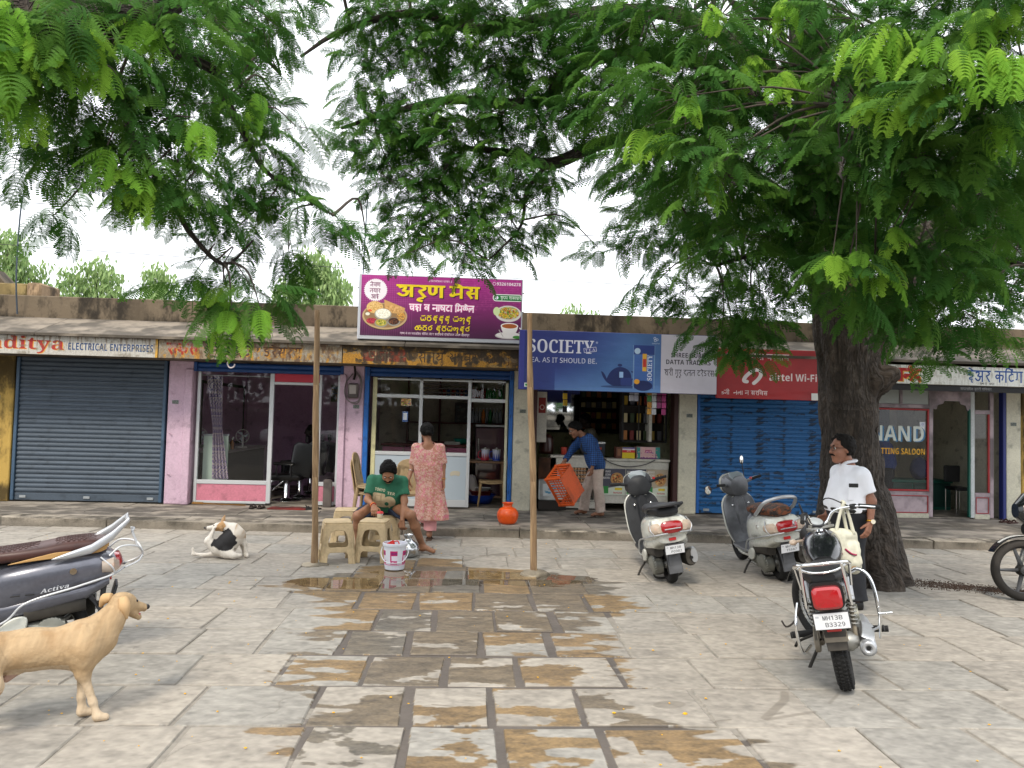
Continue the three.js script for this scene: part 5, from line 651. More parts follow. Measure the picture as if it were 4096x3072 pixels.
  H('yoke', [cbox(0.06, 0.02, 0.22, -0.02, 0.09, 0), cbox(0.06, 0.02, 0.22, 0.04, -0.06, 0)], VM.alloy); H('handlebar', TB([[-0.3, 0.2, -0.32], [-0.2, 0.22, -0.24], [-0.06, 0.2, -0.12], [-0.02, 0.12, -0.06], [-0.02, 0.12, 0.06], [-0.06, 0.2, 0.12], [-0.2, 0.22, 0.24], [-0.3, 0.2, 0.32]], 0.012, 60), M.chrome);
  for (const s of [-1, 1]) { const e = [-0.32, 0.195, s * 0.345], a = [-0.2, 0.22, s * 0.25]; H('grip', rod(a, e, 0.019, 0.017, 14), M.rubber); H('switch_cluster', cbox(0.05, 0.04, 0.05, -0.17, 0.22, s * 0.22, 0.01), M.black); H('lever', TB([[-0.14, 0.21, s * 0.22], [-0.15, 0.2, s * 0.3], [-0.24, 0.18, s * 0.37]], 0.007, 14), VM.silver); H('cable', TB([[-0.14, 0.23, s * 0.2], [0.02, 0.3, s * 0.12], [0.1, 0.1, s * 0.03], [0.05, -0.1, 0]], 0.005, 20), M.black); }
  return t;
}
motorcycle({ label: 'black commuter motorcycle with chrome rear carrier leaning on its side stand beside the white-shirted man', pos: [2.44, 0, -4.8], yaw: 65 * RAD, lean: -0.2, size: 0.96, steer: 0.62, plate: ['MH13B', 'B3329'], spokes: 36, spokesF: 36, tyre: VM.tyre });
motorcycle({ label: 'black motorcycle with headlamp fairing and alloy front wheel parked past the tree roots', pos: [6.72, 0, -7.3], yaw: 184 * RAD, lean: 0.1, steer: -0.25, plate: ['MH13C', 'D4410'], spokes: 5, spokesF: 5, tyre: VM.tyre, fairing: true, rim: VM.plasG, tyreF: VM.tyreDust, disc: true });
// ---------- people: one continuous skin each, clothes and hair as children ----------
const v3 = { sub: (a, b) => [a[0] - b[0], a[1] - b[1], a[2] - b[2]], add: (a, b) => [a[0] + b[0], a[1] + b[1], a[2] + b[2]], mul: (a, k) => [a[0] * k, a[1] * k, a[2] * k], dot: (a, b) => a[0] * b[0] + a[1] * b[1] + a[2] * b[2], cross: (a, b) => [a[1] * b[2] - a[2] * b[1], a[2] * b[0] - a[0] * b[2], a[0] * b[1] - a[1] * b[0]], nrm: (a) => { const l = Math.hypot(...a) || 1; return [a[0] / l, a[1] / l, a[2] / l]; }, lerp: (a, b, t) => [lerp(a[0], b[0], t), lerp(a[1], b[1], t), lerp(a[2], b[2], t)] };
function box3(pts, pad) { const lo = [1e9, 1e9, 1e9], hi = [-1e9, -1e9, -1e9]; for (const p of pts) for (let i = 0; i < 3; i++) { lo[i] = Math.min(lo[i], p[i] - pad); hi[i] = Math.max(hi[i], p[i] + pad); } return [lo, hi]; }
const cutCap = (x, y, z, A, B, ra, rb) => { const d = v3.nrm(v3.sub(B, A)); return Math.max(sdCap(x, y, z, A, v3.add(B, v3.mul(d, 0.05)), ra, rb), (x - B[0]) * d[0] + (y - B[1]) * d[1] + (z - B[2]) * d[2]); };
function handSDF(w, dir, palm, thumbSide, curl) { // w wrist, dir fingers, palm normal, thumbSide +-1
  const d = v3.nrm(dir), n0 = v3.nrm(v3.sub(palm, v3.mul(d, v3.dot(palm, d)))), s = v3.mul(v3.cross(d, n0), thumbSide), P = (a, b, c) => v3.add(w, v3.add(v3.mul(d, a), v3.add(v3.mul(s, b), v3.mul(n0, c)))), caps = [];
  const F = [[0.032, 0.068], [0.011, 0.078], [-0.011, 0.072], [-0.031, 0.056]];
  for (const [o] of F) caps.push([P(0.0, o * 0.5, 0), P(0.078, o, 0), 0.016, 0.012]);
  for (const [o, L] of F) { let a = 0.15 * curl, p = P(0.082, o, 0), sp = o * 0.9; for (const [f, r] of [[0.44, 0.0098], [0.32, 0.009], [0.26, 0.008]]) { a += curl * 0.55; const q = v3.add(p, v3.mul(v3.add(v3.add(v3.mul(d, Math.cos(a)), v3.mul(n0, Math.sin(a))), v3.mul(s, sp * 1.2)), L * f)); caps.push([p, q, r, r * 0.92]); p = q; } }
  const t0 = P(0.02, 0.026, 0.004), t1 = P(0.05, 0.058, 0.014), t2 = P(0.078, 0.07, 0.026 + 0.01 * curl); caps.push([t0, t1, 0.013, 0.011], [t1, t2, 0.011, 0.0085]);
  return { f: (x, y, z) => { let q = 1e9; for (const c of caps) q = smin(q, sdCap(x, y, z, c[0], c[1], c[2], c[3]), 0.007); return q; }, pts: caps.flatMap((c) => [c[0], c[1]]) };
}
function human(o) {
  const base = o.base, L = (p) => v3.sub(p, base), J = {}; for (const k in o.J) J[k] = L(o.J[k]);
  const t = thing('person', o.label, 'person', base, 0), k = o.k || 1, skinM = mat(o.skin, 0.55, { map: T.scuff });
  const lo = (a, b, f) => v3.lerp(a, b, f), R = (v) => v * k;
  const limbs = []; const arm = o.armK || 1;
  for (const s of ['R', 'L']) { limbs.push([J['sh' + s], J['el' + s], R(0.05 * arm), R(0.038 * arm)], [J['el' + s], J['wr' + s], R(0.04 * arm), R(0.026 * arm)]); if (J['kn' + s]) { limbs.push([J['hip' + s], J['kn' + s], R(0.082), R(0.055)], [J['kn' + s], lo(J['kn' + s], J['an' + s], 0.35), R(0.054), R(0.056)], [lo(J['kn' + s], J['an' + s], 0.35), J['an' + s], R(0.054), R(0.034)], [J['an' + s], J['to' + s], R(0.036), R(0.026)], [v3.add(J['an' + s], [0, -0.03, 0]), v3.add(J['an' + s], v3.add([0, -0.035, 0], v3.mul(v3.nrm(v3.sub(J['an' + s], J['to' + s])), 0.03))), R(0.03), R(0.03)]); } }
  const fat = o.belly || 0;
  const torso = (x, y, z, e) => { let d = sdCap(x, y, z, J.hipR, J.hipL, R(0.105) + e, R(0.105) + e); const c0 = lo(J.shR, J.shL, 0.2), c1 = lo(J.shR, J.shL, 0.8), dn = v3.mul(v3.nrm(v3.sub(J.pelvis, J.neck)), 0.09); d = smin(d, sdCap(x, y, z, v3.add(c0, dn), v3.add(c1, dn), R(0.1) + e, R(0.1) + e), 0.16); const w0 = lo(J.hipR, J.hipL, 0.1), w1 = lo(J.hipR, J.hipL, 0.9), up = v3.mul(v3.sub(J.chest, J.pelvis), 0.55), fw = v3.mul(o.fwd || [0, 0, 1], fat); d = smin(d, sdCap(x, y, z, v3.add(v3.add(w0, up), fw), v3.add(v3.add(w1, up), fw), R(0.098) + e + fat * 0.3, R(0.098) + e + fat * 0.3), 0.14); d = smin(d, sdCap(x, y, z, J.shR, J.shL, R(0.048) + e, R(0.048) + e), 0.05); d = smin(d, sdCap(x, y, z, lo(J.shR, J.shL, 0.35), J.neck, R(0.045) + e, R(0.045) + e), 0.05); d = smin(d, sdCap(x, y, z, lo(J.shR, J.shL, 0.65), J.neck, R(0.045) + e, R(0.045) + e), 0.05); return d; };
  const body = (x, y, z) => { let d = torso(x, y, z, -0.008); for (const c of limbs) d = smin(d, sdCap(x, y, z, c[0], c[1], c[2], c[3]), 0.035); d = smin(d, sdCap(x, y, z, J.neck, J.head, R(0.054), R(0.05)), 0.03); return d; };
  const [bl, bh] = box3(Object.values(J), 0.17); const geos = [sdfMesh(body, bl, bh, 0.0125)];
  // head
  const hc = J.head, f = v3.nrm(o.face), up0 = o.up || [0, 1, 0], u = v3.nrm(v3.sub(up0, v3.mul(f, v3.dot(up0, f)))), r = v3.cross(f, u), hk = (o.hk || 1) * 1.0, H = (a, b, c) => v3.add(hc, v3.mul(v3.add(v3.mul(r, a), v3.add(v3.mul(u, b), v3.mul(f, c))), hk));
  const toL = (x, y, z) => { const q = [x - hc[0], y - hc[1], z - hc[2]]; return [v3.dot(q, r) / hk, v3.dot(q, u) / hk, v3.dot(q, f) / hk]; };
  const skull = (a, b, c, e) => { let d = sdEll(a, b, c, [0, 0.028, -0.012], [0.075 + e, 0.09 + e, 0.096 + e]); return smin(d, sdEll(a, b, c, [0, -0.045, 0.028], [0.058 + e, 0.076 + e, 0.064 + e]), 0.04); };
  const headF = (x, y, z) => { const [a, b, c] = toL(x, y, z), m = Math.abs(a); let d = skull(m, b, c, 0); d = smin(d, sdCap(m, b, c, [0, 0.012, 0.089], [0, -0.026, 0.107], 0.009, 0.013), 0.014); d = smin(d, sdEll(m, b, c, [0.013, -0.029, 0.094], [0.01, 0.009, 0.012]), 0.01); d = smin(d, sdEll(m, b, c, [0, -0.103, 0.06], [0.026, 0.018, 0.022]), 0.03); d = smin(d, sdEll(m, b, c, [0, -0.062, 0.086], [0.024, 0.007, 0.011]), 0.008); d = smin(d, sdEll(m, b, c, [0, -0.074, 0.083], [0.02, 0.008, 0.011]), 0.008); d = smin(d, sdCap(m, b, c, [0.015, 0.031, 0.084], [0.045, 0.03, 0.072], 0.01, 0.009), 0.02); d = smin(d, sdEll(m, b, c, [0.042, -0.03, 0.062], [0.02, 0.022, 0.02]), 0.03); d = smin(d, sdEll(m, b, c, [0.079, -0.006, -0.006], [0.009, 0.03, 0.018]), 0.01); const e = sdEll(m, b, c, [0.031, 0.011, 0.094], [0.017, 0.011, 0.015]); d = -smin(-d, e, 0.008); return d * hk; };
  const [hl, hh] = box3([hc], 0.15 * hk); geos.push(sdfMesh(headF, hl, hh, 0.005));
  for (const [s, side] of [['R', 1], ['L', -1]]) { const hd = o['hand' + s]; if (!hd) continue; const hs = handSDF(J['wr' + s], hd.dir, hd.palm, side * (hd.flip || 1), hd.curl ?? 0.6); const [a, b] = box3(hs.pts, 0.02); geos.push(sdfMesh(hs.f, a, b, 0.0042)); }
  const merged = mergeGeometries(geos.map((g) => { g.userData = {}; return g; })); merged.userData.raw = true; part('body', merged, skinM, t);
  // eyes, brows, moustache
  const eye = (m) => { for (const s of [-1, 1]) { const c = H(s * 0.031, 0.009, 0.081); part('eye', new THREE.SphereGeometry(0.0115 * hk, 12, 10).translate(...c), mat('#d8d2ca', 0.3), t); part('iris', new THREE.SphereGeometry(0.0062 * hk, 10, 8).translate(...H(s * 0.031, 0.008, 0.0895)), mat('#1c110b', 0.2), t); part('eyebrow', taper([H(s * 0.016, 0.03, 0.094), H(s * 0.032, 0.036, 0.088), H(s * 0.05, 0.03, 0.074)], [0.004 * hk, 0.0048 * hk, 0.002 * hk], 8, 5), o.hairM, t); } }; if (!o.noFace) eye();
  if (o.moustache) part('moustache', taper([H(-0.036, -0.058, 0.08), H(-0.018, -0.047, 0.1), H(0, -0.045, 0.106), H(0.018, -0.047, 0.1), H(0.036, -0.058, 0.08)], [0.003 * hk, 0.0085 * hk, 0.008 * hk, 0.0085 * hk, 0.003 * hk], 16, 6), o.hairM, t);
  if (o.glasses) { const g = [], tor = (s) => { const T0 = new THREE.TorusGeometry(0.023 * hk, 0.0022 * hk, 6, 20).scale(1.1, 0.85, 1); const mm = new THREE.Matrix4().makeBasis(V(...r), V(...u), V(...f)).setPosition(...H(s * 0.032, 0.008, 0.1)); return T0.applyMatrix4(mm); }; g.push(tor(-1), tor(1), rod(H(-0.008, 0.012, 0.102), H(0.008, 0.012, 0.102), 0.002)); for (const s of [-1, 1]) g.push(rod(H(s * 0.057, 0.014, 0.1), H(s * 0.08, 0.012, 0.0), 0.0022)); part('spectacles', g, M.black, t); }
  // hair
  if (o.hair) { const hf = (x, y, z) => { const [a, b, c] = toL(x, y, z); let d = skull(Math.abs(a), b, c, 0.012 + (o.hairT || 0)) - 0.004; const n = noise3(x * 60, y * 60, z * 60) * 0.012 + noise3(x * 22, y * 22, z * 22) * 0.012; d += n; d = Math.max(d, o.hair(a, b, c)); if (o.bun) d = smin(d, sdEll(a, b, c, o.bun, [0.042, 0.04, 0.036]) + n, 0.015); return d * hk; }; const [a, b] = box3([hc], 0.175 * hk); part('hair', sdfMesh(hf, a, b, 0.0055), o.hairM, t); }
  const fold = (x, y, z, A = 1) => A * (0.016 * noise3(x * 7, y * 5, z * 7) + 0.02 * noise3(x * 13 + 4, y * 9 + x * 6, z * 13) * 0.8 + 0.006 * noise3(x * 30, y * 24, z * 30));
  const C = { t, J, torso, limbs, fold, lo, H, R, bl, bh, o, body, base }; for (const c of o.clothes || []) c(C); return t;
}
// garments
const shirt = (m, { sleeve = 0.55, loose = 0.018, hem = 0.06, name = 'shirt', long = false, neckR = 0.07, tilt = null, folds = 1, neckDrop = 0.02 }) => (C) => { const { J } = C, up = v3.nrm(v3.sub(J.chest, J.pelvis)), H0 = v3.add(J.pelvis, v3.mul(up, -hem)), nk = v3.add(J.neck, v3.mul(v3.nrm(v3.sub(J.neck, J.chest)), -neckDrop + 0.03)); const ax = v3.nrm(v3.sub(J.neck, J.chest));
  const f = (x, y, z) => { let d = C.torso(x, y, z, loose); for (const s of ['R', 'L']) { const S = J['sh' + s], E = J['el' + s], W = J['wr' + s]; if (long) { d = smin(d, sdCap(x, y, z, S, E, C.R(0.06) + loose * 0.5, C.R(0.05) + loose * 0.5), 0.03); d = smin(d, cutCap(x, y, z, E, C.lo(E, W, sleeve), C.R(0.05) + loose * 0.4, C.R(0.04) + loose * 0.3), 0.02); } else d = smin(d, cutCap(x, y, z, S, C.lo(S, E, sleeve), C.R(0.055) + loose * 0.5, C.R(0.056) + loose * 0.8), 0.03); }
    d += C.fold(x, y, z, folds); const p = [x, y, z]; d = Math.max(d, -v3.dot(v3.sub(p, H0), up) ); const q = v3.sub(p, nk); const h = v3.dot(q, ax), rad = Math.sqrt(Math.max(0, v3.dot(q, q) - h * h)); d = Math.max(d, Math.min(h > -0.1 ? 1 : -1, 1) > 0 ? Math.max(-(rad - neckR), h - 0.0) > 0 && h > 0 ? Math.min(h, 0.05) : Math.max(d, Math.min(neckR - rad, h + 0.035)) : d); return d; };
  const [a, b] = box3([J.shR, J.shL, J.elR, J.elL, ...(long ? [J.wrR, J.wrL] : []), J.hipR, J.hipL, J.neck, H0], 0.25); part(name, sdfMesh(f, a, b, 0.01), m, C.t); };
const trousers = (m, { loose = 0.02, end = 0.94, waist = 0.12, name = 'trousers', flare = 0, short = 0 }) => (C) => { const { J } = C, up = v3.nrm(v3.sub(J.chest, J.pelvis)), W0 = v3.add(J.pelvis, v3.mul(up, waist)); const f = (x, y, z) => { let d = C.torso(x, y, z, loose * 0.5); for (const s of ['R', 'L']) { const A = J['hip' + s], K = J['kn' + s], N = J['an' + s]; if (short) d = smin(d, cutCap(x, y, z, A, C.lo(A, K, short), C.R(0.09) + loose, C.R(0.074) + loose * 1.2), 0.04); else { d = smin(d, sdCap(x, y, z, A, K, C.R(0.084) + loose, C.R(0.064) + loose), 0.04); d = smin(d, cutCap(x, y, z, K, C.lo(K, N, end), C.R(0.062) + loose, C.R(0.054) + loose + flare), 0.03); } } d += C.fold(x, y, z, 0.9); return Math.max(d, v3.dot(v3.sub([x, y, z], W0), up)); }; const [a, b] = box3([J.hipR, J.hipL, J.knR, J.knL, ...(short ? [] : [J.anR, J.anL]), W0], 0.22); part(name, sdfMesh(f, a, b, 0.011), m, C.t); };
const sandals = (m, lift = 0) => (C) => { for (const s of ['R', 'L']) { const a = C.J['an' + s], b = C.J['to' + s], d = v3.nrm([b[0] - a[0], 0, b[2] - a[2]]), A = v3.add(a, v3.mul(d, -0.055)), B = v3.add(b, v3.mul(d, 0.04)); const y = Math.min(a[1], b[1]) - 0.045 + lift; const q = (p) => [p[0], y, p[2]]; part('sandal', [sdfMesh((x, yy, z) => Math.max(sdCap(x, yy, z, q(A), q(B), 0.04, 0.046), Math.abs(yy - y) - 0.012), ...box3([q(A), q(B)], 0.06), 0.008)].map((g) => { g.userData = {}; return g; }), m, C.t); const c = C.lo(A, B, 0.68), sd = [-d[2], 0, d[0]]; part('strap', tube([v3.add(q(c), v3.mul(sd, -0.045)), [c[0], y + 0.062, c[2]], v3.add(q(c), v3.mul(sd, 0.045))], 0.011, 12, 6), m, C.t); } };
const hairM = mat('#090706', 0.7, { specularIntensity: 0.3 }), SK = ['#5a3a28', '#3a241a', '#6a4531'].map((c) => c);
SEED = 88;
// seated man in the green T-shirt
const teeT = canvasTex(512, 512, (g, w, h) => { g.fillStyle = '#24634a'; g.fillRect(0, 0, w, h); g.save(); g.translate(256, 222); g.rotate(0.16); fit(g, 'TOKYO', -104, -6, 104, 40, '#cbbfa2'); fit(g, 'TER', 22, 14, 78, 40, '#cbbfa2'); g.fillStyle = '#bda988'; g.beginPath(); g.roundRect(-112, 14, 120, 112, 14); g.fill(); g.beginPath(); g.ellipse(56, 84, 62, 54, 0, 0, 7); g.fill(); g.beginPath(); g.ellipse(-12, 132, 80, 22, 0, 0, 7); g.fill(); g.strokeStyle = '#8f7d5e'; g.lineWidth = 4; g.strokeRect(-84, 40, 50, 60); g.beginPath(); g.moveTo(-30, 20); g.lineTo(-20, 120); g.stroke(); g.fillStyle = '#24634a'; g.beginPath(); g.arc(34, 112, 20, 0, 7); g.fill(); g.restore(); wear(g, w, h, 1, (u, v, c, i, j) => scale3(c, 0.93 + 0.12 * fbm(i / 40, j / 40, 3))); });
teeT.repeat.set(1 / 0.62, 1 / 0.62); teeT.offset.set(0.5 + 0.0 / 0.62, -0.36 / 0.62);
const denim = mat('#22304a', 0.85, { map: T.grimeC, bumpMap: T.fine, bumpScale: 0.002 });
human({ label: 'seated barefoot man in green printed T-shirt and denim shorts bending over the steel pot', base: [-0.97, 0, -9.6], skin: '#9a6c4f', face: [0.02, -0.75, 0.66], hk: 1.02, fwd: [0, 0, 1], belly: 0.035,
  J: { pelvis: [-1.0, 0.53, -9.64], chest: [-0.97, 0.8, -9.5], neck: [-0.95, 0.915, -9.4], head: [-0.93, 0.96, -9.28], shR: [-1.135, 0.845, -9.44], shL: [-0.78, 0.84, -9.44], elR: [-1.175, 0.625, -9.36], elL: [-0.735, 0.615, -9.37], wrR: [-1.07, 0.575, -9.12], wrL: [-0.745, 0.4, -9.23], hipR: [-1.09, 0.52, -9.62], hipL: [-0.89, 0.52, -9.62], knR: [-1.27, 0.44, -9.24], knL: [-0.64, 0.465, -9.2], anR: [-1.26, 0.075, -9.34], anL: [-0.5, 0.075, -9.36], toR: [-1.3, 0.03, -9.18], toL: [-0.365, 0.035, -9.27] },
  handR: { dir: [0.2, -0.55, 0.8], palm: [0, -0.8, -0.5], curl: 1.0 }, handL: { dir: [0.05, -1, 0.1], palm: [0.4, 0, -0.8], curl: 1.2 }, hairM, hairT: 0.012, hair: (a, b, c) => Math.max(-b + 0.0 - 0.05 * (c < 0 ? 1 : 0), c - 0.062 - 0.4 * (b - 0.075), -b - 0.02 + (c > 0 ? 0.5 * c : 0)), moustache: true,
  clothes: [shirt(mat(0xffffff, 0.85, { map: teeT }), { sleeve: 0.72, loose: 0.022, hem: 0.02, neckR: 0.07 }), trousers(denim, { short: 0.86, loose: 0.022, name: 'denim_shorts', waist: 0.06 }), (C) => { part('beard', sdfMesh((x, y, z) => { const q = v3.sub([x, y, z], C.J.head), f = v3.nrm(C.o.face), u = v3.nrm(v3.sub([0, 1, 0], v3.mul(f, f[1]))), r = v3.cross(f, u), a = v3.dot(q, r), b = v3.dot(q, u), c = v3.dot(q, f); return Math.max(sdEll(a, b, c, [0, -0.06, 0.034], [0.064, 0.066, 0.066]), b + 0.062 - Math.abs(a) * 0.5) + 0.006 * noise3(x * 60, y * 60, z * 60); }, ...box3([C.J.head], 0.16), 0.006), hairM, C.t); for (let i = 0; i < 3; i++) { const w = C.lo(C.J.elR, C.J.wrR, 0.86 + 0.045 * i), d = v3.nrm(v3.sub(C.J.wrR, C.J.elR)); const g = new THREE.TorusGeometry(0.031, 0.0055, 6, 20).applyQuaternion(new THREE.Quaternion().setFromUnitVectors(V(0, 0, 1), V(...d))).translate(...w); part('wrist_thread', g, mat(i === 1 ? '#d9a23c' : '#a8202a', 0.8), C.t); } }] });
// woman in the pink kurta, seen from behind
const kurT = tex(512, 512, (u, v) => { const a = fbm(u * 24, v * 24, 2, 24), b = fbm(u * 20 + 5.3, v * 20 + 2.1, 2, 0), c = fbm(u * 44, v * 44, 2, 44); let q = [0.76, 0.57, 0.53]; if (a > 0.58) q = [0.8, 0.67, 0.62]; else if (b > 0.6) q = [0.8, 0.5, 0.57]; else if (b < 0.4) q = [0.72, 0.52, 0.45]; if (c > 0.66) q = [0.82, 0.73, 0.69]; return q; }, true, 2.2), kurM = mat('#f2e4e0', 0.85, { map: kurT });
human({ label: 'woman in pink floral kurta with hair in a bun near the grey panels', base: [-0.5, 0, -10.35], skin: '#96694f', face: [-0.3, -0.22, -1], hk: 0.94, k: 0.9, fwd: [0, 0, -1],
  J: { pelvis: [-0.49, 0.86, -10.36], chest: [-0.51, 1.08, -10.35], neck: [-0.52, 1.27, -10.34], head: [-0.545, 1.425, -10.36], shL: [-0.675, 1.215, -10.34], shR: [-0.36, 1.22, -10.34], elL: [-0.72, 0.97, -10.36], elR: [-0.315, 0.985, -10.33], wrL: [-0.765, 0.79, -10.26], wrR: [-0.3, 0.78, -10.3], hipL: [-0.57, 0.85, -10.36], hipR: [-0.42, 0.85, -10.36], knL: [-0.56, 0.5, -10.55], knR: [-0.45, 0.46, -10.36], anL: [-0.57, 0.2, -10.84], anR: [-0.47, 0.085, -10.34], toL: [-0.58, 0.155, -10.98], toR: [-0.47, 0.035, -10.47] },
  handL: { dir: [-0.1, -1, 0.15], palm: [0.9, 0, 0.3], curl: 0.7 }, handR: { dir: [0.05, -1, 0.05], palm: [-0.9, 0, 0.3], curl: 0.9 }, hairM, hairT: 0.006, hair: (a, b, c) => Math.max(c - 0.05 - 0.3 * b, -b - 0.06 + (c > -0.02 ? 0.06 + 0.6 * c : 0)), bun: [0, -0.03, -0.115],
  clothes: [(C) => { const J = C.J; const f = (x, y, z) => { let d = C.torso(x, y, z, 0.016); for (const s of ['R', 'L']) d = smin(d, cutCap(x, y, z, J['sh' + s], C.lo(J['sh' + s], J['el' + s], 0.9), 0.06, 0.062), 0.03); const hem = 0.27, yy = clamp((0.98 - y) / (0.98 - hem)), rx = 0.15 + 0.085 * yy, rz = 0.125 + 0.06 * yy, a = Math.atan2(z + 0.01, x - 0.02 * yy), k = 1 + 0.05 * yy * Math.sin(a * 9 + y * 5) + 0.04 * yy * Math.sin(a * 4); const q = (Math.hypot((x - 0.02 * yy - 0.03 * yy) / rx, (z + 0.01) / rz) / k - 1) * 0.8 * Math.min(rx, rz); d = smin(d, Math.max(q, y - 0.98), 0.05); d += C.fold(x, y, z, 0.55); d = Math.max(d, hem - y + 0.02 * noise3(x * 9, 0, z * 9)); const n = Math.hypot(x - J.neck[0], (z - J.neck[2] - 0.035) * 0.9, (y - J.neck[1] - 0.0) * 0.85); return Math.max(d, 0.082 - n); }; part('kurta', sdfMesh(f, [-0.33, 0.22, -0.28], [0.38, 1.35, 0.28], 0.0105), kurM, C.t); }, trousers(mat('#d99a9c', 0.85), { loose: 0.03, end: 0.9, name: 'salwar', waist: -0.1, flare: 0.012 }), sandals(mat('#5b4334', 0.8)), (C) => { for (const [s, y] of [['L', 0.35], ['R', 0.85]]) { const w = C.lo(C.J['el' + s], C.J['wr' + s], y), d = v3.nrm(v3.sub(C.J['wr' + s], C.J['el' + s])); part('bangle', new THREE.TorusGeometry(0.033, 0.004, 6, 20).applyQuaternion(new THREE.Quaternion().setFromUnitVectors(V(0, 0, 1), V(...d))).translate(...w), s === 'L' ? M.steel : M.gold, C.t); } }] });
// man in the blue checked shirt, stooping with the crate
const chkT = tex(256, 256, (u, v) => { const a = (u * 8) % 1, b = (v * 8) % 1, l = (a < 0.16 ? 1 : 0) + (b < 0.16 ? 1 : 0), d = (a > 0.5 ? 1 : 0) + (b > 0.5 ? 1 : 0); const q = d === 2 ? [0.03, 0.11, 0.26] : d === 1 ? [0.06, 0.2, 0.42] : [0.09, 0.29, 0.56]; return l ? mix3(q, [0.3, 0.52, 0.72], 0.5 * l) : q; }, true, 4.2), chkM = mat('#e4ecf2', 0.8, { map: chkT });
human({ label: 'man in blue checked shirt and pale trousers stooping to carry the orange crate', base: [2.0, 0.12, -12.2], skin: '#8e634b', face: [-0.9, -0.42, 0.12], hk: 0.98, fwd: [-1, -0.3, 0],
  J: { pelvis: [2.07, 0.96, -12.2], chest: [1.95, 1.2, -12.18], neck: [1.84, 1.385, -12.17], head: [1.7, 1.485, -12.14], shL: [1.9, 1.35, -11.99], shR: [1.86, 1.35, -12.36], elL: [1.99, 1.1, -11.95], elR: [1.68, 1.16, -12.26], wrL: [1.95, 0.9, -11.92], wrR: [1.53, 0.985, -12.05], hipL: [2.06, 0.94, -12.1], hipR: [2.08, 0.94, -12.3], knL: [2.08, 0.56, -12.08], knR: [1.94, 0.56, -12.34], anL: [2.13, 0.195, -12.1], anR: [1.9, 0.195, -12.36], toL: [1.99, 0.155, -12.07], toR: [1.76, 0.155, -12.33] },
  handL: { dir: [-0.15, -1, 0.05], palm: [-0.6, 0, -0.6], curl: 0.7 }, handR: { dir: [-0.4, -0.8, 0.35], palm: [-0.2, -0.6, -0.5], curl: 1.3 }, hairM, hairT: 0.01, hair: (a, b, c) => Math.max(-b - 0.03 + (c > 0 ? 0.03 + 0.9 * c : 0), c - 0.075), glasses: true, moustache: true,
  clothes: [shirt(chkM, { long: true, sleeve: 0.86, loose: 0.02, hem: 0.13 }), trousers(mat('#c3b2a6', 0.85, { map: T.scuff }), { loose: 0.014, end: 0.98, flare: 0.012 }), sandals(mat('#2e2420', 0.8)), (C) => { const J = C.J; part('sling_strap', tube([v3.add(J.shL, [-0.02, 0.075, -0.12]), v3.add(J.chest, [-0.13, 0.12, 0.05]), v3.add(J.chest, [-0.14, -0.05, 0.1]), v3.add(J.pelvis, [-0.02, 0.12, 0.17]), v3.add(J.pelvis, [0.13, 0.06, 0.08])], 0.012, 30, 6), M.black, C.t); part('sling_bag', loft([[0.06, 0.62, 0.82, 0.06], [0.13, 0.6, 0.86, 0.09], [0.2, 0.64, 0.8, 0.05]], 14).translate(0.0, 0, 0.0), M.black, C.t); part('pocket_note', cbox(0.05, 0.03, 0.006, -0.02, 1.13, 0.235), mat('#5d7a52', 0.8), C.t); }] });
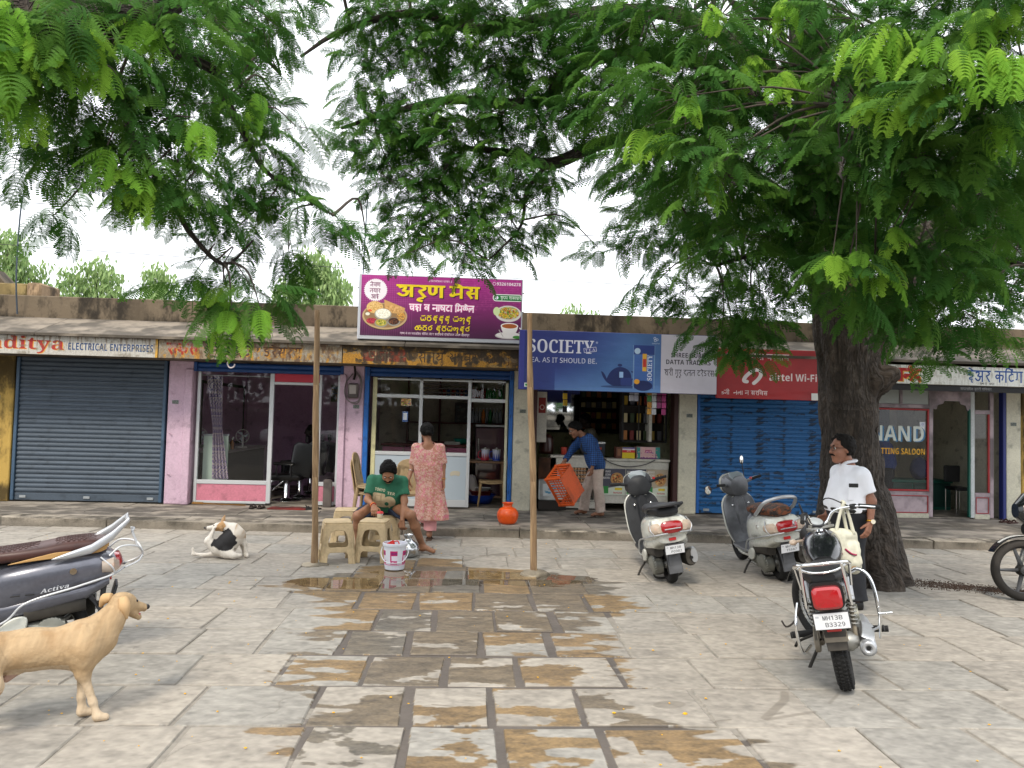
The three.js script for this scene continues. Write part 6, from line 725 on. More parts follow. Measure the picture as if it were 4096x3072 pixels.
// man in the white shirt beside the tree
const standing = human({ label: 'moustached man in white short-sleeved shirt and dark trousers standing beside the tree trunk', base: [3.42, 0, -6.76], skin: '#976750', face: [-1, -0.04, 0.06], hk: 1.04, k: 1.02, fwd: [-1, 0, 0], belly: 0.035,
  J: { pelvis: [3.43, 0.86, -6.76], chest: [3.41, 1.08, -6.76], neck: [3.43, 1.285, -6.76], head: [3.365, 1.44, -6.76], shL: [3.46, 1.215, -6.57], shR: [3.43, 1.215, -6.95], elL: [3.53, 0.985, -6.54], elR: [3.44, 0.98, -7.02], wrL: [3.5, 0.8, -6.5], wrR: [3.36, 0.79, -7.05], hipL: [3.44, 0.83, -6.66], hipR: [3.44, 0.83, -6.86], knL: [3.43, 0.45, -6.65], knR: [3.44, 0.45, -6.87], anL: [3.45, 0.085, -6.65], anR: [3.46, 0.085, -6.88], toL: [3.31, 0.04, -6.62], toR: [3.32, 0.04, -6.9] },
  handL: { dir: [-0.35, -1, 0.12], palm: [-0.5, 0, -0.7], curl: 0.45 }, handR: { dir: [-0.6, -0.8, 0], palm: [-0.3, -0.4, 0.6], curl: 0.8 }, hairM: mat('#14110f', 0.7, { specularIntensity: 0.3 }), hairT: 0.004, hair: (a, b, c) => Math.max(-b - 0.055 + (c > -0.01 ? 0.05 + 1.0 * c : 0), c - 0.02 - 0.25 * Math.abs(a) / 0.08 * 0.12 - (b > 0.08 ? 0.03 : 0)), moustache: true, glasses: true,
  clothes: [shirt(mat('#e6e8ee', 0.75), { sleeve: 0.72, loose: 0.022, hem: -0.02, neckR: 0.066, folds: 0.8 }), trousers(mat('#15181f', 0.8), { loose: 0.026, waist: 0.05, end: 0.99, flare: 0.02 }), (C) => { const J = C.J; const Y = J.pelvis[1] + 0.035; part('belt', sdfMesh((x, y, z) => Math.max(C.torso(x, y, z, 0.026), Math.abs(y - Y) - 0.018), ...box3([[0, Y, 0]], 0.26), 0.011), mat('#0e0e10', 0.3), C.t);
    part('collar', [taper([v3.add(J.neck, [-0.075, 0.0, 0.0]), v3.add(J.neck, [-0.045, 0.035, 0.06]), v3.add(J.neck, [0.03, 0.05, 0.075]), v3.add(J.neck, [0.075, 0.055, 0])], [0.012, 0.014, 0.012, 0.011], 12, 6), taper([v3.add(J.neck, [-0.075, 0.0, 0.0]), v3.add(J.neck, [-0.045, 0.035, -0.06]), v3.add(J.neck, [0.03, 0.05, -0.075]), v3.add(J.neck, [0.075, 0.055, 0])], [0.012, 0.014, 0.012, 0.011], 12, 6)], mat('#e6e8ee', 0.75), C.t);
    part('shirt_pocket', cbox(0.1, 0.12, 0.014, -0.06, 1.05, 0.226, 0.004), mat('#e2e4ea', 0.75), C.t); part('phone', cbox(0.085, 0.035, 0.014, -0.06, 1.125, 0.232, 0.004), M.black, C.t);
    const w = C.lo(J.elL, J.wrL, 0.92), d = v3.nrm(v3.sub(J.wrL, J.elL)), Q = new THREE.Quaternion().setFromUnitVectors(V(0, 0, 1), V(...d)); const wt = part('wristwatch', new THREE.TorusGeometry(0.033, 0.007, 8, 24).applyQuaternion(Q).translate(...w), M.gold, C.t); part('watch_face', new THREE.CylinderGeometry(0.02, 0.02, 0.012, 18).rotateX(Math.PI / 2).translate(w[0] + 0.005, w[1], w[2] + 0.038), mat('#e9e2cc', 0.2), wt); part('shoes', [loft([[-0.17, -0.0, 0.06, 0.042], [-0.1, 0, 0.08, 0.045], [0.0, 0, 0.1, 0.04], [0.06, 0, 0.09, 0.036]], 14).translate(0.02, 0, 0.12), loft([[-0.17, 0, 0.06, 0.042], [-0.1, 0, 0.08, 0.045], [0.0, 0, 0.1, 0.04], [0.06, 0, 0.09, 0.036]], 14).translate(0.03, 0, -0.12)], M.black, C.t); }] });
standing.position.x += 0.09; standing.position.z -= 0.18;
// shopkeeper, salon customer, barber, and the sitter at the edge of the yard
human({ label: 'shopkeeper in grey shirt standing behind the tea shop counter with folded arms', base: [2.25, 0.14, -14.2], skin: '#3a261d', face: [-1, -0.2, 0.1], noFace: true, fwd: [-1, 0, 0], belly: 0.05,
  J: { pelvis: [2.28, 1.0, -14.2], chest: [2.26, 1.25, -14.2], neck: [2.25, 1.48, -14.2], head: [2.17, 1.63, -14.2], shL: [2.28, 1.42, -14.0], shR: [2.25, 1.42, -14.4], elL: [2.24, 1.14, -13.95], elR: [2.2, 1.14, -14.42], wrL: [2.02, 1.2, -14.1], wrR: [2.02, 1.22, -14.28], hipL: [2.28, 0.97, -14.1], hipR: [2.28, 0.97, -14.3], knL: [2.28, 0.57, -14.1], knR: [2.28, 0.57, -14.3], anL: [2.28, 0.2, -14.1], anR: [2.28, 0.2, -14.3], toL: [2.14, 0.17, -14.1], toR: [2.14, 0.17, -14.3] }, handL: { dir: [-0.8, 0.1, -0.6], palm: [0.5, 0, -0.8], curl: 0.5 }, handR: { dir: [-0.8, 0.1, 0.6], palm: [0.5, 0, 0.8], curl: 0.5 }, hairM, hair: (a, b, c) => Math.max(-b - 0.03 + (c > 0 ? 0.03 + 0.9 * c : 0), c - 0.065), clothes: [shirt(mat('#8d8577', 0.85), { sleeve: 0.75, hem: 0.12 }), trousers(mat('#2a2c31', 0.85), {})] });
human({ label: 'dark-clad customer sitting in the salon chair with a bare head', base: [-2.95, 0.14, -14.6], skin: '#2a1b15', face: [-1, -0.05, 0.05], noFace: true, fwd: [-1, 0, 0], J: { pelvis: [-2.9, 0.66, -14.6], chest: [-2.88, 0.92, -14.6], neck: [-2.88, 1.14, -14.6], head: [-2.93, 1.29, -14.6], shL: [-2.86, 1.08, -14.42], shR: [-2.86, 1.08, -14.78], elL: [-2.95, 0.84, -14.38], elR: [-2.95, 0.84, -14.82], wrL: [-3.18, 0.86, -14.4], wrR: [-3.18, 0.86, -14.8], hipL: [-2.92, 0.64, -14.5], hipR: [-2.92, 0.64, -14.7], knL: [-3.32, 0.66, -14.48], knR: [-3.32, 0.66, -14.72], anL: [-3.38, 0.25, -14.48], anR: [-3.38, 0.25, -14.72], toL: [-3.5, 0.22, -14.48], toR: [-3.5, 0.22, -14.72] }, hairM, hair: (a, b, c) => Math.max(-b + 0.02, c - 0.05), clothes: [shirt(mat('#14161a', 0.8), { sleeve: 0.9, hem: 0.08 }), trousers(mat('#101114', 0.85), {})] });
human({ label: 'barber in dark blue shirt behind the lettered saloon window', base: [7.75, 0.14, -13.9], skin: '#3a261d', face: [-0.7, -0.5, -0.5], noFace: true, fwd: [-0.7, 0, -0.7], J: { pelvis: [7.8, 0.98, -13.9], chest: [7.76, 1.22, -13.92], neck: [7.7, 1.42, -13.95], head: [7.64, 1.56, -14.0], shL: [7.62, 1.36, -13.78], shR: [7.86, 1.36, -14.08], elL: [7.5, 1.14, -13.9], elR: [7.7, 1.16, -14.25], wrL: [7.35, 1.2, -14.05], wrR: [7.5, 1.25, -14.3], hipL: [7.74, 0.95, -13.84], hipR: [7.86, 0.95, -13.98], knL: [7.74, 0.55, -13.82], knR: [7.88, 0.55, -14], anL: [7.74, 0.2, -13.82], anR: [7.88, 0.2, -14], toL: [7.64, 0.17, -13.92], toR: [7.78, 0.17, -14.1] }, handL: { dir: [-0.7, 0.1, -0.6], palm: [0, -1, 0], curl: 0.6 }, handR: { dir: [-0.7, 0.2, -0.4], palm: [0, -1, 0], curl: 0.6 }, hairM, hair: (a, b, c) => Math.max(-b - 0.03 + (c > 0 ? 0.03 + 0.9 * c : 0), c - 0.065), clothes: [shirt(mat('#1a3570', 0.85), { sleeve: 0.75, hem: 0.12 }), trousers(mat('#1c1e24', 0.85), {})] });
human({ label: 'person in dark trousers squatting on the ground beyond the grey scooter', base: [-4.55, 0, -6.9], skin: '#5a3827', face: [1, -0.3, 0.2], noFace: true, fwd: [1, 0, 0], J: { pelvis: [-4.65, 0.2, -6.9], chest: [-4.60, 0.46, -6.9], neck: [-4.52, 0.66, -6.9], head: [-4.44, 0.8, -6.9], shL: [-4.54, 0.6, -7.08], shR: [-4.54, 0.6, -6.72], elL: [-4.35, 0.5, -7.1], elR: [-4.35, 0.5, -6.7], wrL: [-4.18, 0.45, -7.0], wrR: [-4.18, 0.45, -6.8], hipL: [-4.64, 0.2, -7.0], hipR: [-4.64, 0.2, -6.8], knL: [-4.14, 0.52, -7.02], knR: [-4.10, 0.5, -6.8], anL: [-4.30, 0.09, -7.0], anR: [-4.26, 0.09, -6.8], toL: [-4.13, 0.04, -6.98], toR: [-4.09, 0.04, -6.78] }, handL: { dir: [1, -0.3, 0.2], palm: [0, -1, 0], curl: 0.6 }, handR: { dir: [1, -0.3, -0.1], palm: [0, -1, 0], curl: 0.6 }, hairM, hair: (a, b, c) => Math.max(-b - 0.03 + (c > 0 ? 0.03 + 0.9 * c : 0), c - 0.065), clothes: [shirt(mat('#3c4650', 0.85), { sleeve: 0.75, hem: 0.05 }), trousers(mat('#20251f', 0.85), { end: 0.55 })] });
// ---------- dogs ----------
function dog(o) {
  const t = thing('dog', o.label, 'dog', o.base, 0), L = (p) => v3.sub(p, o.base), bones = o.bones.map(([a, b, r, q, k]) => [L(a), L(b), r, q, k || 0.03]);
  const f = (x, y, z) => { let d = 1e9; for (const b of bones) d = smin(d, sdCap(x, y, z, b[0], b[1], b[2], b[3]), b[4]); for (const e of o.ells || []) d = smin(d, sdEll(x, y, z, L(e[0]), e[1]), e[2]); if (o.cut) d = -smin(-d, sdCap(x, y, z, L(o.cut[0]), L(o.cut[1]), o.cut[2], o.cut[3]), 0.006); return d + 0.003 * noise3(x * 40, y * 40, z * 40); };
  const [a, b] = box3(bones.flatMap((q) => [q[0], q[1]]), 0.14);
  part('body', sdfMesh(f, a, b, 0.0065, (x, y, z, nx, ny, nz) => o.colour(x + o.base[0], y + o.base[1], z + o.base[2], ny)), mat(0xffffff, 0.8, { vertexColors: true, bumpMap: T.fine, bumpScale: 0.0022 }), t);
  for (const [n, l, m] of o.parts || []) part(n, l.map((g) => g.translate(...v3.mul(o.base, -1))), m, t); return t;
}
const noseM = mat('#141011', 0.4);
{
  const ear = (root, mid, tip, w) => taper([root, mid, tip], [w, w * 1.1, 0.006], 10, 8).applyMatrix4(new THREE.Matrix4());
  dog({ label: 'tan short-haired dog standing beside the grey scooter, looking back over the yard', base: [-2.2, 0, -4.2],
    bones: [[[-2.46, 0.385, -4.08], [-2.24, 0.385, -4.18], 0.104, 0.094, 0.06], [[-2.24, 0.38, -4.18], [-2.02, 0.375, -4.28], 0.096, 0.118, 0.06], [[-2.02, 0.385, -4.28], [-1.95, 0.4, -4.33], 0.115, 0.088, 0.05], [[-2.0, 0.42, -4.3], [-1.93, 0.48, -4.39], 0.082, 0.068, 0.05], [[-1.93, 0.48, -4.39], [-1.905, 0.545, -4.45], 0.066, 0.056, 0.04], [[-1.905, 0.555, -4.465], [-1.885, 0.55, -4.49], 0.055, 0.05, 0.03], [[-1.87, 0.54, -4.505], [-1.825, 0.51, -4.56], 0.034, 0.025, 0.025], [[-1.875, 0.51, -4.495], [-1.835, 0.465, -4.53], 0.028, 0.017, 0.012],
      // forelegs
      [[-1.965, 0.37, -4.215], [-1.98, 0.25, -4.22], 0.055, 0.036, 0.05], [[-1.98, 0.25, -4.22], [-1.925, 0.1, -4.225], 0.027, 0.018, 0.03], [[-1.925, 0.1, -4.225], [-1.9, 0.03, -4.225], 0.018, 0.019, 0.02], [[-1.895, 0.024, -4.225], [-1.865, 0.018, -4.24], 0.024, 0.02, 0.02], [[-2.03, 0.36, -4.36], [-2.05, 0.25, -4.35], 0.05, 0.034, 0.05], [[-2.05, 0.25, -4.35], [-2.02, 0.1, -4.3], 0.026, 0.018, 0.03], [[-2.02, 0.1, -4.3], [-2.01, 0.03, -4.295], 0.02, 0.022, 0.02], [[-2.01, 0.024, -4.295], [-1.975, 0.018, -4.31], 0.024, 0.02, 0.02],
      // hind legs
      [[-2.39, 0.38, -4.03], [-2.3, 0.26, -3.97], 0.085, 0.055, 0.06], [[-2.3, 0.26, -3.97], [-2.39, 0.15, -3.93], 0.046, 0.024, 0.03], [[-2.39, 0.15, -3.93], [-2.36, 0.03, -3.9], 0.023, 0.022, 0.02], [[-2.36, 0.024, -3.9], [-2.32, 0.018, -3.91], 0.024, 0.02, 0.02], [[-2.45, 0.37, -4.16], [-2.4, 0.25, -4.18], 0.072, 0.05, 0.06], [[-2.4, 0.25, -4.18], [-2.52, 0.145, -4.16], 0.044, 0.023, 0.03], [[-2.52, 0.145, -4.16], [-2.5, 0.03, -4.15], 0.022, 0.022, 0.02], [[-2.5, 0.024, -4.15], [-2.46, 0.018, -4.16], 0.024, 0.02, 0.02],
      // tail
      [[-2.49, 0.43, -4.07], [-2.56, 0.48, -4.03], 0.03, 0.024, 0.03], [[-2.56, 0.48, -4.03], [-2.55, 0.56, -4.02], 0.024, 0.021, 0.02], [[-2.55, 0.56, -4.02], [-2.49, 0.575, -4.03], 0.021, 0.016, 0.015], [[-2.27, 0.29, -4.14], [-2.31, 0.255, -4.12], 0.024, 0.02, 0.02]],
    ells: [[[-1.9, 0.585, -4.46], [0.05, 0.03, 0.05], 0.02]], cut: [[-1.83, 0.487, -4.55], [-1.86, 0.5, -4.52], 0.012, 0.004],
    colour: (x, y, z, ny) => { const n = fbm(x * 22 + 4, y * 22 + z * 17, 3), m = fbm(x * 90, y * 60 + z * 90, 2); let c = mix3([0.37, 0.245, 0.125], [0.5, 0.36, 0.21], n); const low = sstep(0.27, 0.1, y + 0.1 * (n - 0.5)); c = mix3(c, [0.6, 0.48, 0.34], low * 0.9); if (y > 0.4 && y < 0.52 && x < -2) c = mix3(c, [0.3, 0.17, 0.07], 0.55 * sstep(0.45, 0.65, fbm(x * 9, z * 9 + 3, 3))); if (y > 0.24 && y < 0.31 && x < -2.03 && x > -2.36) c = mix3(c, [0.62, 0.5, 0.36], 0.5); if (x < -2.26 && x > -2.34 && y < 0.275 && y > 0.2) c = mix3(c, [0.36, 0.2, 0.17], 0.7); return scale3(c, 0.9 + 0.28 * (m - 0.5)); },
    parts: [['ear', [taper([[-1.945, 0.595, -4.44], [-1.985, 0.585, -4.44], [-2.01, 0.54, -4.445]], [0.024, 0.03, 0.008], 10, 8, 0.1)], mat([0.48, 0.31, 0.15], 0.8)], ['ear', [taper([[-1.878, 0.595, -4.425], [-1.858, 0.555, -4.4], [-1.85, 0.485, -4.41]], [0.026, 0.032, 0.008], 10, 8, 0.1)], mat([0.5, 0.33, 0.17], 0.8)], ['nose', [new THREE.SphereGeometry(0.015, 12, 8).translate(-1.806, 0.512, -4.572)], noseM], ['eye', [new THREE.SphereGeometry(0.008, 10, 8).translate(-1.836, 0.562, -4.5)], noseM], ['tongue', [new THREE.SphereGeometry(0.014, 10, 8).scale(1.4, 0.4, 0.9).translate(-1.84, 0.484, -4.525)], mat('#a8525a', 0.5)]] });
  const H = [-2.76, 0.335, -8.86];
  dog({ label: 'white dog with black back and tan face sitting to scratch its ear', base: [-2.66, 0, -8.85],
    bones: [[[-2.68, 0.115, -8.84], [-2.64, 0.17, -8.84], 0.115, 0.105, 0.06], [[-2.64, 0.17, -8.84], [-2.56, 0.255, -8.87], 0.105, 0.085, 0.06], [[-2.56, 0.255, -8.87], [-2.6, 0.315, -8.88], 0.08, 0.062, 0.05], [[-2.6, 0.315, -8.88], [-2.7, 0.345, -8.87], 0.06, 0.05, 0.04], [[-2.71, 0.345, -8.87], [-2.77, 0.34, -8.86], 0.052, 0.045, 0.03], [[-2.78, 0.335, -8.86], [-2.885, 0.325, -8.85], 0.033, 0.02, 0.02],
      [[-2.53, 0.24, -8.9], [-2.475, 0.15, -8.9], 0.05, 0.03, 0.04], [[-2.475, 0.15, -8.9], [-2.45, 0.03, -8.89], 0.025, 0.02, 0.02], [[-2.45, 0.024, -8.89], [-2.43, 0.02, -8.86], 0.023, 0.019, 0.02], [[-2.55, 0.22, -8.98], [-2.52, 0.1, -9.0], 0.045, 0.026, 0.03], [[-2.52, 0.1, -9.0], [-2.5, 0.024, -8.99], 0.023, 0.022, 0.02],
      [[-2.74, 0.12, -8.76], [-2.825, 0.2, -8.74], 0.07, 0.045, 0.05], [[-2.825, 0.2, -8.74], [-2.8, 0.27, -8.765], 0.034, 0.022, 0.02], [[-2.8, 0.27, -8.765], [-2.785, 0.335, -8.79], 0.02, 0.017, 0.015], [[-2.62, 0.07, -8.76], [-2.54, 0.05, -8.72], 0.065, 0.035, 0.04], [[-2.54, 0.045, -8.72], [-2.47, 0.05, -8.74], 0.03, 0.02, 0.02],
      [[-2.76, 0.04, -8.86], [-2.92, 0.025, -8.84], 0.028, 0.02, 0.03], [[-2.92, 0.025, -8.84], [-3.01, 0.04, -8.83], 0.02, 0.018, 0.02], [[-3.01, 0.04, -8.83], [-3.02, 0.1, -8.83], 0.018, 0.012, 0.02]],
    colour: (x, y, z) => { const n = 0.05 * (fbm(x * 14, y * 14 + z * 9, 3) - 0.5) * 2; const saddle = Math.hypot((x + 2.63) * 0.9, (y - 0.2) * 0.85) + n; if (saddle < 0.105 && z > -8.95 && !(y < 0.1 && Math.abs(x + 2.63) < 0.03 + n)) return [0.012, 0.011, 0.012]; if (Math.hypot(x + 2.73, y - 0.33, z + 8.85) + n < 0.062) return [0.42, 0.24, 0.1]; if (x < -2.88 && y > 0.28) return [0.1, 0.08, 0.07]; if (x > -2.56 && y > 0.22) return mix3([0.4, 0.26, 0.14], [0.62, 0.56, 0.48], sstep(-0.02, 0.03, n)); return scale3([0.66, 0.61, 0.54], 0.92 + 0.16 * fbm(x * 60, y * 60 + z * 50, 2)); },
    parts: [['ear', [taper([[-2.72, 0.38, -8.88], [-2.715, 0.42, -8.885], [-2.7, 0.47, -8.88]], [0.024, 0.022, 0.005], 8, 7)], mat([0.45, 0.28, 0.15], 0.8)], ['ear', [taper([[-2.73, 0.355, -8.82], [-2.71, 0.33, -8.81], [-2.7, 0.3, -8.8]], [0.022, 0.022, 0.006], 8, 7)], mat([0.4, 0.24, 0.11], 0.8)], ['nose', [new THREE.SphereGeometry(0.013, 10, 8).translate(-2.905, 0.328, -8.85)], noseM], ['eye', [new THREE.SphereGeometry(0.007, 8, 6).translate(-2.8, 0.36, -8.825)], noseM]] });
}
// ---------- yard furniture and loose things ----------
SEED = 606;
const beige = mat('#c6b08a', 0.5, { map: T.scuff }), beigeD = mat('#a38b66', 0.5, { map: T.scuff });
function stool(label, pos, turn, h = 0.46, group) {
  const t = thing('plastic_stool', label, 'stool', pos, turn, group); const tw = 0.145, bw = 0.185;
  part('seat', [loft([[h - 0.05, -tw, tw, tw, 9], [h - 0.012, -tw - 0.004, tw + 0.004, tw + 0.004, 9], [h, -tw + 0.012, tw - 0.012, tw - 0.012, 9]], 32).rotateZ(Math.PI / 2).scale(-1, 1, 1)].map((g) => { const ix = []; for (let i = 0; i < g.attributes.position.count; i += 3) ix.push(i, i + 2, i + 1); g.setIndex(ix); const q = g.toNonIndexed(); q.computeVertexNormals(); return q; }), beige, t);
  const y1 = h - 0.03, out = [[-bw, 0], [-bw + 0.07, 0], [-bw + 0.078, 0.1], [-bw + 0.1, 0.125], [bw - 0.1, 0.125], [bw - 0.078, 0.1], [bw - 0.07, 0], [bw, 0], [tw, y1], [-tw, y1]], hole = smoothPts([[-0.1, 0.19], [0, 0.185], [0.1, 0.19], [0.085, 0.32], [0.06, 0.355], [-0.06, 0.355], [-0.085, 0.32]], 4);
  const side = geo([prism(out, 0.018, { bevel: 0.004, holes: [hole] }).rotateX(-Math.atan((bw - tw) / y1)).translate(0, 0, bw), ...[-1, 1].map((s) => rod([s * (bw - 0.03), 0.01, bw + 0.007], [s * (tw - 0.022), y1 - 0.05, tw + 0.01], 0.006, 0.006, 6))]); for (let i = 0; i < 4; i++) { const o = part('leg_frame', side, beige, t); o.rotation.y = i * Math.PI / 2; }
  return t;
}
stool('beige plastic stool beside the wooden pole, its top empty', [-1.42, 0, -8.74], 0.25);
stool('beige plastic stool with the steel tumbler on it', [-1.02, 0, -8.84], -0.1);
stool('beige plastic stool under the seated man in green', [-0.99, 0, -9.66], 0.05, 0.42);
stool('beige plastic stool behind the others, by the stacked chairs', [-1.5, 0, -9.95], 0.1, 0.44);
function chair(label, pos, turn, stack = 1) {
  const t = thing('plastic_chair', label, 'chair', pos, turn); const P = (n, l, m = beigeD) => part(n, l, m, t); // faces +x
  const seat = P('seat', loft([[-0.2, 0.405, 0.43, 0.19, 5], [0.0, 0.395, 0.42, 0.2, 5], [0.2, 0.405, 0.43, 0.21, 5], [0.225, 0.39, 0.42, 0.2, 5]], 22));
  const outline = smoothPts([[-0.19, 0.38], [0.19, 0.38], [0.2, 0.6], [0.185, 0.8], [0.1, 0.87], [-0.1, 0.87], [-0.185, 0.8], [-0.2, 0.6]], 4), holes = []; for (let i = -2; i <= 2; i++) holes.push(smoothPts([[i * 0.062 - 0.016, 0.47], [i * 0.062 + 0.016, 0.47], [i * 0.06 + 0.016, 0.76 - Math.abs(i) * 0.02], [i * 0.06 - 0.016, 0.76 - Math.abs(i) * 0.02]], 3));
  P('backrest', prism(outline, 0.018, { bevel: 0.005, holes }).rotateY(Math.PI / 2).applyMatrix4(new THREE.Matrix4().set(1, -0.2, 0, -0.105, 0, 1, 0, 0, 0, 0, 1, 0, 0, 0, 0, 1)));
  for (const [x, z] of [[0.2, 0.18], [0.2, -0.18], [-0.19, 0.17], [-0.19, -0.17]]) P('leg', taper([[x * 0.95, 0.41, z * 0.98], [x * 1.05, 0.2, z * 1.05], [x * 1.18, 0, z * 1.12]], [0.026, 0.022, 0.017], 8, 6)); for (const s of [-1, 1]) P('side_rail', tube([[-0.18, 0.4, s * 0.19], [0, 0.385, s * 0.205], [0.2, 0.4, s * 0.2]], 0.014, 12, 6)); return t;
}
chair('lower plastic chair of the stack against the pink pillar', [-1.36, 0.12, -11.25], -0.15); chair('upper plastic chair of the stack against the pink pillar', [-1.34, 0.21, -11.22], -0.1); chair('plastic chair between the seated man and the woman', [-0.78, 0.12, -11.15], -1.4); chair('plastic chair inside the eating house doorway beside the table', [0.44, 0.14, -13.25], Math.PI);
{ // bucket with mug, pots, tumbler
  const b = thing('paint_bucket', 'white plastic bucket with pink printed label standing in the puddle', 'bucket', [-0.74, 0, -8.36]); part('shell', [lathe([[0.001, 0.008], [0.098, 0], [0.104, 0.01], [0.123, 0.245], [0.132, 0.25], [0.133, 0.28], [0.127, 0.283], [0.12, 0.28], [0.1, 0.02], [0.001, 0.016]], 40)], mat('#d9dde6', 0.35, {}), b);
  const lt = canvasTex(1024, 256, (g, w, h) => { g.fillStyle = '#dde0e8'; g.fillRect(0, 0, w, h); for (const x of [60, 400, 740]) { g.fillStyle = '#c2246e'; g.fillRect(x, 20, 190, 210); g.fillStyle = '#e6dfea'; g.fillRect(x + 36, 96, 154, 80); fit(g, 'EMULSION', x + 30, 78, 150, 44, '#2a3470'); g.fillStyle = '#e8e2ec'; g.fillRect(x + 60, 196, 30, 20); } g.fillStyle = '#d8569a'; g.fillRect(0, 236, w, 10); });
  const lg = new THREE.CylinderGeometry(0.1215, 0.1085, 0.17, 40, 1, true, -1.75, 3.6).translate(0, 0.135, 0); lg.userData.keepUV = true; part('label', lg, mat(0xffffff, 0.4, { map: lt, side: THREE.DoubleSide }), b); part('handle', tube([[-0.135, 0.235, 0], [-0.142, 0.17, 0.05], [-0.09, 0.1, 0.115], [0, 0.085, 0.135], [0.09, 0.1, 0.115], [0.142, 0.17, 0.05], [0.135, 0.235, 0]], 0.005, 40, 6), mat('#e2e4ea', 0.4), b); part('water', new THREE.CircleGeometry(0.113, 32).rotateX(-Math.PI / 2).translate(0, 0.2, 0), mat('#c8ccd0', 0.03, { transmission: 0.8, thickness: 0, ior: 1.33 }), b);
  const mg = thing('plastic_mug', 'bright red plastic mug inside the white bucket', 'mug', [-0.76, 0.2, -8.37]); const mgm = mat('#d8200f', 0.35); const c = part('cup', lathe([[0.001, 0.0], [0.04, 0.0], [0.052, 0.09], [0.048, 0.09], [0.037, 0.006], [0.001, 0.006]], 28), mgm, mg); part('handle', tube([[0.05, 0.075, 0], [0.085, 0.06, 0], [0.08, 0.02, 0], [0.042, 0.015, 0]], 0.006, 16, 6), mgm, mg); mg.rotation.z = 0.5;
  const s = thing('steel_pot', 'dented steel water pot held by the seated man', 'pot', [-0.655, 0, -9.1]); part('vessel', sdfLathe([[0.001, 0.0], [0.085, 0.0], [0.12, 0.03], [0.132, 0.07], [0.13, 0.11], [0.1, 0.16], [0.06, 0.19], [0.045, 0.205], [0.045, 0.22], [0.062, 0.245], [0.066, 0.255], [0.06, 0.255], [0.04, 0.22], [0.001, 0.2]]), mat('#c9cbcd', 0.25, { metal: 1 }), s);
  function sdfLathe(p) { const g = lathe(new THREE.SplineCurve(p.map(([a, b]) => new THREE.Vector2(a, b))).getPoints(40).map((v) => [Math.max(0.0005, v.x), v.y]), 40); const q = g.attributes.position; for (let i = 0; i < q.count; i++) { const x = q.getX(i), y = q.getY(i), z = q.getZ(i), k = 1 + 0.035 * noise3(x * 22, y * 22, z * 22); q.setX(i, x * k); q.setZ(i, z * k); } g.computeVertexNormals(); return g; }
  const o = thing('water_pot', 'round orange plastic water pot on the raised walk', 'pot', [0.61, 0.118, -11.15]); part('vessel', lathe(new THREE.SplineCurve([[0.001, 0.0], [0.08, 0.0], [0.125, 0.03], [0.152, 0.1], [0.15, 0.16], [0.12, 0.215], [0.075, 0.24], [0.062, 0.26], [0.066, 0.285], [0.082, 0.3], [0.08, 0.305], [0.06, 0.295], [0.05, 0.26], [0.001, 0.25]].map(([a, b]) => new THREE.Vector2(a, b))).getPoints(60).map((v) => [Math.max(0.0005, v.x), v.y]), 40), mat('#ec5a16', 0.38, { map: T.scuff }), o); part('ridge', new THREE.TorusGeometry(0.151, 0.003, 6, 40).rotateX(Math.PI / 2).translate(0, 0.135, 0), mat('#d8430f', 0.4), o);
  const u = thing('steel_tumbler', 'small steel tumbler with red lid on the stool', 'tumbler', [-0.97, 0.46, -8.9]); part('cup', lathe([[0.001, 0.0], [0.03, 0], [0.038, 0.06], [0.036, 0.06], [0.028, 0.004], [0.001, 0.004]], 24), M.steel, u); part('lid', lathe([[0.001, 0.085], [0.03, 0.082], [0.042, 0.064], [0.042, 0.06], [0.001, 0.062]], 24), mat('#b81a22', 0.4), u);
}
{ // orange crate in the hand of the checked-shirt man
  const t = thing('plastic_crate', 'bright orange slatted plastic crate held tilted above the walk', 'crate', [1.52, 0.63, -11.86]), om = mat('#d8560f', 0.45, { map: T.scuff }), a = 0.25, b = 0.17, h = 0.15; const P = (n, l) => part(n, l, om, t);
  P('base', [bb(-a, a, -h, -h + 0.012, -b, b), ...[0, 1, 2, 3, 4].map((i) => bb(-a, a, -h + 0.012, -h + 0.02, -b + 0.068 * i, -b + 0.068 * i + 0.01))]); P('rim', [bb(-a - 0.012, a + 0.012, h - 0.05, h, b - 0.004, b + 0.014), bb(-a - 0.012, a + 0.012, h - 0.05, h, -b - 0.014, -b + 0.004), bb(a - 0.004, a + 0.014, h - 0.05, h, -b, b), bb(-a - 0.014, -a + 0.004, h - 0.05, h, -b, b)]);
  for (const [x, z] of [[a, b], [a, -b], [-a, b], [-a, -b]]) P('corner_post', bb(x - 0.025, x + 0.012, -h, h, z - 0.025, z + 0.012)); for (let i = -4; i <= 4; i++) for (const s of [-1, 1]) P('slat', bb(i * 0.05 - 0.01, i * 0.05 + 0.01, -h, h - 0.05, s * b - 0.006, s * b + 0.006)); for (let i = -2; i <= 2; i++) for (const s of [-1, 1]) P('slat', bb(s * a - 0.006, s * a + 0.006, -h, h - 0.05, i * 0.055 - 0.012, i * 0.055 + 0.012)); for (let i = 0; i < 4; i++) for (const s of [-1, 1]) P('cross_bar', bb(-a, a, -h + 0.05 * i, -h + 0.05 * i + 0.012, s * b - 0.008, s * b + 0.008));
  t.rotation.set(-2.3, 0.35, -1.02, 'ZYX');
}
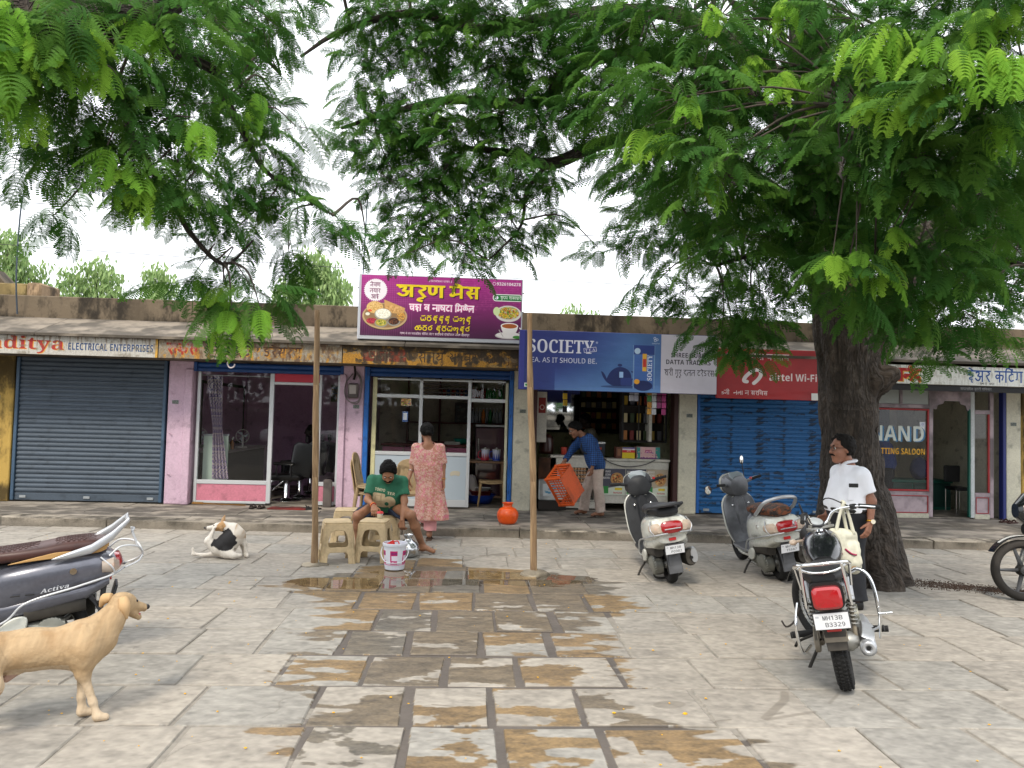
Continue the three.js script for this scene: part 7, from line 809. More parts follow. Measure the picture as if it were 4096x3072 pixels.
{ // cloth bag on the handlebar
  const t = thing('cloth_bag', 'pale cloth bag hanging from the motorcycle handlebar', 'bag', [2.86, 0, -5.72]), cm = mat('#cfcdba', 0.85, { map: T.scuff }); const f = (x, y, z) => { let d = sdCap(x, y, z, [-0.06, 0.84, 0], [0.07, 0.84, 0], 0.04, 0.04); d = smin(d, sdCap(x, y, z, [-0.05, 0.74, 0], [0.08, 0.72, 0], 0.052, 0.052), 0.12); d = smin(d, sdCap(x, y, z, [-0.03, 0.63, 0], [0.08, 0.6, 0], 0.056, 0.056), 0.12); return d + 0.03 * noise3(x * 12, y * 9, z * 12) + 0.012 * noise3(x * 30, y * 26, z * 30); }; part('sack', sdfMesh(f, [-0.18, 0.5, -0.14], [0.22, 0.94, 0.14], 0.009), cm, t); const H = [-0.0, 1.075, 0.0]; for (const s of [-1, 1]) part('strap', taper([[s * 0.07, 0.84, 0.03], [s * 0.035, 0.98, 0.02], [H[0], H[1], 0.01], [s * -0.0, H[1] + 0.004, -0.02]], [0.014, 0.012, 0.012, 0.01], 14, 6), cm, t); part('strap', taper([[0.05, 0.84, -0.03], [0.02, 0.98, -0.03], [0, H[1] + 0.004, -0.02]], [0.013, 0.012, 0.01], 10, 6), cm, t); part('ribbon', tube([[-0.02, 0.735, 0.075], [0.03, 0.7, 0.078], [0.08, 0.69, 0.06], [0.1, 0.7, 0.03]], 0.007, 16, 5), mat('#9c1f4e', 0.7), t); part('printed_patch', sdfMesh((x, y, z) => sdEll(x, y, z, [0.055, 0.62, 0.03], [0.05, 0.07, 0.045]) + 0.012 * noise3(x * 25, y * 25, z * 25), [-0.03, 0.5, -0.05], [0.14, 0.72, 0.11], 0.01), mat('#a58a68', 0.85), t);
}
function slippers(label, pos, turn, c) { const t = thing('sandal_pair', label, 'sandals', pos, turn), m = mat(c, 0.8); for (const s of [-1, 1]) { const o = part('sole', prism(smoothPts([[-0.12, -0.03], [-0.04, -0.032], [0.06, -0.045], [0.12, -0.02], [0.12, 0.02], [0.06, 0.04], [-0.04, 0.03], [-0.12, 0.028]], 4), 0.018, { bevel: 0.005 }).rotateX(-Math.PI / 2).translate(0, 0.01, s * 0.065), m, t); part('strap', tube([[0.03, 0.012, s * 0.065 - 0.042], [0.035, 0.055, s * 0.065], [0.03, 0.012, s * 0.065 + 0.042]], 0.011, 12, 6), m, o); part('strap', tube([[-0.06, 0.012, s * 0.065 - 0.03], [-0.09, 0.055, s * 0.065], [-0.06, 0.012, s * 0.065 + 0.03]], 0.008, 12, 6), m, o); } return t; }
slippers('brown leather sandals outside the pink salon window', [-3.28, 0.122, -12.4], 1.5, '#2c211d'); slippers('dark sandals beside the doorstep of the pink salon behind the pole', [-2.42, 0.122, -12.42], 0.5, '#191718'); slippers('brown sandals near the saloon doorway', [9.0, 0.122, -12.35], 0.4, '#40241f');
solo('door_mat', 'worn red mat at the pink salon doorstep', 'mat', sdfMesh((x, y, z) => Math.max(Math.abs(x + 2.8) - 0.3 - 0.03 * noise3(x * 9, 0, z * 9), Math.abs(z + 12.42) - 0.14 - 0.04 * noise3(x * 11, 3, z * 11), Math.abs(y - 0.122) - 0.012 - 0.01 * noise3(x * 20, 0, z * 20)), [-3.2, 0.09, -12.65], [-2.4, 0.16, -12.2], 0.012), mat('#7d2620', 0.95, { map: T.grimeC }));
solo('leaning_board', 'rolled grey rubber mat leaning beside the pink salon panel', 'mat', [loft([[0, -0.07, 0.07, 0.03, 5], [0.42, -0.07, 0.07, 0.03, 5], [0.45, -0.05, 0.05, 0.02, 5]], 14).rotateZ(Math.PI / 2).translate(-2.24, 0.122, -12.68)], mat('#5c5450', 0.8, { map: T.grimeC }));
solo('straw_broom', 'straw broom lying along the pink salon front', 'broom', [...Array.from({ length: 26 }, (_, i) => rod([-4.38 + rr(0, 0.05), 0.135 + rr(0, 0.03), -12.66 + rr(-0.02, 0.02)], [-3.62 + rr(-0.12, 0.12), 0.128 + rr(0, 0.02), -12.6 + rr(-0.05, 0.05)], 0.003, 0.002, 4)), rod([-4.36, 0.15, -12.66], [-4.2, 0.148, -12.655], 0.022, 0.02, 8)], mat('#7d5a2c', 0.9));
{ // litter: petals, soil by the roots
  const pg = new THREE.SphereGeometry(0.012, 6, 4).scale(1.2, 0.35, 1), im = new THREE.InstancedMesh(pg, mat('#d9a400', 0.7), 190), d = new THREE.Object3D(); im.name = 'fallen_petals'; im.userData = { kind: 'stuff', label: 'scattered fallen yellow petals on the flagstones', category: 'petals' }; for (let i = 0; i < 190; i++) { const z = rr(-10.3, -3.2); d.position.set(rr(-0.55, 0.72) * -z, 0.006, z); d.rotation.y = rr(0, 6); d.scale.setScalar(rr(0.25, 0.7) * (i % 17 ? 1 : 2)); d.updateMatrix(); im.setMatrixAt(i, d.matrix); } im.castShadow = im.receiveShadow = true; scene.add(im);
  const sg = new THREE.IcosahedronGeometry(0.007, 0), so = new THREE.InstancedMesh(sg, mat([0.07, 0.043, 0.03], 1), 5000); so.name = 'soil_litter'; so.userData = { kind: 'stuff', label: 'dark soil and leaf litter spilling from the tree roots', category: 'soil' }; for (let i = 0; i < 5000; i++) { const t = rnd() ** 0.7, w = (1 - t) * 0.16 + 0.05 + (rnd() < 0.25 ? 0.14 : 0); d.position.set(4.6 + 1.9 * t + rr(-0.04, 0.04), 0.004, -8.12 + 0.85 * t + rr(-w, w)); d.rotation.set(rr(0, 6), rr(0, 6), 0); d.scale.set(rr(0.3, 1.4), rr(0.2, 0.6), rr(0.3, 1.4)); d.updateMatrix(); so.setMatrixAt(i, d.matrix); } so.castShadow = so.receiveShadow = true; scene.add(so);
}
// ---------- inside the shops ----------
SEED = 1234;
const X = (name, label, cat, pos = [0, 0, 0], turn = 0, group) => thing(name, label, cat, pos, turn, group);
const printTex = (w, h, bg, n, cols) => canvasTex(w, h, (g) => { g.fillStyle = bg; g.fillRect(0, 0, w, h); for (let i = 0; i < n; i++) { g.fillStyle = cols[i % cols.length]; const a = rnd() * w * 0.8, b = rnd() * h * 0.85; if (i % 3) g.fillRect(a, b, w * (0.05 + 0.2 * rnd()), h * (0.03 + 0.08 * rnd())); else { g.beginPath(); g.ellipse(a + 8, b + 8, w * 0.1, h * 0.08, 0, 0, 7); g.fill(); } } });
const flat = (name, label, cat, w, h, x, y, z, tx, d = 0.012, frame = M.dark, turn = 0, group) => { const t = X(name, label, cat, [x, y, z], turn, group); part('board', cbox(w, h, d, 0, 0, -d / 2 - 0.002, 0.002), frame, t); part('print', panelUV(w - (frame === M.dark ? 0.03 : 0.004), h - (frame === M.dark ? 0.03 : 0.004), 0, 0, 0.001), mat(0xffffff, 0.5, { map: tx }), t); return t; };
{ // pink salon
  const blk = mat('#09090a', 0.3);
  const bc = (label, x, z) => { const t = X('barber_chair', label, 'barber chair', [x, 0.14, z], 0, 'black salon chairs in a row'); part('base', lathe([[0.001, 0], [0.24, 0], [0.24, 0.02], [0.06, 0.05], [0.05, 0.32], [0.001, 0.32]], 24), M.chrome, t); part('seat', loft([[-0.24, 0.34, 0.46, 0.2, 4], [0.22, 0.34, 0.47, 0.22, 4], [0.26, 0.36, 0.44, 0.2, 4]], 18), blk, t); part('backrest', loft([[0, -0.2, 0.2, 0.05, 4], [0.5, -0.2, 0.2, 0.05, 4], [0.56, -0.15, 0.15, 0.04, 4]], 18).rotateZ(Math.PI / 2).rotateY(Math.PI / 2).rotateY(Math.PI / 2).rotateZ(-0.15).translate(0.22, 0.42, 0), blk, t); part('headrest', cbox(0.07, 0.14, 0.24, 0.34, 1.05, 0, 0.03), blk, t); for (const s of [-1, 1]) part('armrest', [cbox(0.36, 0.05, 0.06, 0, 0.64, s * 0.25, 0.02), rod([-0.12, 0.42, s * 0.25], [-0.12, 0.62, s * 0.25], 0.014), rod([0.12, 0.42, s * 0.25], [0.12, 0.62, s * 0.25], 0.014)], blk, t); part('footrest', [rod([-0.2, 0.36, 0], [-0.48, 0.12, 0], 0.02), cbox(0.12, 0.02, 0.34, -0.5, 0.12, 0)], M.chrome, t); return t; };
  bc('black salon chair nearest the pink salon doorway', -3.05, -13.35); bc('black salon chair between the other two in the pink salon', -2.95, -13.95); bc('black salon chair with the customer in it', -2.9, -14.6);
  const st = X('styling_counter', 'dark salon styling counter with bottles under the mirror', 'counter', [-4.3, 0.14, -14.6]); part('top', bb(-0.2, 0.25, 0.78, 0.82, -1.3, 1.3), mat('#6d6a66', 0.3), st); part('cabinet', bb(-0.2, 0.2, 0, 0.78, -1.28, 1.28), M.dark, st); const mir = X('salon_mirror', 'long wall mirror in the pink salon', 'mirror', [-4.54, 1.0, -14.6]); part('glass', bb(0, 0.01, 0.05, 1.1, -1.2, 1.2), VM.mirror, mir); part('frame', [bb(-0.01, 0.02, 0, 0.05, -1.25, 1.25), bb(-0.01, 0.02, 1.1, 1.15, -1.25, 1.25), bb(-0.01, 0.02, 0.05, 1.1, -1.25, -1.2), bb(-0.01, 0.02, 0.05, 1.1, 1.2, 1.25)], M.dark, mir);
  [['#2c6e36', 0.2], ['#c9c9c4', 0.16], ['#3fae3a', 0.14], ['#8a5a2a', 0.18], ['#2a2c52', 0.2]].forEach(([c, h], i) => { const b = X('bottle', ['dark green bottle', 'pale grey bottle', 'bright green bottle', 'amber brown bottle', 'dark blue bottle'][i] + ' on the salon styling counter', 'bottle', [-4.2 + 0.03 * (i % 2), 0.96, -13.55 - 0.14 * i]); part('body', lathe([[0.001, 0], [0.03, 0], [0.032, h * 0.65], [0.013, h * 0.8], [0.013, h * 0.95]], 16), mat(c, 0.3), b); part('cap', new THREE.CylinderGeometry(0.015, 0.015, 0.03, 12).translate(0, h, 0), M.white, b); });
  flat('rate_card', 'framed rate card on the salon back wall beside a taller one', 'notice', 0.5, 0.62, -3.75, 1.72, -16.17, printTex(128, 160, '#9a9a8c', 40, ['#5f6258', '#77786a', '#4a4c46'])); flat('rate_card', 'narrow framed notice nearest the salon doorway on the back wall', 'notice', 0.42, 0.62, -3.15, 1.72, -16.17, printTex(128, 160, '#a09f8e', 40, ['#5f6258', '#77786a', '#3a5a6a'])); flat('framed_picture', 'gilt framed picture high on the salon wall', 'picture', 0.3, 0.34, -2.68, 2.05, -16.0, printTex(96, 110, '#3a2c20', 26, ['#7a5a2a', '#2f4a6a', '#8a6a5a']), 0.02, mat('#a87a2a', 0.4, { metal: 0.5 }));
  const cu = X('curtain', 'purple and white patterned curtain gathered in the salon window', 'curtain', [-4.2, 0.52, -12.95]); const ct = tex(256, 256, (u, v) => (Math.sin(u * 38 + 6 * fbm(u * 5, v * 5, 3, 5)) * Math.sin(v * 30 + 7 * fbm(v * 5 + 2, u * 5, 3, 0)) > -0.1 ? [0.74, 0.7, 0.7] : [0.3, 0.2, 0.5]), true, 3.4); const pg = new THREE.PlaneGeometry(0.28, 1.68, 40, 30), pp = pg.attributes.position; for (let i = 0; i < pp.count; i++) { const u = pp.getX(i) / 0.28, v = pp.getY(i) / 1.68 + 0.5, sq = 0.6 + 0.4 * Math.abs(v - 0.5) * 2; pp.setXYZ(i, u * 0.28 * sq + 0.16 * (1 - v), pp.getY(i) + 0.84, 0.03 * Math.sin(u * 30)); } pg.computeVertexNormals(); part('cloth', pg, mat(0xffffff, 0.9, { map: ct, side: THREE.DoubleSide, transmission: 0.2, thickness: 0 }), cu); part('rod', rod([-0.2, 1.7, 0], [1.0, 1.7, 0], 0.01), M.aluD, cu);
  const sh = X('wash_screen', 'pale green half-height screen panel in the salon window corner', 'screen', [-4.2, 0.14, -13.05]); part('panel', bb(-0.16, 0.24, 0, 1.08, -0.02, 0.02), mat('#a9bdb0', 0.5), sh); part('rail', bb(-0.17, 0.25, 1.08, 1.11, -0.025, 0.025), M.aluD, sh);
  const fan = X('table_fan', 'small white table fan on the salon counter', 'fan', [-4.15, 0.96, -14.5]); part('guard', [new THREE.TorusGeometry(0.12, 0.006, 6, 28), ...Array.from({ length: 8 }, (_, i) => rod([0, 0, 0.02], [0.12 * Math.cos(i * 0.785), 0.12 * Math.sin(i * 0.785), 0], 0.003))].map((g) => g.translate(0, 0.22, 0)), M.white, fan); part('stand', [rod([0, 0, -0.03], [0, 0.2, -0.03], 0.014), lathe([[0.001, 0], [0.09, 0], [0.08, 0.025], [0.001, 0.03]], 20)], M.white, fan); part('blade', [0, 1, 2].map((i) => prism(smoothPts([[0, 0], [0.05, 0.02], [0.1, 0.05], [0.06, -0.02]], 3), 0.004, { bevel: 0.001 }).rotateZ(i * 2.094).translate(0, 0.22, -0.01)), mat('#c8d4de', 0.4), fan);
}
{ // eating house
  const wd = mat('#5a201f', 0.6), sh = X('shelf_unit', 'maroon wooden wall shelves at the back of the eating house', 'shelf', [-0.35, 0.14, -15.9]); for (const y of [0.95, 1.35, 1.85, 2.3]) part('shelf_board', bb(-0.9, 1.1, y, y + 0.03, -0.25, 0.1), wd, sh); for (const x of [-0.9, -0.25, 0.42, 1.07]) part('upright', bb(x, x + 0.03, 0, 2.4, -0.25, 0.1), wd, sh);
  const bot = (i, x, y, z, h, c, where) => { const b = X('bottle', `${c[1]} bottle ${where}`, 'bottle', [x, y, z], 0, 'bottles on the eating house shelves'); part('body', lathe([[0.001, 0], [0.036, 0], [0.038, h * 0.25], [0.034, h * 0.32], [0.038, h * 0.4], [0.036, h * 0.7], [0.014, h * 0.88], [0.014, h * 0.96]], 16), mat(c[0], 0.12, c[2] ? { transmission: 0.7, thickness: 0 } : {}), b); part('cap', new THREE.CylinderGeometry(0.016, 0.016, 0.025, 12).translate(0, h, 0), M.white, b); };
  const cs = [['#dfe6ea', 'clear water', 1], ['#1b7a35', 'green drink', 0], ['#c9701c', 'orange drink', 0], ['#7a1512', 'dark red drink', 0]]; for (let i = 0; i < 9; i++) bot(i, 0.1 + 0.07 * i, 1.52, -15.75 + 0.05 * (i % 2), 0.3, cs[[0, 0, 0, 2, 0, 1, 0, 0, 0][i]], 'on the middle shelf of the eating house'); for (let i = 0; i < 9; i++) bot(i, 0.1 + 0.07 * i, 2.02, -15.78, 0.22, cs[i < 4 ? 3 : 1], 'on the top shelf of the eating house'); for (let i = 0; i < 6; i++) bot(i, -0.5 + 0.09 * i, 2.02, -15.78, 0.2, [['#8a2420', 'red jar'], ['#23406a', 'blue jar']][i % 2], 'on the top shelf by the maroon upright');
  flat('wall_picture', 'dark framed picture on the eating house shelf', 'picture', 0.34, 0.4, -0.1, 1.72, -15.72, printTex(96, 96, '#1d1c1a', 20, ['#3a3630', '#2a3a34']));
  const fr = X('fridge', 'maroon glass-door fridge inside the eating house', 'fridge', [0.45, 0.14, -14.9]); part('cabinet', bb(-0.3, 0.3, 0, 1.32, -0.3, 0.27, 0.015), mat('#2c1f25', 0.4), fr); part('door', bb(-0.295, 0.295, 0.03, 1.3, 0.272, 0.31, 0.012), mat('#5a3c48', 0.12, { clearcoat: 1 }), fr); part('handle', rod([-0.24, 0.6, 0.335], [-0.24, 1.1, 0.335], 0.012), M.chrome, fr); part('top_trim', bb(-0.3, 0.3, 1.322, 1.36, -0.3, 0.3, 0.008), M.alu, fr);
  const tb = X('plastic_table', 'brown plastic table in the eating house doorway', 'table', [0.32, 0.14, -13.75]); part('table_top', bb(-0.4, 0.36, 0.7, 0.735, -0.32, 0.3, 0.012), mat('#8a6c52', 0.5), tb); for (const [x, z] of [[-0.36, 0.26], [0.32, 0.26], [-0.36, -0.28], [0.32, -0.28]]) part('leg', rod([x, 0, z], [x * 0.95, 0.7, z * 0.95], 0.022, 0.028), mat('#8a6c52', 0.5), tb); part('lower_rail', bb(-0.36, 0.32, 0.1, 0.14, 0.24, 0.27), mat('#8a6c52', 0.5), tb);
  const jug = (x, c, label) => { const t = X('water_jug', label, 'jug', [x, 0.876, -13.62]); part('body', lathe([[0.001, 0], [0.06, 0], [0.064, 0.02], [0.072, 0.19], [0.072, 0.2], [0.001, 0.195]], 24), mat('#c9cde0', 0.35), t); for (let i = 0; i < 5; i++) part('painted_flame', prism([[-0.02, 0], [0.02, 0], [0.0, 0.13]], 0.004, { bevel: 0.001 }).translate(0, 0.01, 0.069).rotateY(-1.0 + i * 0.5), mat(c, 0.4), t); part('lid', lathe([[0.001, 0.235], [0.014, 0.232], [0.016, 0.214], [0.076, 0.206], [0.076, 0.198], [0.001, 0.197]], 24), M.white, t); part('handle', tube([[-0.07, 0.17, 0], [-0.115, 0.16, 0], [-0.115, 0.06, 0], [-0.065, 0.04, 0]], 0.009, 16, 6), mat(c, 0.4), t); };
  jug(0.32, '#b81838', 'white water jug with red stripes on the brown table'); jug(0.52, '#1d3fa8', 'white water jug with blue stripes on the brown table');
  const bs = (name, label, x, y, z, r, h, c) => solo(name, label, 'basin', lathe([[0.001, 0], [r * 0.7, 0], [r * 0.9, h * 0.6], [r, h], [r * 1.06, h], [r * 1.05, h - 0.012], [r * 0.95, h - 0.01], [r * 0.66, 0.01], [0.001, 0.01]].map(([a, b]) => [a, b]), 32).translate(x, y, z), mat(c, 0.4)); bs('basin', 'blue plastic basin under the brown table', 0.24, 0.145, -13.55, 0.27, 0.15, '#1d48b0'); bs('basin', 'dark red basin stacked in the blue basin', 0.26, 0.24, -13.6, 0.2, 0.12, '#6a1714'); bs('basin', 'teal bowl on the pink serving counter', -0.12, 1.14, -14.2, 0.13, 0.1, '#0f6a5c'); bs('basin', 'steel bowl upturned on the red basin', 0.3, 0.34, -13.6, 0.13, 0.07, '#b9bcc0');
  const sc = X('serving_counter', 'pink panelled serving counter inside the eating house', 'counter', [-0.6, 0.14, -14.3]); part('top', bb(-0.95, 0.62, 0.95, 0.99, -0.3, 0.3), wd, sc); for (let i = 0; i < 4; i++) part('panel', bb(-0.93 + 0.385 * i, -0.56 + 0.385 * i, 0.05, 0.93, 0.24, 0.27), mat('#a85a78', 0.5), sc);
  solo('newspaper_stack', 'stack of folded newspapers on the serving counter', 'newspapers', [0, 1, 2, 3].map((i) => cbox(0.28, 0.012, 0.2, -0.28 + 0.01 * (i % 2), 1.137 + 0.013 * i, -14.15)), mat('#a8a7a0', 0.9));
  solo('sack', 'white sack of supplies beside the blue basin', 'sack', sdfMesh((x, y, z) => sdEll(x, y, z, [0.1, 0.36, -13.8], [0.11, 0.26, 0.1]) + 0.03 * noise3(x * 12, y * 12, z * 12), [-0.08, 0.12, -14.0], [0.28, 0.68, -13.6], 0.014), mat('#b9b3b0', 0.85));
  flat('calendar_print', 'colourful festival print stuck inside the eating house window', 'poster', 0.17, 0.12, -1.03, 1.86, -12.815, printTex(96, 64, '#a8823a', 40, ['#c8402a', '#3f8a34', '#d9c23c', '#7a2a5a', '#e0c8a0']), 0.003, M.white); flat('payment_card', 'small white and blue payment card on the eating house window', 'card', 0.09, 0.17, -1.04, 1.62, -12.815, canvasTex(64, 120, (g, w, h) => { g.fillStyle = '#1d62b0'; g.fillRect(0, 0, w, h); g.fillStyle = '#dfe4ea'; g.fillRect(8, 14, 48, 86); g.fillStyle = '#26306a'; g.fillRect(8, 104, 48, 8); }), 0.003, M.white);
}
{ // tea and provisions shop
  const wm = mat('#cfccc0', 0.5, { map: T.scuff });
  const c1 = X('shop_counter', 'white shop counter with food posters on its front and boxes on top', 'counter', [2.85, 0.14, -12.95]); part('top', bb(-0.62, 0.56, 0.83, 0.87, -0.35, 0.16, 0.006), wm, c1); part('body', bb(-0.6, 0.54, 0.12, 0.83, -0.33, 0.12, 0.006), wm, c1); part('fascia_rail', bb(-0.6, 0.54, 0.7, 0.82, 0.122, 0.14), wm, c1); for (const x of [-0.57, 0.5]) part('leg', bb(x, x + 0.04, 0, 0.12, 0.05, 0.1), wm, c1);
  const pt = (label, x, w) => flat('food_poster', label, 'poster', w, 0.44, x, 0.62, -12.815, canvasTex(160, 180, (g, W, H) => { g.fillStyle = x > 3 ? '#b3a48e' : '#4a4a58'; g.fillRect(0, 0, W, H); fit(g, 'BANAO', 8, 26, 52, 22, '#d9d6d0'); fit(g, 'KUCHH', 8, 48, 52, 22, '#d9d6d0'); fit(g, 'NAYA', 8, 70, 46, 22, '#d9d6d0'); g.fillStyle = '#b98a52'; g.beginPath(); g.arc(104, 70, 44, 0, 7); g.fill(); for (let i = 0; i < 40; i++) { g.fillStyle = ['#7a4a22', '#d9b472', '#5a2f18', '#c8602a'][i % 4]; g.beginPath(); g.arc(104 + 36 * (rnd() - 0.5) * 1.6, 70 + 36 * (rnd() - 0.5) * 1.6, 5, 0, 7); g.fill(); } g.fillStyle = '#cfd6c6'; g.beginPath(); g.moveTo(0, 180); g.lineTo(0, 140); g.lineTo(160, 110); g.lineTo(160, 180); g.fill(); g.fillStyle = '#2f8a3f'; g.fillRect(6, 120, 40, 50); g.fillStyle = '#d9c02a'; g.fillRect(90, 130, 50, 16); fit(g, 'fortune', 80, 170, 60, 16, '#b0202a'); }), 0.003, M.white); pt('dark food poster on the counter behind the first scooter', 2.46, 0.4); pt('grey food poster between two others on the counter', 2.84, 0.34); pt('pale food poster beside the maroon door jamb', 3.2, 0.36);
  const bx = (label, x, w, h, base, tx) => { const t = X('carton', label, 'carton', [x, 1.012, -12.98]); part('box', cbox(w, h, 0.2, 0, h / 2, 0, 0.003), mat(base, 0.6), t); part('print', panelUV(w - 0.004, h - 0.004, 0, h / 2, 0.102), mat(0xffffff, 0.5, { map: tx }), t); };
  bx('red white and yellow carton on the shop counter', 2.72, 0.22, 0.19, '#c9b01c', canvasTex(128, 112, (g, w, h) => { g.fillStyle = '#d9c21c'; g.fillRect(0, 0, w, h); g.fillStyle = '#c8202a'; g.fillRect(0, 0, w, 54); g.fillStyle = '#d9d9de'; g.fillRect(0, 14, w, 14); g.fillStyle = '#2a4a9a'; g.fillRect(0, 0, w, 12); fit(g, 'LOTTO', 46, 44, 40, 24, '#f0e8d8'); })); bx('pink and teal snack carton on the shop counter', 3.06, 0.4, 0.2, '#c99a9e', canvasTex(200, 112, (g, w, h) => { g.fillStyle = '#d0a8a6'; g.fillRect(0, 0, w, h); g.fillStyle = '#2a8a80'; g.fillRect(0, 0, 28, h); g.fillRect(w - 40, 0, 40, h); g.fillStyle = '#a82a6a'; g.fillRect(70, 28, 56, 28); fit(g, 'JELLY', 76, 50, 44, 20, '#f0d8e0'); for (let i = 0; i < 30; i++) { g.fillStyle = ['#b86a86', '#e0c0b0', '#7a4a8a'][i % 3]; g.beginPath(); g.arc(rnd() * w, rnd() * h, 5, 0, 7); g.fill(); } for (let i = 0; i < 6; i++) { g.fillStyle = '#7a3a7a'; g.beginPath(); g.arc(40 + i * 24, h, 14, 0, 7); g.fill(); } })); bx('brown carton half hidden at the end of the shop counter', 2.56, 0.1, 0.19, '#5a3020', canvasTex(32, 64, (g, w, h) => { g.fillStyle = '#5a3020'; g.fillRect(0, 0, w, h); g.fillStyle = '#8a5a3a'; g.fillRect(6, 10, 18, 40); }));
  const c2 = X('display_counter', 'white framed glass display counter with egg trays inside', 'counter', [1.82, 0.14, -13.0]); part('top', bb(-0.42, 0.4, 0.86, 0.9, -0.35, 0.14, 0.006), wm, c2); part('front_rail', bb(-0.4, 0.38, 0.7, 0.86, 0.1, 0.12), wm, c2); for (const x of [-0.42, 0.36]) part('end_panel', bb(x, x + 0.03, 0.0, 0.86, -0.33, 0.12), wm, c2); for (const y of [0.14, 0.42]) part('shelf', bb(-0.39, 0.36, y, y + 0.02, -0.33, 0.1), wm, c2); part('back_panel', bb(-0.39, 0.36, 0, 0.86, -0.35, -0.33), M.dark, c2); part('plinth', bb(-0.4, 0.38, 0.02, 0.13, 0.06, 0.1), wm, c2);
  const eg = new THREE.SphereGeometry(0.022, 10, 8).scale(1, 1.25, 1), em = mat('#b98f68', 0.6), tm = mat('#8a7e70', 0.9); for (let k = 0; k < 4; k++) { const t = X('egg_tray', `tray of brown eggs, ${['lowest', 'second lowest', 'second highest', 'topmost'][k]} in the display counter`, 'egg tray', [1.86, 0.585 + 0.065 * k, -12.98]); part('tray', bb(-0.15, 0.15, 0, 0.02, -0.1, 0.1), tm, t); for (let i = 0; i < 6; i++) for (let j = 0; j < 2; j++) { const e = part('egg', geo(eg), em, t); e.position.set(-0.125 + 0.05 * i, 0.035, 0.075 - 0.05 * j); } }
  const ice = X('ice_box', 'old white ice box with faded blue stickers under the shop counter', 'ice box', [1.42, 0.14, -12.92]); part('body', bb(-0.22, 0.24, 0.16, 0.5, -0.2, 0.2, 0.015), mat('#c2c6c4', 0.6, { map: T.grimeC }), ice); part('sticker', panelUV(0.3, 0.2, 0, 0.33, 0.203), mat(0xffffff, 0.6, { map: printTex(96, 64, '#b9bfc0', 24, ['#4a86a8', '#c9cfd0', '#7aa0b0']) }), ice); part('stand', bb(-0.22, 0.24, 0.0, 0.155, -0.18, 0.18), M.dark, ice);
  solo('rusty_sheet', 'rust brown sheet panel hung at the shop counter end', 'panel', bb(1.2, 1.5, 0.62, 1.0, -12.9, -12.88, 0.006), mat('#5a3a28', 0.85, { map: T.grimeC })); solo('milk_carton_card', 'white and blue card standing beside the rusty panel', 'card', bb(1.52, 1.62, 0.68, 1.0, -12.9, -12.885), mat('#9aa4b4', 0.6));
  const mi = X('wall_mirror', 'wide dark framed mirror on the back wall of the tea shop', 'mirror', [1.75, 1.42, -16.16]); part('glass', bb(-0.45, 0.6, 0, 0.95, -0.005, 0), VM.mirror, mi); part('frame', [bb(-0.5, 1.45, 0.95, 1.0, -0.02, 0.03), bb(-0.5, 1.45, -0.05, 0, -0.02, 0.03), bb(-0.5, -0.45, 0, 0.95, -0.02, 0.03), bb(1.4, 1.45, 0, 0.95, -0.02, 0.03)], M.black, mi);
  const rk = X('wall_rack', 'dark wall rack of small packets beside the mirror', 'rack', [2.75, 1.42, -16.1]); part('backing', bb(-0.4, 0.4, 0, 0.95, -0.06, -0.04), M.dark, rk); for (let j = 0; j < 4; j++) part('shelf', bb(-0.4, 0.4, 0.22 * j + 0.02, 0.22 * j + 0.035, -0.04, 0.1), M.dark, rk); const pk = ['#a8682a', '#7a1f1c', '#c9b88a', '#3a4a2a', '#b0902a', '#5a5a62']; for (let j = 0; j < 4; j++) for (let i = 0; i < 7; i++) part('packet', cbox(0.09, 0.1 + 0.05 * rnd(), 0.04, -0.34 + 0.11 * i, 0.22 * j + 0.1, 0.03), mat(pk[(i * 3 + j) % 6], 0.5), rk);
  const cb = X('wall_cabinet', 'glass-fronted wall cabinet of packets inside the tea shop', 'cabinet', [3.12, 1.3, -13.3]); part('side_panel', bb(-0.03, 0.02, 0, 0.95, 0, 0.3), wm, cb); part('back', bb(-0.48, 0.3, 0, 0.95, -0.02, 0), M.dark, cb); for (let j = 0; j < 4; j++) part('shelf', bb(-0.46, 0.28, 0.3 * j, 0.3 * j + 0.015, 0, 0.2), M.dark, cb); for (let j = 0; j < 3; j++) for (let i = 0; i < 6; i++) part('packet', cbox(0.07, 0.16, 0.05, -0.4 + 0.12 * i, 0.3 * j + 0.1, 0.08), mat(pk[(i + 2 * j) % 6], 0.45), cb); part('frame', [bb(-0.48, -0.45, 0, 0.95, 0.2, 0.23), bb(-0.2, -0.18, 0, 0.95, 0.2, 0.23), bb(-0.48, 0.3, -0.02, 0.0, 0, 0.23), bb(-0.48, 0.3, 0.95, 0.97, 0, 0.23), bb(0.27, 0.3, 0, 0.95, 0.2, 0.23)], M.black, cb);
  const strip = (label, x, cs2, n, y0 = 2.3) => { const t = X('sachet_strip', label, 'sachets', [x, y0, -12.55], 0.1); for (let i = 0; i < n; i++) part('sachet', cbox(0.075, 0.1, 0.012, 0.004 * (i % 2), -0.06 - 0.108 * i, 0, 0.005), mat(cs2[i % cs2.length], 0.25, { metal: 0.35 }), t); part('string', rod([0, 0.0, 0], [0, 0.12, 0], 0.003), M.black, t); };
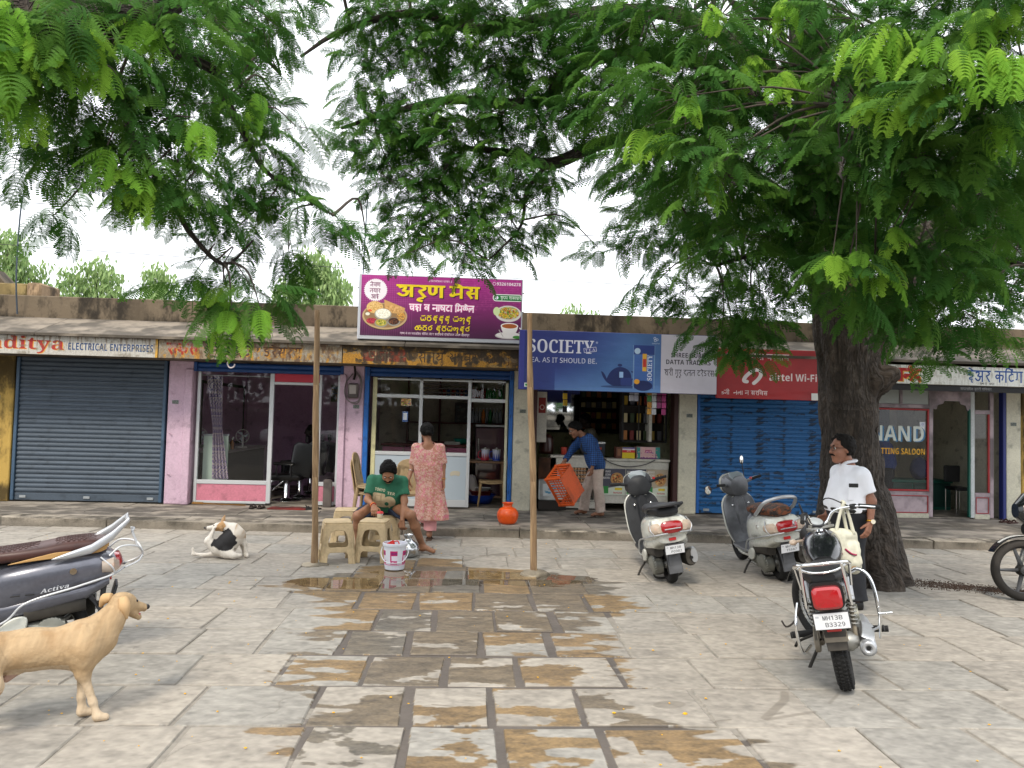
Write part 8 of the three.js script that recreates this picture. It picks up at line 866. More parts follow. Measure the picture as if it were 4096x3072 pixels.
  strip('strip of yellow and black sachets hanging in the tea shop', 1.58, ['#b8962a', '#1d1d1f', '#c9a62c'], 5); strip('strip of gold and green sachets hanging in the tea shop', 2.98, ['#a8721c', '#b8862a', '#3f7a34'], 5); strip('strip of silver sachets hanging in the tea shop', 3.06, ['#a9abad', '#c3c5c6'], 5); strip('strip of plum sachets hanging beside the silver ones', 3.14, ['#5a1f3a', '#7a2a5a'], 4); strip('strip of magenta sachets hanging nearest the cabinet', 3.22, ['#8a1a5a', '#a02a6a'], 5); strip('sheet of pale silver packets hanging in the tea shop', 2.68, ['#b4b4bc', '#9a9aa4'], 3); strip('second row of the sheet of pale silver packets', 2.76, ['#a4a4ae', '#bcbcc4'], 3);
  const ph = X('side_board', 'cream side cupboard door with a red sticker at the tea shop opening', 'cupboard door', [1.24, 1.25, -12.92]); part('door', bb(-0.09, 0.08, 0, 0.85, -0.02, 0.02), wm, ph); part('sticker', panelUV(0.12, 0.26, 0.0, 0.62, 0.023), mat(0xffffff, 0.5, { map: canvasTex(48, 96, (g, w, h) => { g.fillStyle = '#8a1a16'; g.fillRect(0, 0, w, h); g.strokeStyle = '#c9b0a8'; g.lineWidth = 6; g.beginPath(); g.arc(24, 60, 14, 0, 7); g.stroke(); }) }), ph);
  solo('water_can', 'dark red water can on the shop counter', 'can', lathe([[0.001, 0], [0.12, 0], [0.125, 0.05], [0.12, 0.26], [0.08, 0.32], [0.04, 0.34], [0.001, 0.34]], 24).translate(1.35, 1.05, -13.15), mat('#3a1c16', 0.3)); solo('hanging_cable', 'grey cable sagging along the shop counter', 'cable', tube([[2.28, 1.0, -12.78], [2.45, 0.92, -12.77], [2.7, 0.88, -12.77], [3.0, 0.93, -12.77], [3.15, 1.0, -12.78]], 0.009, 30, 6), mat('#4a4a4a', 0.6));
  const cr = X('cash_box', 'dark blue cash box behind the display counter', 'box', [2.25, 1.04, -13.2]); part('case', cbox(0.22, 0.2, 0.2, 0, 0.1, 0), mat('#1c2430', 0.5), cr); part('label', cbox(0.1, 0.04, 0.004, 0, 0.12, 0.102), mat('#b0442a', 0.5), cr); part('lid', cbox(0.23, 0.03, 0.21, 0, 0.215, 0), M.white, cr); solo('jar', 'small red-lidded jar on the display counter', 'jar', lathe([[0.001, 0], [0.05, 0], [0.05, 0.1], [0.055, 0.1], [0.055, 0.13], [0.001, 0.13]], 20).translate(1.64, 1.045, -13.0), mat('#a83a2a', 0.35));
}
{ // second saloon
  const bn = X('wooden_bench', 'dark green wooden bench cabinet inside the saloon doorway', 'bench', [8.3, 0.14, -14.2]); part('top', bb(-0.75, 0.75, 0.5, 0.55, -0.3, 0.3), M.teal, bn); for (const x of [-0.72, 0.02]) part('door', bb(x, x + 0.7, 0.06, 0.49, 0.25, 0.28), mat('#0d4038', 0.55), bn); part('carcass', bb(-0.74, 0.74, 0, 0.5, -0.28, 0.25), M.teal, bn);
  const bp = X('backpack', 'dark blue backpack on the green bench', 'backpack', [8.55, 0.69, -14.15]); part('bag', sdfMesh((x, y, z) => smin(sdEll(x, y, z, [0, 0.2, 0], [0.17, 0.22, 0.12]), sdEll(x, y, z, [0, 0.14, 0.1], [0.12, 0.12, 0.06]), 0.04) + 0.01 * noise3(x * 14, y * 14, z * 14), [-0.25, -0.02, -0.2], [0.25, 0.5, 0.25], 0.014), mat('#172a5a', 0.8), bp); part('strap', tube([[0.05, 0.4, 0], [0.08, 0.47, 0.02], [0.0, 0.48, 0.02], [-0.03, 0.41, 0]], 0.012, 14, 6), M.black, bp);
  solo('round_stool', 'rust orange round stool cushion inside the saloon', 'stool', lathe([[0.001, 0], [0.16, 0], [0.19, 0.06], [0.17, 0.5], [0.12, 0.58], [0.001, 0.6]], 28).translate(7.95, 0.69, -14.6), mat('#7a3414', 0.6));
  const m2 = X('saloon_mirror', 'wall mirror in black frame inside the saloon', 'mirror', [8.2, 1.38, -16.1]); part('glass', bb(-0.7, 0.8, 0.04, 0.66, -0.01, 0), mat('#b9b79c', 0.25, { metal: 0.3 }), m2); part('frame', [bb(-0.75, 0.85, 0.66, 0.72, -0.02, 0.03), bb(-0.75, 0.85, -0.03, 0.04, -0.02, 0.03), bb(-0.1, -0.05, 0.04, 0.66, -0.01, 0.03), bb(0.3, 0.85, 0.04, 0.66, 0.001, 0.03)], M.black, m2); flat('tile_border', 'dark patterned tile border under the saloon mirror', 'tiles', 1.6, 0.16, 8.2, 1.22, -16.15, printTex(256, 32, '#5a5a50', 60, ['#2c2c28', '#7a7a6c', '#44443c']));
  flat('framed_picture', 'framed garlanded picture in the saloon window', 'picture', 0.34, 0.42, 7.1, 1.85, -15.0, printTex(96, 110, '#6a4a26', 30, ['#a87a3a', '#c9b08a', '#7a2a2a'])); flat('framed_picture', 'dark framed picture beside the garlanded one in the saloon window', 'picture', 0.36, 0.44, 7.62, 1.86, -15.0, printTex(96, 110, '#3a3228', 30, ['#8a7a5a', '#5a4a3a', '#2a3a4a'])); flat('payment_card', 'small white card stuck on the saloon window edge', 'card', 0.1, 0.2, 7.8, 1.66, -12.812, canvasTex(64, 120, (g, w, h) => { g.fillStyle = '#c3cbd4'; g.fillRect(0, 0, w, h); g.strokeStyle = '#2a4a9a'; g.lineWidth = 4; g.beginPath(); g.arc(32, 22, 10, 0, 7); g.stroke(); g.fillStyle = '#d9dcd6'; g.fillRect(14, 56, 38, 44); }), 0.003, M.white);
  const ac = X('black_chair', 'black chair with tubular frame under the saloon side window', 'chair', [8.82, 0.14, -13.4]); part('seat', cbox(0.3, 0.06, 0.36, 0, 0.45, 0, 0.02), M.black, ac); part('backrest', cbox(0.3, 0.3, 0.05, 0, 0.7, -0.18, 0.02), M.black, ac); for (const [x, z] of [[-0.13, 0.15], [0.13, 0.15], [-0.13, -0.16], [0.13, -0.16]]) part('leg', rod([x, 0, z], [x, 0.43, z], 0.012), M.chrome, ac);
}
{ // across the yard, behind the viewer: what the panes mirror
  const bw = X('compound_wall', 'rough stone compound wall across the yard', 'wall', [0, 0, 15]); const sm = [mat('#6f6a60', 0.95, { map: T.grimeC }), mat('#5c574e', 0.95, { map: T.grimeC }), mat('#7d766a', 0.95, { map: T.grimeC })]; part('core', bb(-16, 16, 0, 1.95, 0.1, 0.5), sm[1], bw); for (let r = 0; r < 5; r++) for (let x = -16; x < 16;) { const w = rr(0.8, 1.6); part('stone', bb(x + 0.02, x + w - 0.02, r * 0.38 + 0.02, r * 0.38 + 0.36, -0.05, 0.12, 0.04), sm[Math.floor(rnd() * 3)], bw); x += w; } part('coping', bb(-16, 16, 1.95, 2.1, -0.12, 0.6, 0.02), sm[2], bw);
  const car = X('parked_car', 'white hatchback parked across the yard', 'car', [-7.2, 0, 9.5], 0.1); part('body', [loft([[-1.9, 0.35, 0.75, 0.7, 4], [-1.7, 0.28, 0.9, 0.8, 4], [0, 0.26, 0.95, 0.83, 4], [1.6, 0.28, 0.88, 0.8, 4], [1.9, 0.38, 0.7, 0.7, 4]], 24)], mat('#d4d6d8', 0.2, { clearcoat: 1 }), car); part('cabin', loft([[-1.55, 0.9, 1.1, 0.66, 4], [-1.2, 0.9, 1.42, 0.64, 4], [0.2, 0.9, 1.47, 0.64, 4], [1.1, 0.9, 1.0, 0.68, 4]], 22), mat('#16181a', 0.08), car); part('roof', loft([[-1.3, 1.41, 1.47, 0.58, 4], [-0.5, 1.44, 1.51, 0.6, 4], [0.3, 1.42, 1.48, 0.58, 4]], 18), mat('#d4d6d8', 0.2, { clearcoat: 1 }), car); for (const x of [-1.2, 1.2]) for (const s of [-1, 1]) { const w = part('wheel', new THREE.TorusGeometry(0.22, 0.08, 10, 28), M.rubber, car); w.position.set(x, 0.3, s * 0.76); part('hub', new THREE.CylinderGeometry(0.17, 0.17, 0.06, 20).rotateX(Math.PI / 2), VM.alloy, w); }
  const tr = X('boundary_tree', 'dense dark row tree beyond the compound wall', 'tree', [0, 0, 19]); const gm = mat([0.035, 0.075, 0.025], 1), lg = new THREE.PlaneGeometry(0.5, 0.3), im = new THREE.InstancedMesh(lg, mat([0.04, 0.09, 0.03], 0.9, { side: THREE.DoubleSide }), 6500), d = new THREE.Object3D(); for (let i = 0; i < 6500; i++) { d.position.set(rr(-17, 17), rr(2.0, 8) + 1.2 * Math.sin(i), rr(-1.6, 2)); d.rotation.set(rr(0, 6), rr(0, 6), rr(0, 6)); d.updateMatrix(); im.setMatrixAt(i, d.matrix); } im.name = 'crown'; im.userData.kind = 'stuff'; tr.add(im); for (const x of [-14, -9, -4, 1, 6, 11]) part('trunk', rod([x, 0, 0.5], [x, 4, 0.5], 0.2, 0.14), twigM0(), tr);
  function twigM0() { return mat([0.08, 0.065, 0.05], 0.95); }
}
// ---------- trees ----------
const barkT = (() => { const w = 512, h = 1024, c = new Uint8Array(w * h * 4), b = new Uint8Array(w * h * 4);
  for (let j = 0; j < h; j++) for (let i = 0; i < w; i++) { const u = i / w, v = j / h, k = 4 * (j * w + i); const wv = fbm(u * 5, v * 5, 3, 5) * 1.2; let r = Math.abs(fbm(u * 24 + wv, v * 17, 4, 0) - 0.5) * 3.2; r = clamp(r); const e = fbm(u * 60, v * 40, 3), p = fbm(u * 7 + 4, v * 7 + 8, 4, 7), l = sstep(0.58, 0.7, fbm(u * 18 + 7, v * 30, 3)) * 0.5;
    const m = clamp(0.2 + 0.65 * r + 0.3 * (e - 0.5)), q = mix3([0.018, 0.014, 0.011], [0.085, 0.065, 0.05], m), f = mix3(scale3(q, 0.6 + 0.8 * p), [0.15, 0.13, 0.108], l * m);
    for (let x = 0; x < 3; x++) { c[k + x] = 255 * Math.pow(clamp(f[x]), 1 / 2.2); b[k + x] = 255 * clamp(r * 0.75 + 0.25 * e); } c[k + 3] = b[k + 3] = 255; }
  return [finishTex(new THREE.DataTexture(c, w, h), true, 1), finishTex(new THREE.DataTexture(b, w, h), false, 1)]; })();
for (const t of barkT) t.repeat.set(0.9, 0.55);
const barkM = mat(0xffffff, 0.95, { map: barkT[0], bumpMap: barkT[1], bumpScale: 0.05 }), twigM = mat([0.075, 0.06, 0.048], 0.9);
const leafM = mat(0xffffff, 0.62, { transmission: 0.36, thickness: 0, side: THREE.DoubleSide, ior: 1.35, specularIntensity: 0.15 });
leafM.roughness = 1;
// a twice-feathered leaf: midrib with pairs of drooping fronds of tiny leaflets, root at 0, growing along +x
function leafGeo(len, pairs, per, droop, curl, lw) {
  const pos = [], nor = [], idx = []; const quad = (a, b, c, d, n) => { const k = pos.length / 3; pos.push(...a, ...b, ...c, ...d); for (let i = 0; i < 4; i++) nor.push(...n); idx.push(k, k + 1, k + 2, k, k + 2, k + 3); };
  const rach = (t) => [len * t * (1 - 0.16 * droop * t), -droop * len * 0.5 * t * t, 0];
  for (let i = 0; i < 5; i++) { const a = rach(i / 5), b = rach((i + 1) / 5), w = 0.0022; quad([a[0], a[1], -w], [b[0], b[1], -w], [b[0], b[1], w], [a[0], a[1], w], [0, 1, 0]); }
  for (let p = 0; p < pairs; p++) for (const s of [-1, 1]) {
    const t = 0.16 + 0.84 * (p + 0.5) / pairs, o = rach(t), L = len * 0.33 * Math.sin(Math.PI * clamp(0.24 + 0.62 * t)) * rr(0.9, 1.1), fwd = 0.35 + 0.5 * t, dr = curl * rr(0.7, 1.3);
    const dir = V(fwd, 0, s).normalize(), per2 = per;
    let prev = null;
    for (let k = 0; k <= per2; k++) { const q = k / per2, c = [o[0] + dir.x * L * q, o[1] - dr * L * q * q * 0.9 + 0.01 * Math.sin(q * 3), o[2] + dir.z * L * q * (1 - 0.25 * dr * q)];
      if (k > 0) { const tx = c[0] - prev[0], ty = c[1] - prev[1], tz = c[2] - prev[2], l = Math.hypot(tx, ty, tz) || 1; const ax = [tx / l, ty / l, tz / l]; const hl = Math.hypot(ax[0], ax[2]) || 1; const sx = -ax[2] / hl, sz = ax[0] / hl; const lw2 = lw * (0.75 + 0.35 * Math.sin(q * 3)), st = l * 0.37, n = [ax[1] * 0 - ax[0] * ax[1], 1, -ax[2] * ax[1]];
        for (const e of [-1, 1]) { const m = [(c[0] + prev[0]) / 2, (c[1] + prev[1]) / 2, (c[2] + prev[2]) / 2], tip = [m[0] + sx * e * lw2 + ax[0] * lw2 * 0.35, m[1] - 0.12 * lw2, m[2] + sz * e * lw2 + ax[2] * lw2 * 0.35];
          quad([m[0] - ax[0] * st, m[1] - ax[1] * st, m[2] - ax[2] * st], [tip[0] - ax[0] * st * 0.8, tip[1] - ax[1] * st * 0.8, tip[2] - ax[2] * st * 0.8], [tip[0] + ax[0] * st * 0.9, tip[1] + ax[1] * st * 0.9, tip[2] + ax[2] * st * 0.9], [m[0] + ax[0] * st, m[1] + ax[1] * st, m[2] + ax[2] * st], n); } }
      prev = c; }
  }
  const g = new THREE.BufferGeometry(); g.setAttribute('position', new THREE.Float32BufferAttribute(pos, 3)); g.setAttribute('normal', new THREE.Float32BufferAttribute(nor, 3)); g.setIndex(idx); g.computeVertexNormals(); g.userData.raw = true; return g;
}
SEED = 777;
const leaves = [leafGeo(0.36, 10, 13, 0.5, 0.5, 0.0128), leafGeo(0.4, 11, 14, 0.9, 0.7, 0.013), leafGeo(0.32, 9, 12, 0.25, 0.35, 0.0125), leafGeo(0.38, 10, 13, 1.2, 0.85, 0.0128)];
const farLeaves = [leafGeo(0.3, 9, 8, 0.6, 0.5, 0.0125), leafGeo(0.34, 9, 8, 1.0, 0.8, 0.0125), leafGeo(0.28, 8, 8, 0.3, 0.3, 0.012)];
function foliage(tree, clumps, limbs, o) {
  // limbs: arrays of points; every clump hangs on a branchlet from the nearest limb point
  const pts = []; for (const l of limbs) { const cv = new THREE.CatmullRomCurve3(l.map((p) => V(...p)), false, 'centripetal'); for (let i = 0; i <= 24; i++) pts.push(cv.getPoint(i / 24)); }
  const twigs = [], inst = [], dm = new THREE.Object3D(), q = new THREE.Quaternion(), e = new THREE.Euler();
  clumps.forEach(([x, y, z, r, dens = 1], ci) => {
    const c = V(x, y, z); let best = pts[0], bd = 1e9; for (const p of pts) { const d = p.distanceTo(c) - 0.15 * (p.y - c.y); if (d < bd) { bd = d; best = p; } }
    if (bd > 0.12) { const m = best.clone().lerp(c, 0.5).add(V(rr(-0.12, 0.12), 0.12 + 0.08 * bd, rr(-0.12, 0.12))), R = clamp(0.006 + 0.008 * bd, 0.006, 0.028); twigs.push(taper([best.toArray(), m.toArray(), [x, y, z]], [R, R * 0.75, R * 0.4], 8, 5)); }
    const n = Math.max(5, Math.round(o.k * dens * r * r + 4));
    for (let i = 0; i < n; i++) {
      const u = V(rr(-1, 1), rr(-1, 1), rr(-1, 1)); if (u.lengthSq() > 1) { i--; continue; }
      const p = c.clone().addScaledVector(u, r * 0.95), yaw = Math.atan2(-(u.z + rr(-0.5, 0.5)), u.x + rr(-0.5, 0.5));
      const near = p.distanceTo(camera.position), bright = false;
      e.set(rr(-0.4, 0.4), yaw, rr(-0.75, 0.25), 'YXZ'); dm.position.copy(p); dm.quaternion.setFromEuler(e); dm.scale.setScalar(rr(0.6, 1.18)); dm.updateMatrix();
      const t = rnd(), cc = mix3([0.042, 0.125, 0.024], [0.095, 0.215, 0.032], t * t + (rnd() < 0.14 ? 0.5 : 0));
      inst.push({ m: dm.matrix.clone(), c: cc, d: near, k: Math.floor(rnd() * 4), b: bright, vis: near < 12 });
      if (rnd() < 0.3) twigs.push(rod(p.toArray(), c.clone().addScaledVector(u, r * 0.2).toArray(), 0.0025, 0.004, 4, false));
    }
  });
  // shoots of young leaves, paler by age
  for (const [x, y, z] of o.shoots) { const n = 4 + Math.floor(rnd() * 3); for (let i = 0; i < n; i++) { e.set(rr(-0.3, 0.3), -1.57 + (i - (n - 1) / 2) * 0.55 + rr(-0.25, 0.25), rr(-1.15, -0.5), 'YXZ'); dm.position.set(x + rr(-0.04, 0.04), y + 0.1 + rr(-0.03, 0.03), z + rr(-0.04, 0.04)); dm.quaternion.setFromEuler(e); dm.scale.setScalar(rr(0.55, 0.95)); dm.updateMatrix(); inst.push({ m: dm.matrix.clone(), c: mix3([0.26, 0.47, 0.05], [0.17, 0.37, 0.04], rnd()), d: 0, k: Math.floor(rnd() * 4), b: true }); } let best = pts[0], bd = 1e9; for (const p of pts) { const d = p.distanceTo(V(x, y, z)); if (d < bd) { bd = d; best = p; } } twigs.push(taper([best.toArray(), [lerp(best.x, x, 0.5), lerp(best.y, y, 0.5) + 0.15, lerp(best.z, z, 0.5)], [x, y + 0.1, z]], [0.012, 0.008, 0.004], 8, 5)); }
  part('twigs', twigs, twigM, tree);
  inst.sort((a, b) => a.d - b.d);
  const single = new Map(); // the nearest leaves are parts of their own
  const head = inst.slice(0, o.single);
  for (const l of head) { const key = l.b ? (l.c[0] > 0.215 ? 'y' : 'z') : l.c[1] > 0.15 ? 'm' : 'd'; if (!single.has(key)) { const mm = leafM.clone(); mm.color.setRGB(...(key === 'y' ? [0.25, 0.45, 0.05] : key === 'z' ? [0.18, 0.38, 0.042] : key === 'm' ? [0.095, 0.21, 0.034] : [0.052, 0.142, 0.027])); single.set(key, mm); }
    const o2 = new THREE.Mesh(leaves[l.k], single.get(key)); o2.name = 'leaf'; o2.castShadow = o2.receiveShadow = true; l.m.decompose(o2.position, o2.quaternion, o2.scale); tree.add(o2); }
  const rest = inst.slice(o.single), sets = [[leaves, rest.filter((l) => l.d < 7.2)], [farLeaves, rest.filter((l) => l.d >= 7.2)]];
  for (const [gs, ls] of sets) gs.forEach((g, gi) => { const mine = ls.filter((l, i) => (l.k + i) % gs.length === gi); if (!mine.length) return; const im = new THREE.InstancedMesh(g, leafM, mine.length); im.name = 'crown'; im.userData.kind = 'stuff'; mine.forEach((l, i) => { im.setMatrixAt(i, l.m); im.setColorAt(i, new THREE.Color().setRGB(...l.c)); }); im.castShadow = im.receiveShadow = true; tree.add(im); });
  return inst.length;
}
{ // the big tree beside the blue shutter
  SEED = 4242;
  const t = thing('shade_tree', 'large feathery-leaved tree with thick dark trunk in front of the blue shutter', 'tree');
  const L0 = [[4.2, -0.1, -8.1], [4.16, 0.5, -8.08], [4.1, 1.2, -8.03], [4.05, 1.8, -8.0], [3.96, 2.6, -7.96], [3.78, 3.4, -7.93], [3.64, 4.6, -7.89], [3.51, 5.7, -7.85], [3.3, 7, -7.8]];
  const trunk = sdfMesh((x, y, z) => {
    let d = 1e9; const rad = [0.4, 0.33, 0.285, 0.27, 0.265, 0.24, 0.215, 0.18, 0.14];
    for (let i = 0; i < L0.length - 1; i++) d = smin(d, sdCap(x, y, z, L0[i], L0[i + 1], rad[i], rad[i + 1]), 0.12);
    d = smin(d, sdCap(x, y, z, [4.14, 2.0, -7.98], [4.38, 2.8, -7.84], 0.13, 0.15), 0.14); d = smin(d, sdCap(x, y, z, [4.38, 2.8, -7.84], [4.7, 3.6, -7.66], 0.15, 0.15), 0.15); d = smin(d, sdCap(x, y, z, [4.7, 3.6, -7.66], [5.5, 4.15, -7.1], 0.17, 0.12), 0.15);
    d = smin(d, sdCap(x, y, z, [4.3, 2.12, -7.77], [4.37, 2.2, -7.72], 0.1, 0.07), 0.12);
    for (const [bx, bz, r] of [[4.62, -8.0, 0.14], [3.8, -7.9, 0.13], [4.35, -7.68, 0.12], [4.0, -7.7, 0.1], [4.5, -8.4, 0.14], [3.9, -8.4, 0.12]]) d = smin(d, sdCap(x, y, z, [bx, 0, bz], [lerp(bx, 4.15, 0.45), 0.9, lerp(bz, -8.05, 0.45)], r, 0.08), 0.14);
    const a = Math.atan2(z + 8, x - 4.1), n = noise3(a * 5.5, y * 1.1, 3 + y * 0.2) * 0.07 + noise3(a * 14, y * 3, 9) * 0.035 + noise3(x * 14, y * 9, z * 14) * 0.02; return d + n;
  }, [3.0, -0.06, -8.7], [5.7, 6.9, -6.9], 0.026);
  { const p = trunk.attributes.position, uv = trunk.attributes.uv; for (let i = 0; i < p.count; i++) { const a = Math.atan2(p.getX(i) - 4.05, p.getZ(i) + 8); uv.setXY(i, a * 0.42 + 0.5 + (p.getX(i) > 4.5 && p.getY(i) > 2.3 ? p.getZ(i) : 0), p.getY(i)); } }
  part('trunk', trunk, barkM, t);
  const limbs = [[[3.71, 3.79, -7.92], [2.69, 4.46, -8.05], [1.9, 4.72, -8.18], [1.4, 4.7, -8.31], [0.81, 4.49, -8.45], [0.44, 4.63, -8.57], [-0.15, 4.76, -8.8]], [[3.61, 4.58, -7.89], [2.39, 5.53, -8.02], [1.47, 5.68, -8.26], [0.97, 5.52, -8.4], [0.78, 5.26, -8.52], [0.31, 5.23, -8.65], [-0.3, 5.3, -8.78], [-0.99, 5.18, -8.92], [-1.58, 4.98, -8.97]], [[3.57, 5.12, -7.87], [2.16, 6.14, -8.2], [1.08, 6.22, -8.46], [0.33, 6.12, -8.61], [-0.07, 6.12, -8.73], [-0.68, 6.34, -8.86], [-1.09, 6.29, -8.88], [-1.69, 6.07, -8.92], [-2.08, 5.8, -8.96]], [[0.81, 4.49, -8.45], [0.59, 4.2, -8.48], [0.53, 3.8, -8.5], [0.3, 3.52, -8.52], [0.17, 3.4, -8.54]], [[3.7, 4.3, -7.8], [3.4, 4.6, -7], [3.2, 4.4, -6.2], [2.9, 4.1, -5.6]], [[4.9, 3.75, -7.4], [4.6, 4.1, -6.6], [4.0, 4.0, -5.8], [3.6, 3.9, -5.2]], [[3.75, 3.5, -8.0], [3.2, 3.5, -7.6], [2.7, 3.3, -7.3], [2.4, 3.2, -7.4]], [[4.65, 3.4, -7.6], [4.9, 3.3, -7.0], [5.1, 3.1, -6.6]], [[3.3, 7, -7.8], [2.2, 7.8, -7.6], [0.8, 8.2, -7.4]], [[3.5, 6.4, -7.8], [4.6, 7.4, -7.2], [5.6, 7.8, -6.4]], [[3.5, 6, -7.9], [3.4, 7.4, -9.4], [3.2, 7.8, -11]]];
  const rad = [[0.11, 0.095, 0.085, 0.075, 0.065, 0.05, 0.03], [0.1, 0.09, 0.08, 0.075, 0.07, 0.06, 0.05, 0.035, 0.02], [0.1, 0.08, 0.075, 0.07, 0.06, 0.05, 0.045, 0.03, 0.015], [0.03, 0.022, 0.018, 0.012, 0.008], [0.08, 0.06, 0.04, 0.02], [0.08, 0.06, 0.04, 0.02], [0.05, 0.04, 0.03, 0.015], [0.05, 0.035, 0.015], [0.12, 0.08, 0.04], [0.1, 0.07, 0.04], [0.1, 0.07, 0.04]];
  limbs.forEach((l, i) => part('limb', taper(l, rad[i], 40, 9, 0.25), barkM, t));
  const C = [[-1.00,6.17,-8.88,0.54],[-0.45,5.97,-8.86,0.54],[0.08,5.95,-8.33,0.56],[0.59,5.65,-8.31,0.56],[1.03,5.72,-7.78,0.53],[1.34,5.11,-7.29,0.50],[-0.81,5.09,-8.92,0.43],[-1.12,4.65,-8.95,0.49],[-0.58,4.72,-8.92,0.49],[-0.09,4.71,-8.39,0.46],[0.36,4.88,-8.36,0.46],[0.82,4.79,-8.34,0.41],[1.20,4.81,-7.81,0.39],[-0.89,4.17,-8.96,0.43],[-0.40,4.18,-8.93,0.49],[0.08,4.25,-8.90,0.49],[0.48,4.27,-8.38,0.41],[-0.77,3.63,-8.98,0.33],[-0.33,3.60,-8.76,0.40],[0.09,3.66,-8.73,0.37],[0.47,3.57,-8.71,0.26],[0.75,3.76,-8.39,0.23],[-0.10,3.22,-8.56,0.18],[-0.78,3.26,-8.59,0.14],[0.79,4.12,-8.37,0.26],[0.20,5.43,-8.45,0.36],[0.80,5.21,-8.22,0.35],[-0.72,5.64,-8.89,0.33],[-1.39,5.73,-8.92,0.27],[-1.30,5.19,-8.94,0.35],[-1.50,4.69,-8.97,0.20],[-1.27,6.16,-8.90,0.27]], R = [[1.53,5.23,-6.78,0.59],[2.01,4.91,-6.26,0.55],[2.92,5.41,-6.99,0.62],[2.94,4.69,-5.72,0.51],[3.01,4.36,-4.93,0.44],[3.22,4.10,-4.53,0.40],[1.39,4.46,-6.82,0.46],[1.68,4.12,-6.01,0.49],[2.30,4.37,-6.27,0.51],[2.97,4.23,-6.24,0.39],[2.78,3.82,-4.96,0.41],[2.97,3.69,-4.56,0.38],[3.45,3.72,-4.73,0.36],[1.46,4.19,-7.83,0.29],[1.66,3.80,-6.83,0.46],[1.85,3.50,-5.83,0.43],[2.44,3.65,-5.99,0.49],[2.86,3.53,-5.77,0.47],[3.09,3.45,-5.26,0.43],[3.55,3.46,-5.24,0.43],[4.23,3.56,-5.69,0.43],[1.77,3.52,-7.84,0.39],[2.11,3.33,-7.33,0.41],[2.26,3.12,-6.33,0.43],[2.89,3.27,-6.38,0.44],[3.13,2.99,-5.78,0.40],[3.64,3.04,-5.75,0.47],[4.45,3.17,-6.20,0.47],[1.88,3.07,-7.85,0.22],[2.48,2.89,-7.33,0.32],[2.74,2.90,-6.81,0.29],[2.82,2.80,-5.61,0.21],[3.68,2.68,-6.27,0.35],[4.15,2.66,-6.24,0.39],[4.93,2.79,-6.69,0.34],[2.47,2.68,-7.84,0.26],[2.76,2.47,-7.83,0.19],[2.81,2.67,-7.32,0.20],[4.10,2.43,-6.75,0.25],[4.65,2.23,-6.73,0.21],[4.78,1.96,-6.74,0.12],[1.37,3.42,-8.37,0.15],[3.10,3.12,-6.58,0.29],[3.38,3.46,-6.55,0.33],[2.86,3.15,-6.79,0.34],[3.71,2.84,-6.76,0.23],[3.25,2.92,-7.08,0.18],[2.73,2.66,-7.62,0.23],[2.58,2.48,-7.74,0.17],[2.97,2.48,-7.62,0.19],[2.22,2.96,-7.84,0.22]];
  const clumps = [...C.map((c) => [c[0], c[1] + 0.17, c[2], c[3] * 0.92, 3.0]), ...R.map((c, i) => [c[0], c[1] + (c[0] > 4.6 && c[1] < 3.2 ? 0.55 : c[1] < 3.1 ? 0 : 0.15), c[2], c[3] * 0.9, 2.4])];
  for (let i = 0; i < 54; i++) clumps.push([rr(2.6, 8.2), rr(3.5, 6.6), rr(-11.2, -8.8), rr(0.5, 0.75), 1.0, 0]);
  for (let i = 0; i < 34; i++) { const a = rr(0, 6.28), r = Math.sqrt(rnd()) * 4.6, x = 2.2 + r * Math.cos(a), z = -7.8 + 0.8 * r * Math.sin(a); clumps.push([x, 7.0 + 1.6 * (1 - (r / 4.6) ** 2) + rr(-0.4, 0.5), z, rr(0.5, 0.8), 0.45, 0]); }
  foliage(t, clumps, limbs, { k: 155, shoots: [[1.57,4.01,-5.62],[1.45,3.82,-5.84],[1.35,3.92,-6.04],[1.77,3.46,-5.64],[2.43,4.04,-4.67],[2.58,4.06,-4.56],[2.70,3.93,-4.46],[2.80,3.75,-4.26],[2.93,3.76,-4.16],[3.06,3.71,-4.15],[2.49,3.73,-4.78],[2.68,3.67,-4.57],[2.85,3.70,-4.56],[2.62,2.80,-5.42],[2.79,2.82,-5.41],[3.03,2.79,-5.50],[2.37,4.31,-5.77],[2.55,4.28,-5.76],[1.82,4.78,-5.78],[2.39,4.87,-5.74],[3.05,3.01,-5.38],[2.15,4.46,-5.87],[2.94,4.05,-4.34],[3.16,4.11,-4.33],[3.30,3.56,-4.64]], single: 290 });
  const seed = []; for (let i = 0; i < 70; i++) { const a = rr(0, 6.28), y = -rr(0, 0.36), r = 0.05 * (1 + y * 1.8); seed.push(cbox(0.012, 0.02, 0.005, 3.72 + (r + 0.02) * Math.cos(a) + (i % 3) * 0.03, 3.2 + y, -7.45 + r * Math.sin(a), 0.001)); }
  part('dried_pods', seed, mat([0.2, 0.09, 0.055], 0.9), t);
}
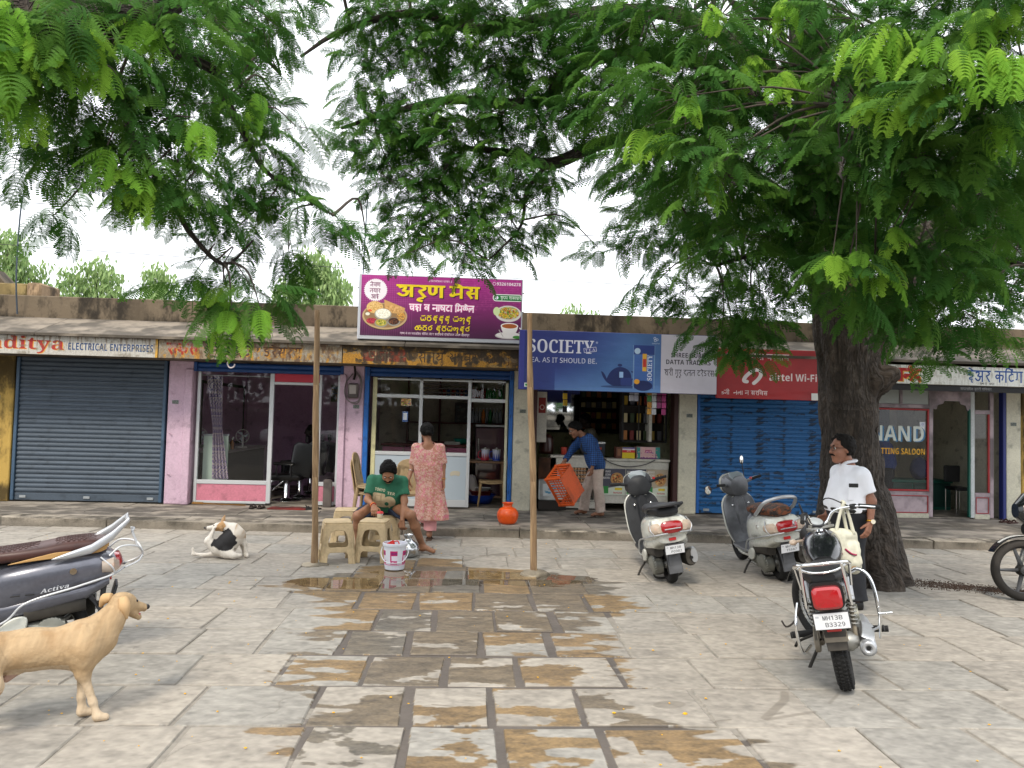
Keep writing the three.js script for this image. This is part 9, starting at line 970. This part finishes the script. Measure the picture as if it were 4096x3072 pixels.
{ // the tree whose limb reaches in from the side of the yard
  SEED = 999;
  const t = thing('roadside_tree', 'feathery-leaved tree whose thick limb reaches over the grey scooter and tan dog', 'tree');
  part('trunk', taper([[-4.9, -0.1, -4.1], [-4.75, 1.2, -4.2], [-4.5, 2.6, -4.4], [-4.2, 3.7, -4.6]], [0.5, 0.4, 0.34, 0.3], 30, 18, 0.3), barkM, t);
  const limbs = [[[-4.3, 3.3, -4.55], [-3.62, 3.92, -4.75], [-3.05, 4.04, -4.97], [-2.54, 4.12, -5.05], [-2.25, 4.48, -5.42], [-2.0, 5.1, -5.9], [-1.5, 5.6, -6.6]], [[-2.31, 4.44, -5.42], [-2.3, 4.29, -5.63], [-2.01, 4.23, -5.91], [-1.96, 4.07, -6.02], [-1.78, 3.76, -6.02], [-1.64, 3.53, -6.02], [-1.1, 3.19, -6.01]], [[-2.54, 4.05, -5.05], [-2.29, 3.68, -5.05], [-2.25, 3.45, -5.06], [-2.11, 3.1, -5.47], [-2.02, 2.91, -5.57], [-1.8, 2.71, -5.67], [-1.6, 2.89, -5.65]], [[-3.3, 4.1, -4.9], [-2.9, 3.7, -4.8], [-2.7, 3.5, -4.8]], [[-4.3, 3.5, -4.5], [-4.4, 4.8, -4], [-4.2, 6.2, -3.4]], [[-2.28, 4.52, -5.42], [-2.2, 5.0, -6.4], [-1.9, 4.9, -7.4]]];
  const rad = [[0.32, 0.28, 0.25, 0.22, 0.14, 0.09, 0.05], [0.05, 0.042, 0.036, 0.03, 0.025, 0.02, 0.008], [0.04, 0.03, 0.025, 0.022, 0.018, 0.012, 0.006], [0.05, 0.03, 0.012], [0.25, 0.18, 0.1], [0.05, 0.035, 0.015]];
  limbs.forEach((l, i) => part('limb', taper(l, rad[i], 36, 12, 0.3), barkM, t));
  const Lc = [[-2.70,3.90,-4.66,0.30],[-2.36,3.72,-4.65,0.30],[-2.12,4.00,-5.03,0.33],[-1.93,4.38,-5.50,0.36],[-1.86,4.92,-6.48,0.35],[-2.71,3.51,-4.88,0.32],[-2.40,3.54,-5.06,0.33],[-2.10,3.63,-5.34,0.35],[-1.99,4.12,-6.02,0.29],[-2.87,3.33,-5.30,0.31],[-2.30,3.24,-5.07,0.30],[-2.02,3.16,-5.26,0.28],[-2.93,3.12,-5.11,0.17],[-2.17,3.00,-5.28,0.19],[-1.95,2.94,-5.27,0.16],[-3.05,2.94,-5.73,0.11],[-1.76,3.77,-6.02,0.22],[-1.54,3.52,-6.02,0.20],[-1.38,3.20,-6.02,0.18],[-1.20,3.06,-6.02,0.16],[-1.67,3.30,-6.04,0.22],[-1.85,2.97,-6.06,0.20],[-1.88,2.65,-5.88,0.13],[-2.02,2.54,-5.69,0.15],[-1.59,2.43,-5.67,0.19],[-1.74,2.31,-5.68,0.15],[-1.44,2.80,-6.05,0.13],[-0.98,3.22,-7.00,0.11],[-1.84,5.31,-6.96,0.25],[-1.87,3.18,-5.65,0.17],[-2.68,3.56,-4.48,0.24],[-1.45,3.85,-6.20,0.16],[-1.69,4.15,-6.40,0.17],[-2.50,5.33,-7.50,0.34],[-2.13,5.02,-7.49,0.29],[-1.91,5.25,-7.47,0.20],[-2.58,4.74,-7.03,0.36],[-2.23,5.47,-7.48,0.27],[-2.29,4.40,-7.23,0.30],[-2.47,3.98,-7.05,0.25]]; const clumps = Lc.map((c) => [c[0], c[1] + 0.1, c[2], c[3] * 0.9, 1.95]);
  for (let i = 0; i < 12; i++) clumps.push([rr(-5.5, -3.2), rr(4.6, 6.5), rr(-5.2, -3.4), rr(0.4, 0.6), 0.5, 0.1]);
  foliage(t, clumps, limbs, { k: 160, shoots: [[-2.49,3.63,-4.36],[-2.39,3.57,-4.46],[-2.56,3.47,-4.37],[-2.22,3.57,-4.55],[-2.12,4.02,-4.83],[-2.07,3.98,-4.93],[-2.56,3.75,-4.26],[-2.25,3.15,-4.77],[-2.18,3.06,-4.87],[-2.11,3.04,-4.97],[-1.83,3.45,-5.04],[-2.25,3.76,-4.55],[-1.71,2.27,-5.58],[-1.51,2.30,-5.57],[-1.81,2.48,-5.68],[-2.62,3.37,-4.58],[-1.66,3.91,-5.81]], single: 270 });
}
{ // drooping trees beyond the roof
  SEED = 31;
  const lg = new THREE.BufferGeometry(); lg.setAttribute('position', new THREE.Float32BufferAttribute([0, 0, 0, 0.09, -0.2, 0.03, 0, -0.55, 0.08, -0.09, -0.2, 0.03], 3)); lg.setIndex([0, 1, 2, 0, 2, 3]); lg.computeVertexNormals();
  const bm = mat(0xffffff, 0.9, { transmission: 0.35, thickness: 0, side: THREE.DoubleSide });
  const far = (label, spires) => {
    const t = thing('mast_tree', label, 'tree', [0, 0, 0], 0, 'trees beyond the shop roof'), tr = [], mt = [], cc = [], dm = new THREE.Object3D();
    for (const [x, z, top, w, n] of spires) { tr.push(rod([x, -0.1, z], [x, top - 0.5, z], 0.16, 0.04, 7)); const tiers = []; for (let i = 0; i < n / 13; i++) { const f = i / (n / 13), a = rr(0, 6.28), R = w * (0.15 + 0.85 * Math.sqrt(f)) * rr(0.55, 1); tiers.push([x + R * Math.cos(a), top - f * 5.5 - 0.1, z + R * Math.sin(a), 0.25 + 0.32 * w]); }
      for (const [tx, ty, tz, r] of tiers) for (let k = 0; k < 60; k++) { dm.position.set(tx + rr(-r, r), ty + rr(-0.35, 0.3), tz + rr(-r, r)); dm.rotation.set(rr(-0.6, 0.6), rr(0, 6.3), rr(-0.6, 0.6)); dm.scale.setScalar(rr(0.34, 0.6)); dm.updateMatrix(); mt.push(dm.matrix.clone()); const q = rnd(); cc.push(mix3([0.16, 0.28, 0.08], [0.3, 0.42, 0.15], q)); } }  // leaf greens mixed paler to put distance haze into the colour
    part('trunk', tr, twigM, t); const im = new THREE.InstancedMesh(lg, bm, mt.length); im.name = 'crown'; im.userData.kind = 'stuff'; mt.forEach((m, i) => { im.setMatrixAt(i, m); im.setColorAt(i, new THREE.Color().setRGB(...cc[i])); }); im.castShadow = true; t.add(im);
  };
  far('tall pale green drooping tree behind the yellow roof-top block', [[-17.6, -30, 8.2, 0.7, 700], [-16.9, -30.5, 7.1, 0.8, 600]]);
  far('ragged pale green tree rising beyond the roof over the slate shutter', [[-15.2, -30, 6.9, 0.6, 420], [-14.4, -30.3, 7.3, 0.75, 560], [-13.7, -30, 6.7, 0.5, 420]]);
  far('narrow pale green tree with one pointed top beyond the roof', [[-12.1, -30, 7.1, 0.5, 460], [-11.7, -30.4, 6.7, 0.5, 300]]);
  far('broad bushy pale green tree beyond the roof above the pink salon', [[-7.0, -30, 6.8, 0.7, 600], [-6.2, -30, 7.9, 0.7, 700], [-5.6, -30.3, 7.5, 0.7, 600], [-5.1, -30, 6.8, 0.6, 500]]);
  far('low tree top just showing over the roof beside the maroon sign', [[4.1, -31, 6.2, 0.7, 300], [4.8, -31, 6.0, 0.7, 300]]);
}
renderer.render(scene, camera);
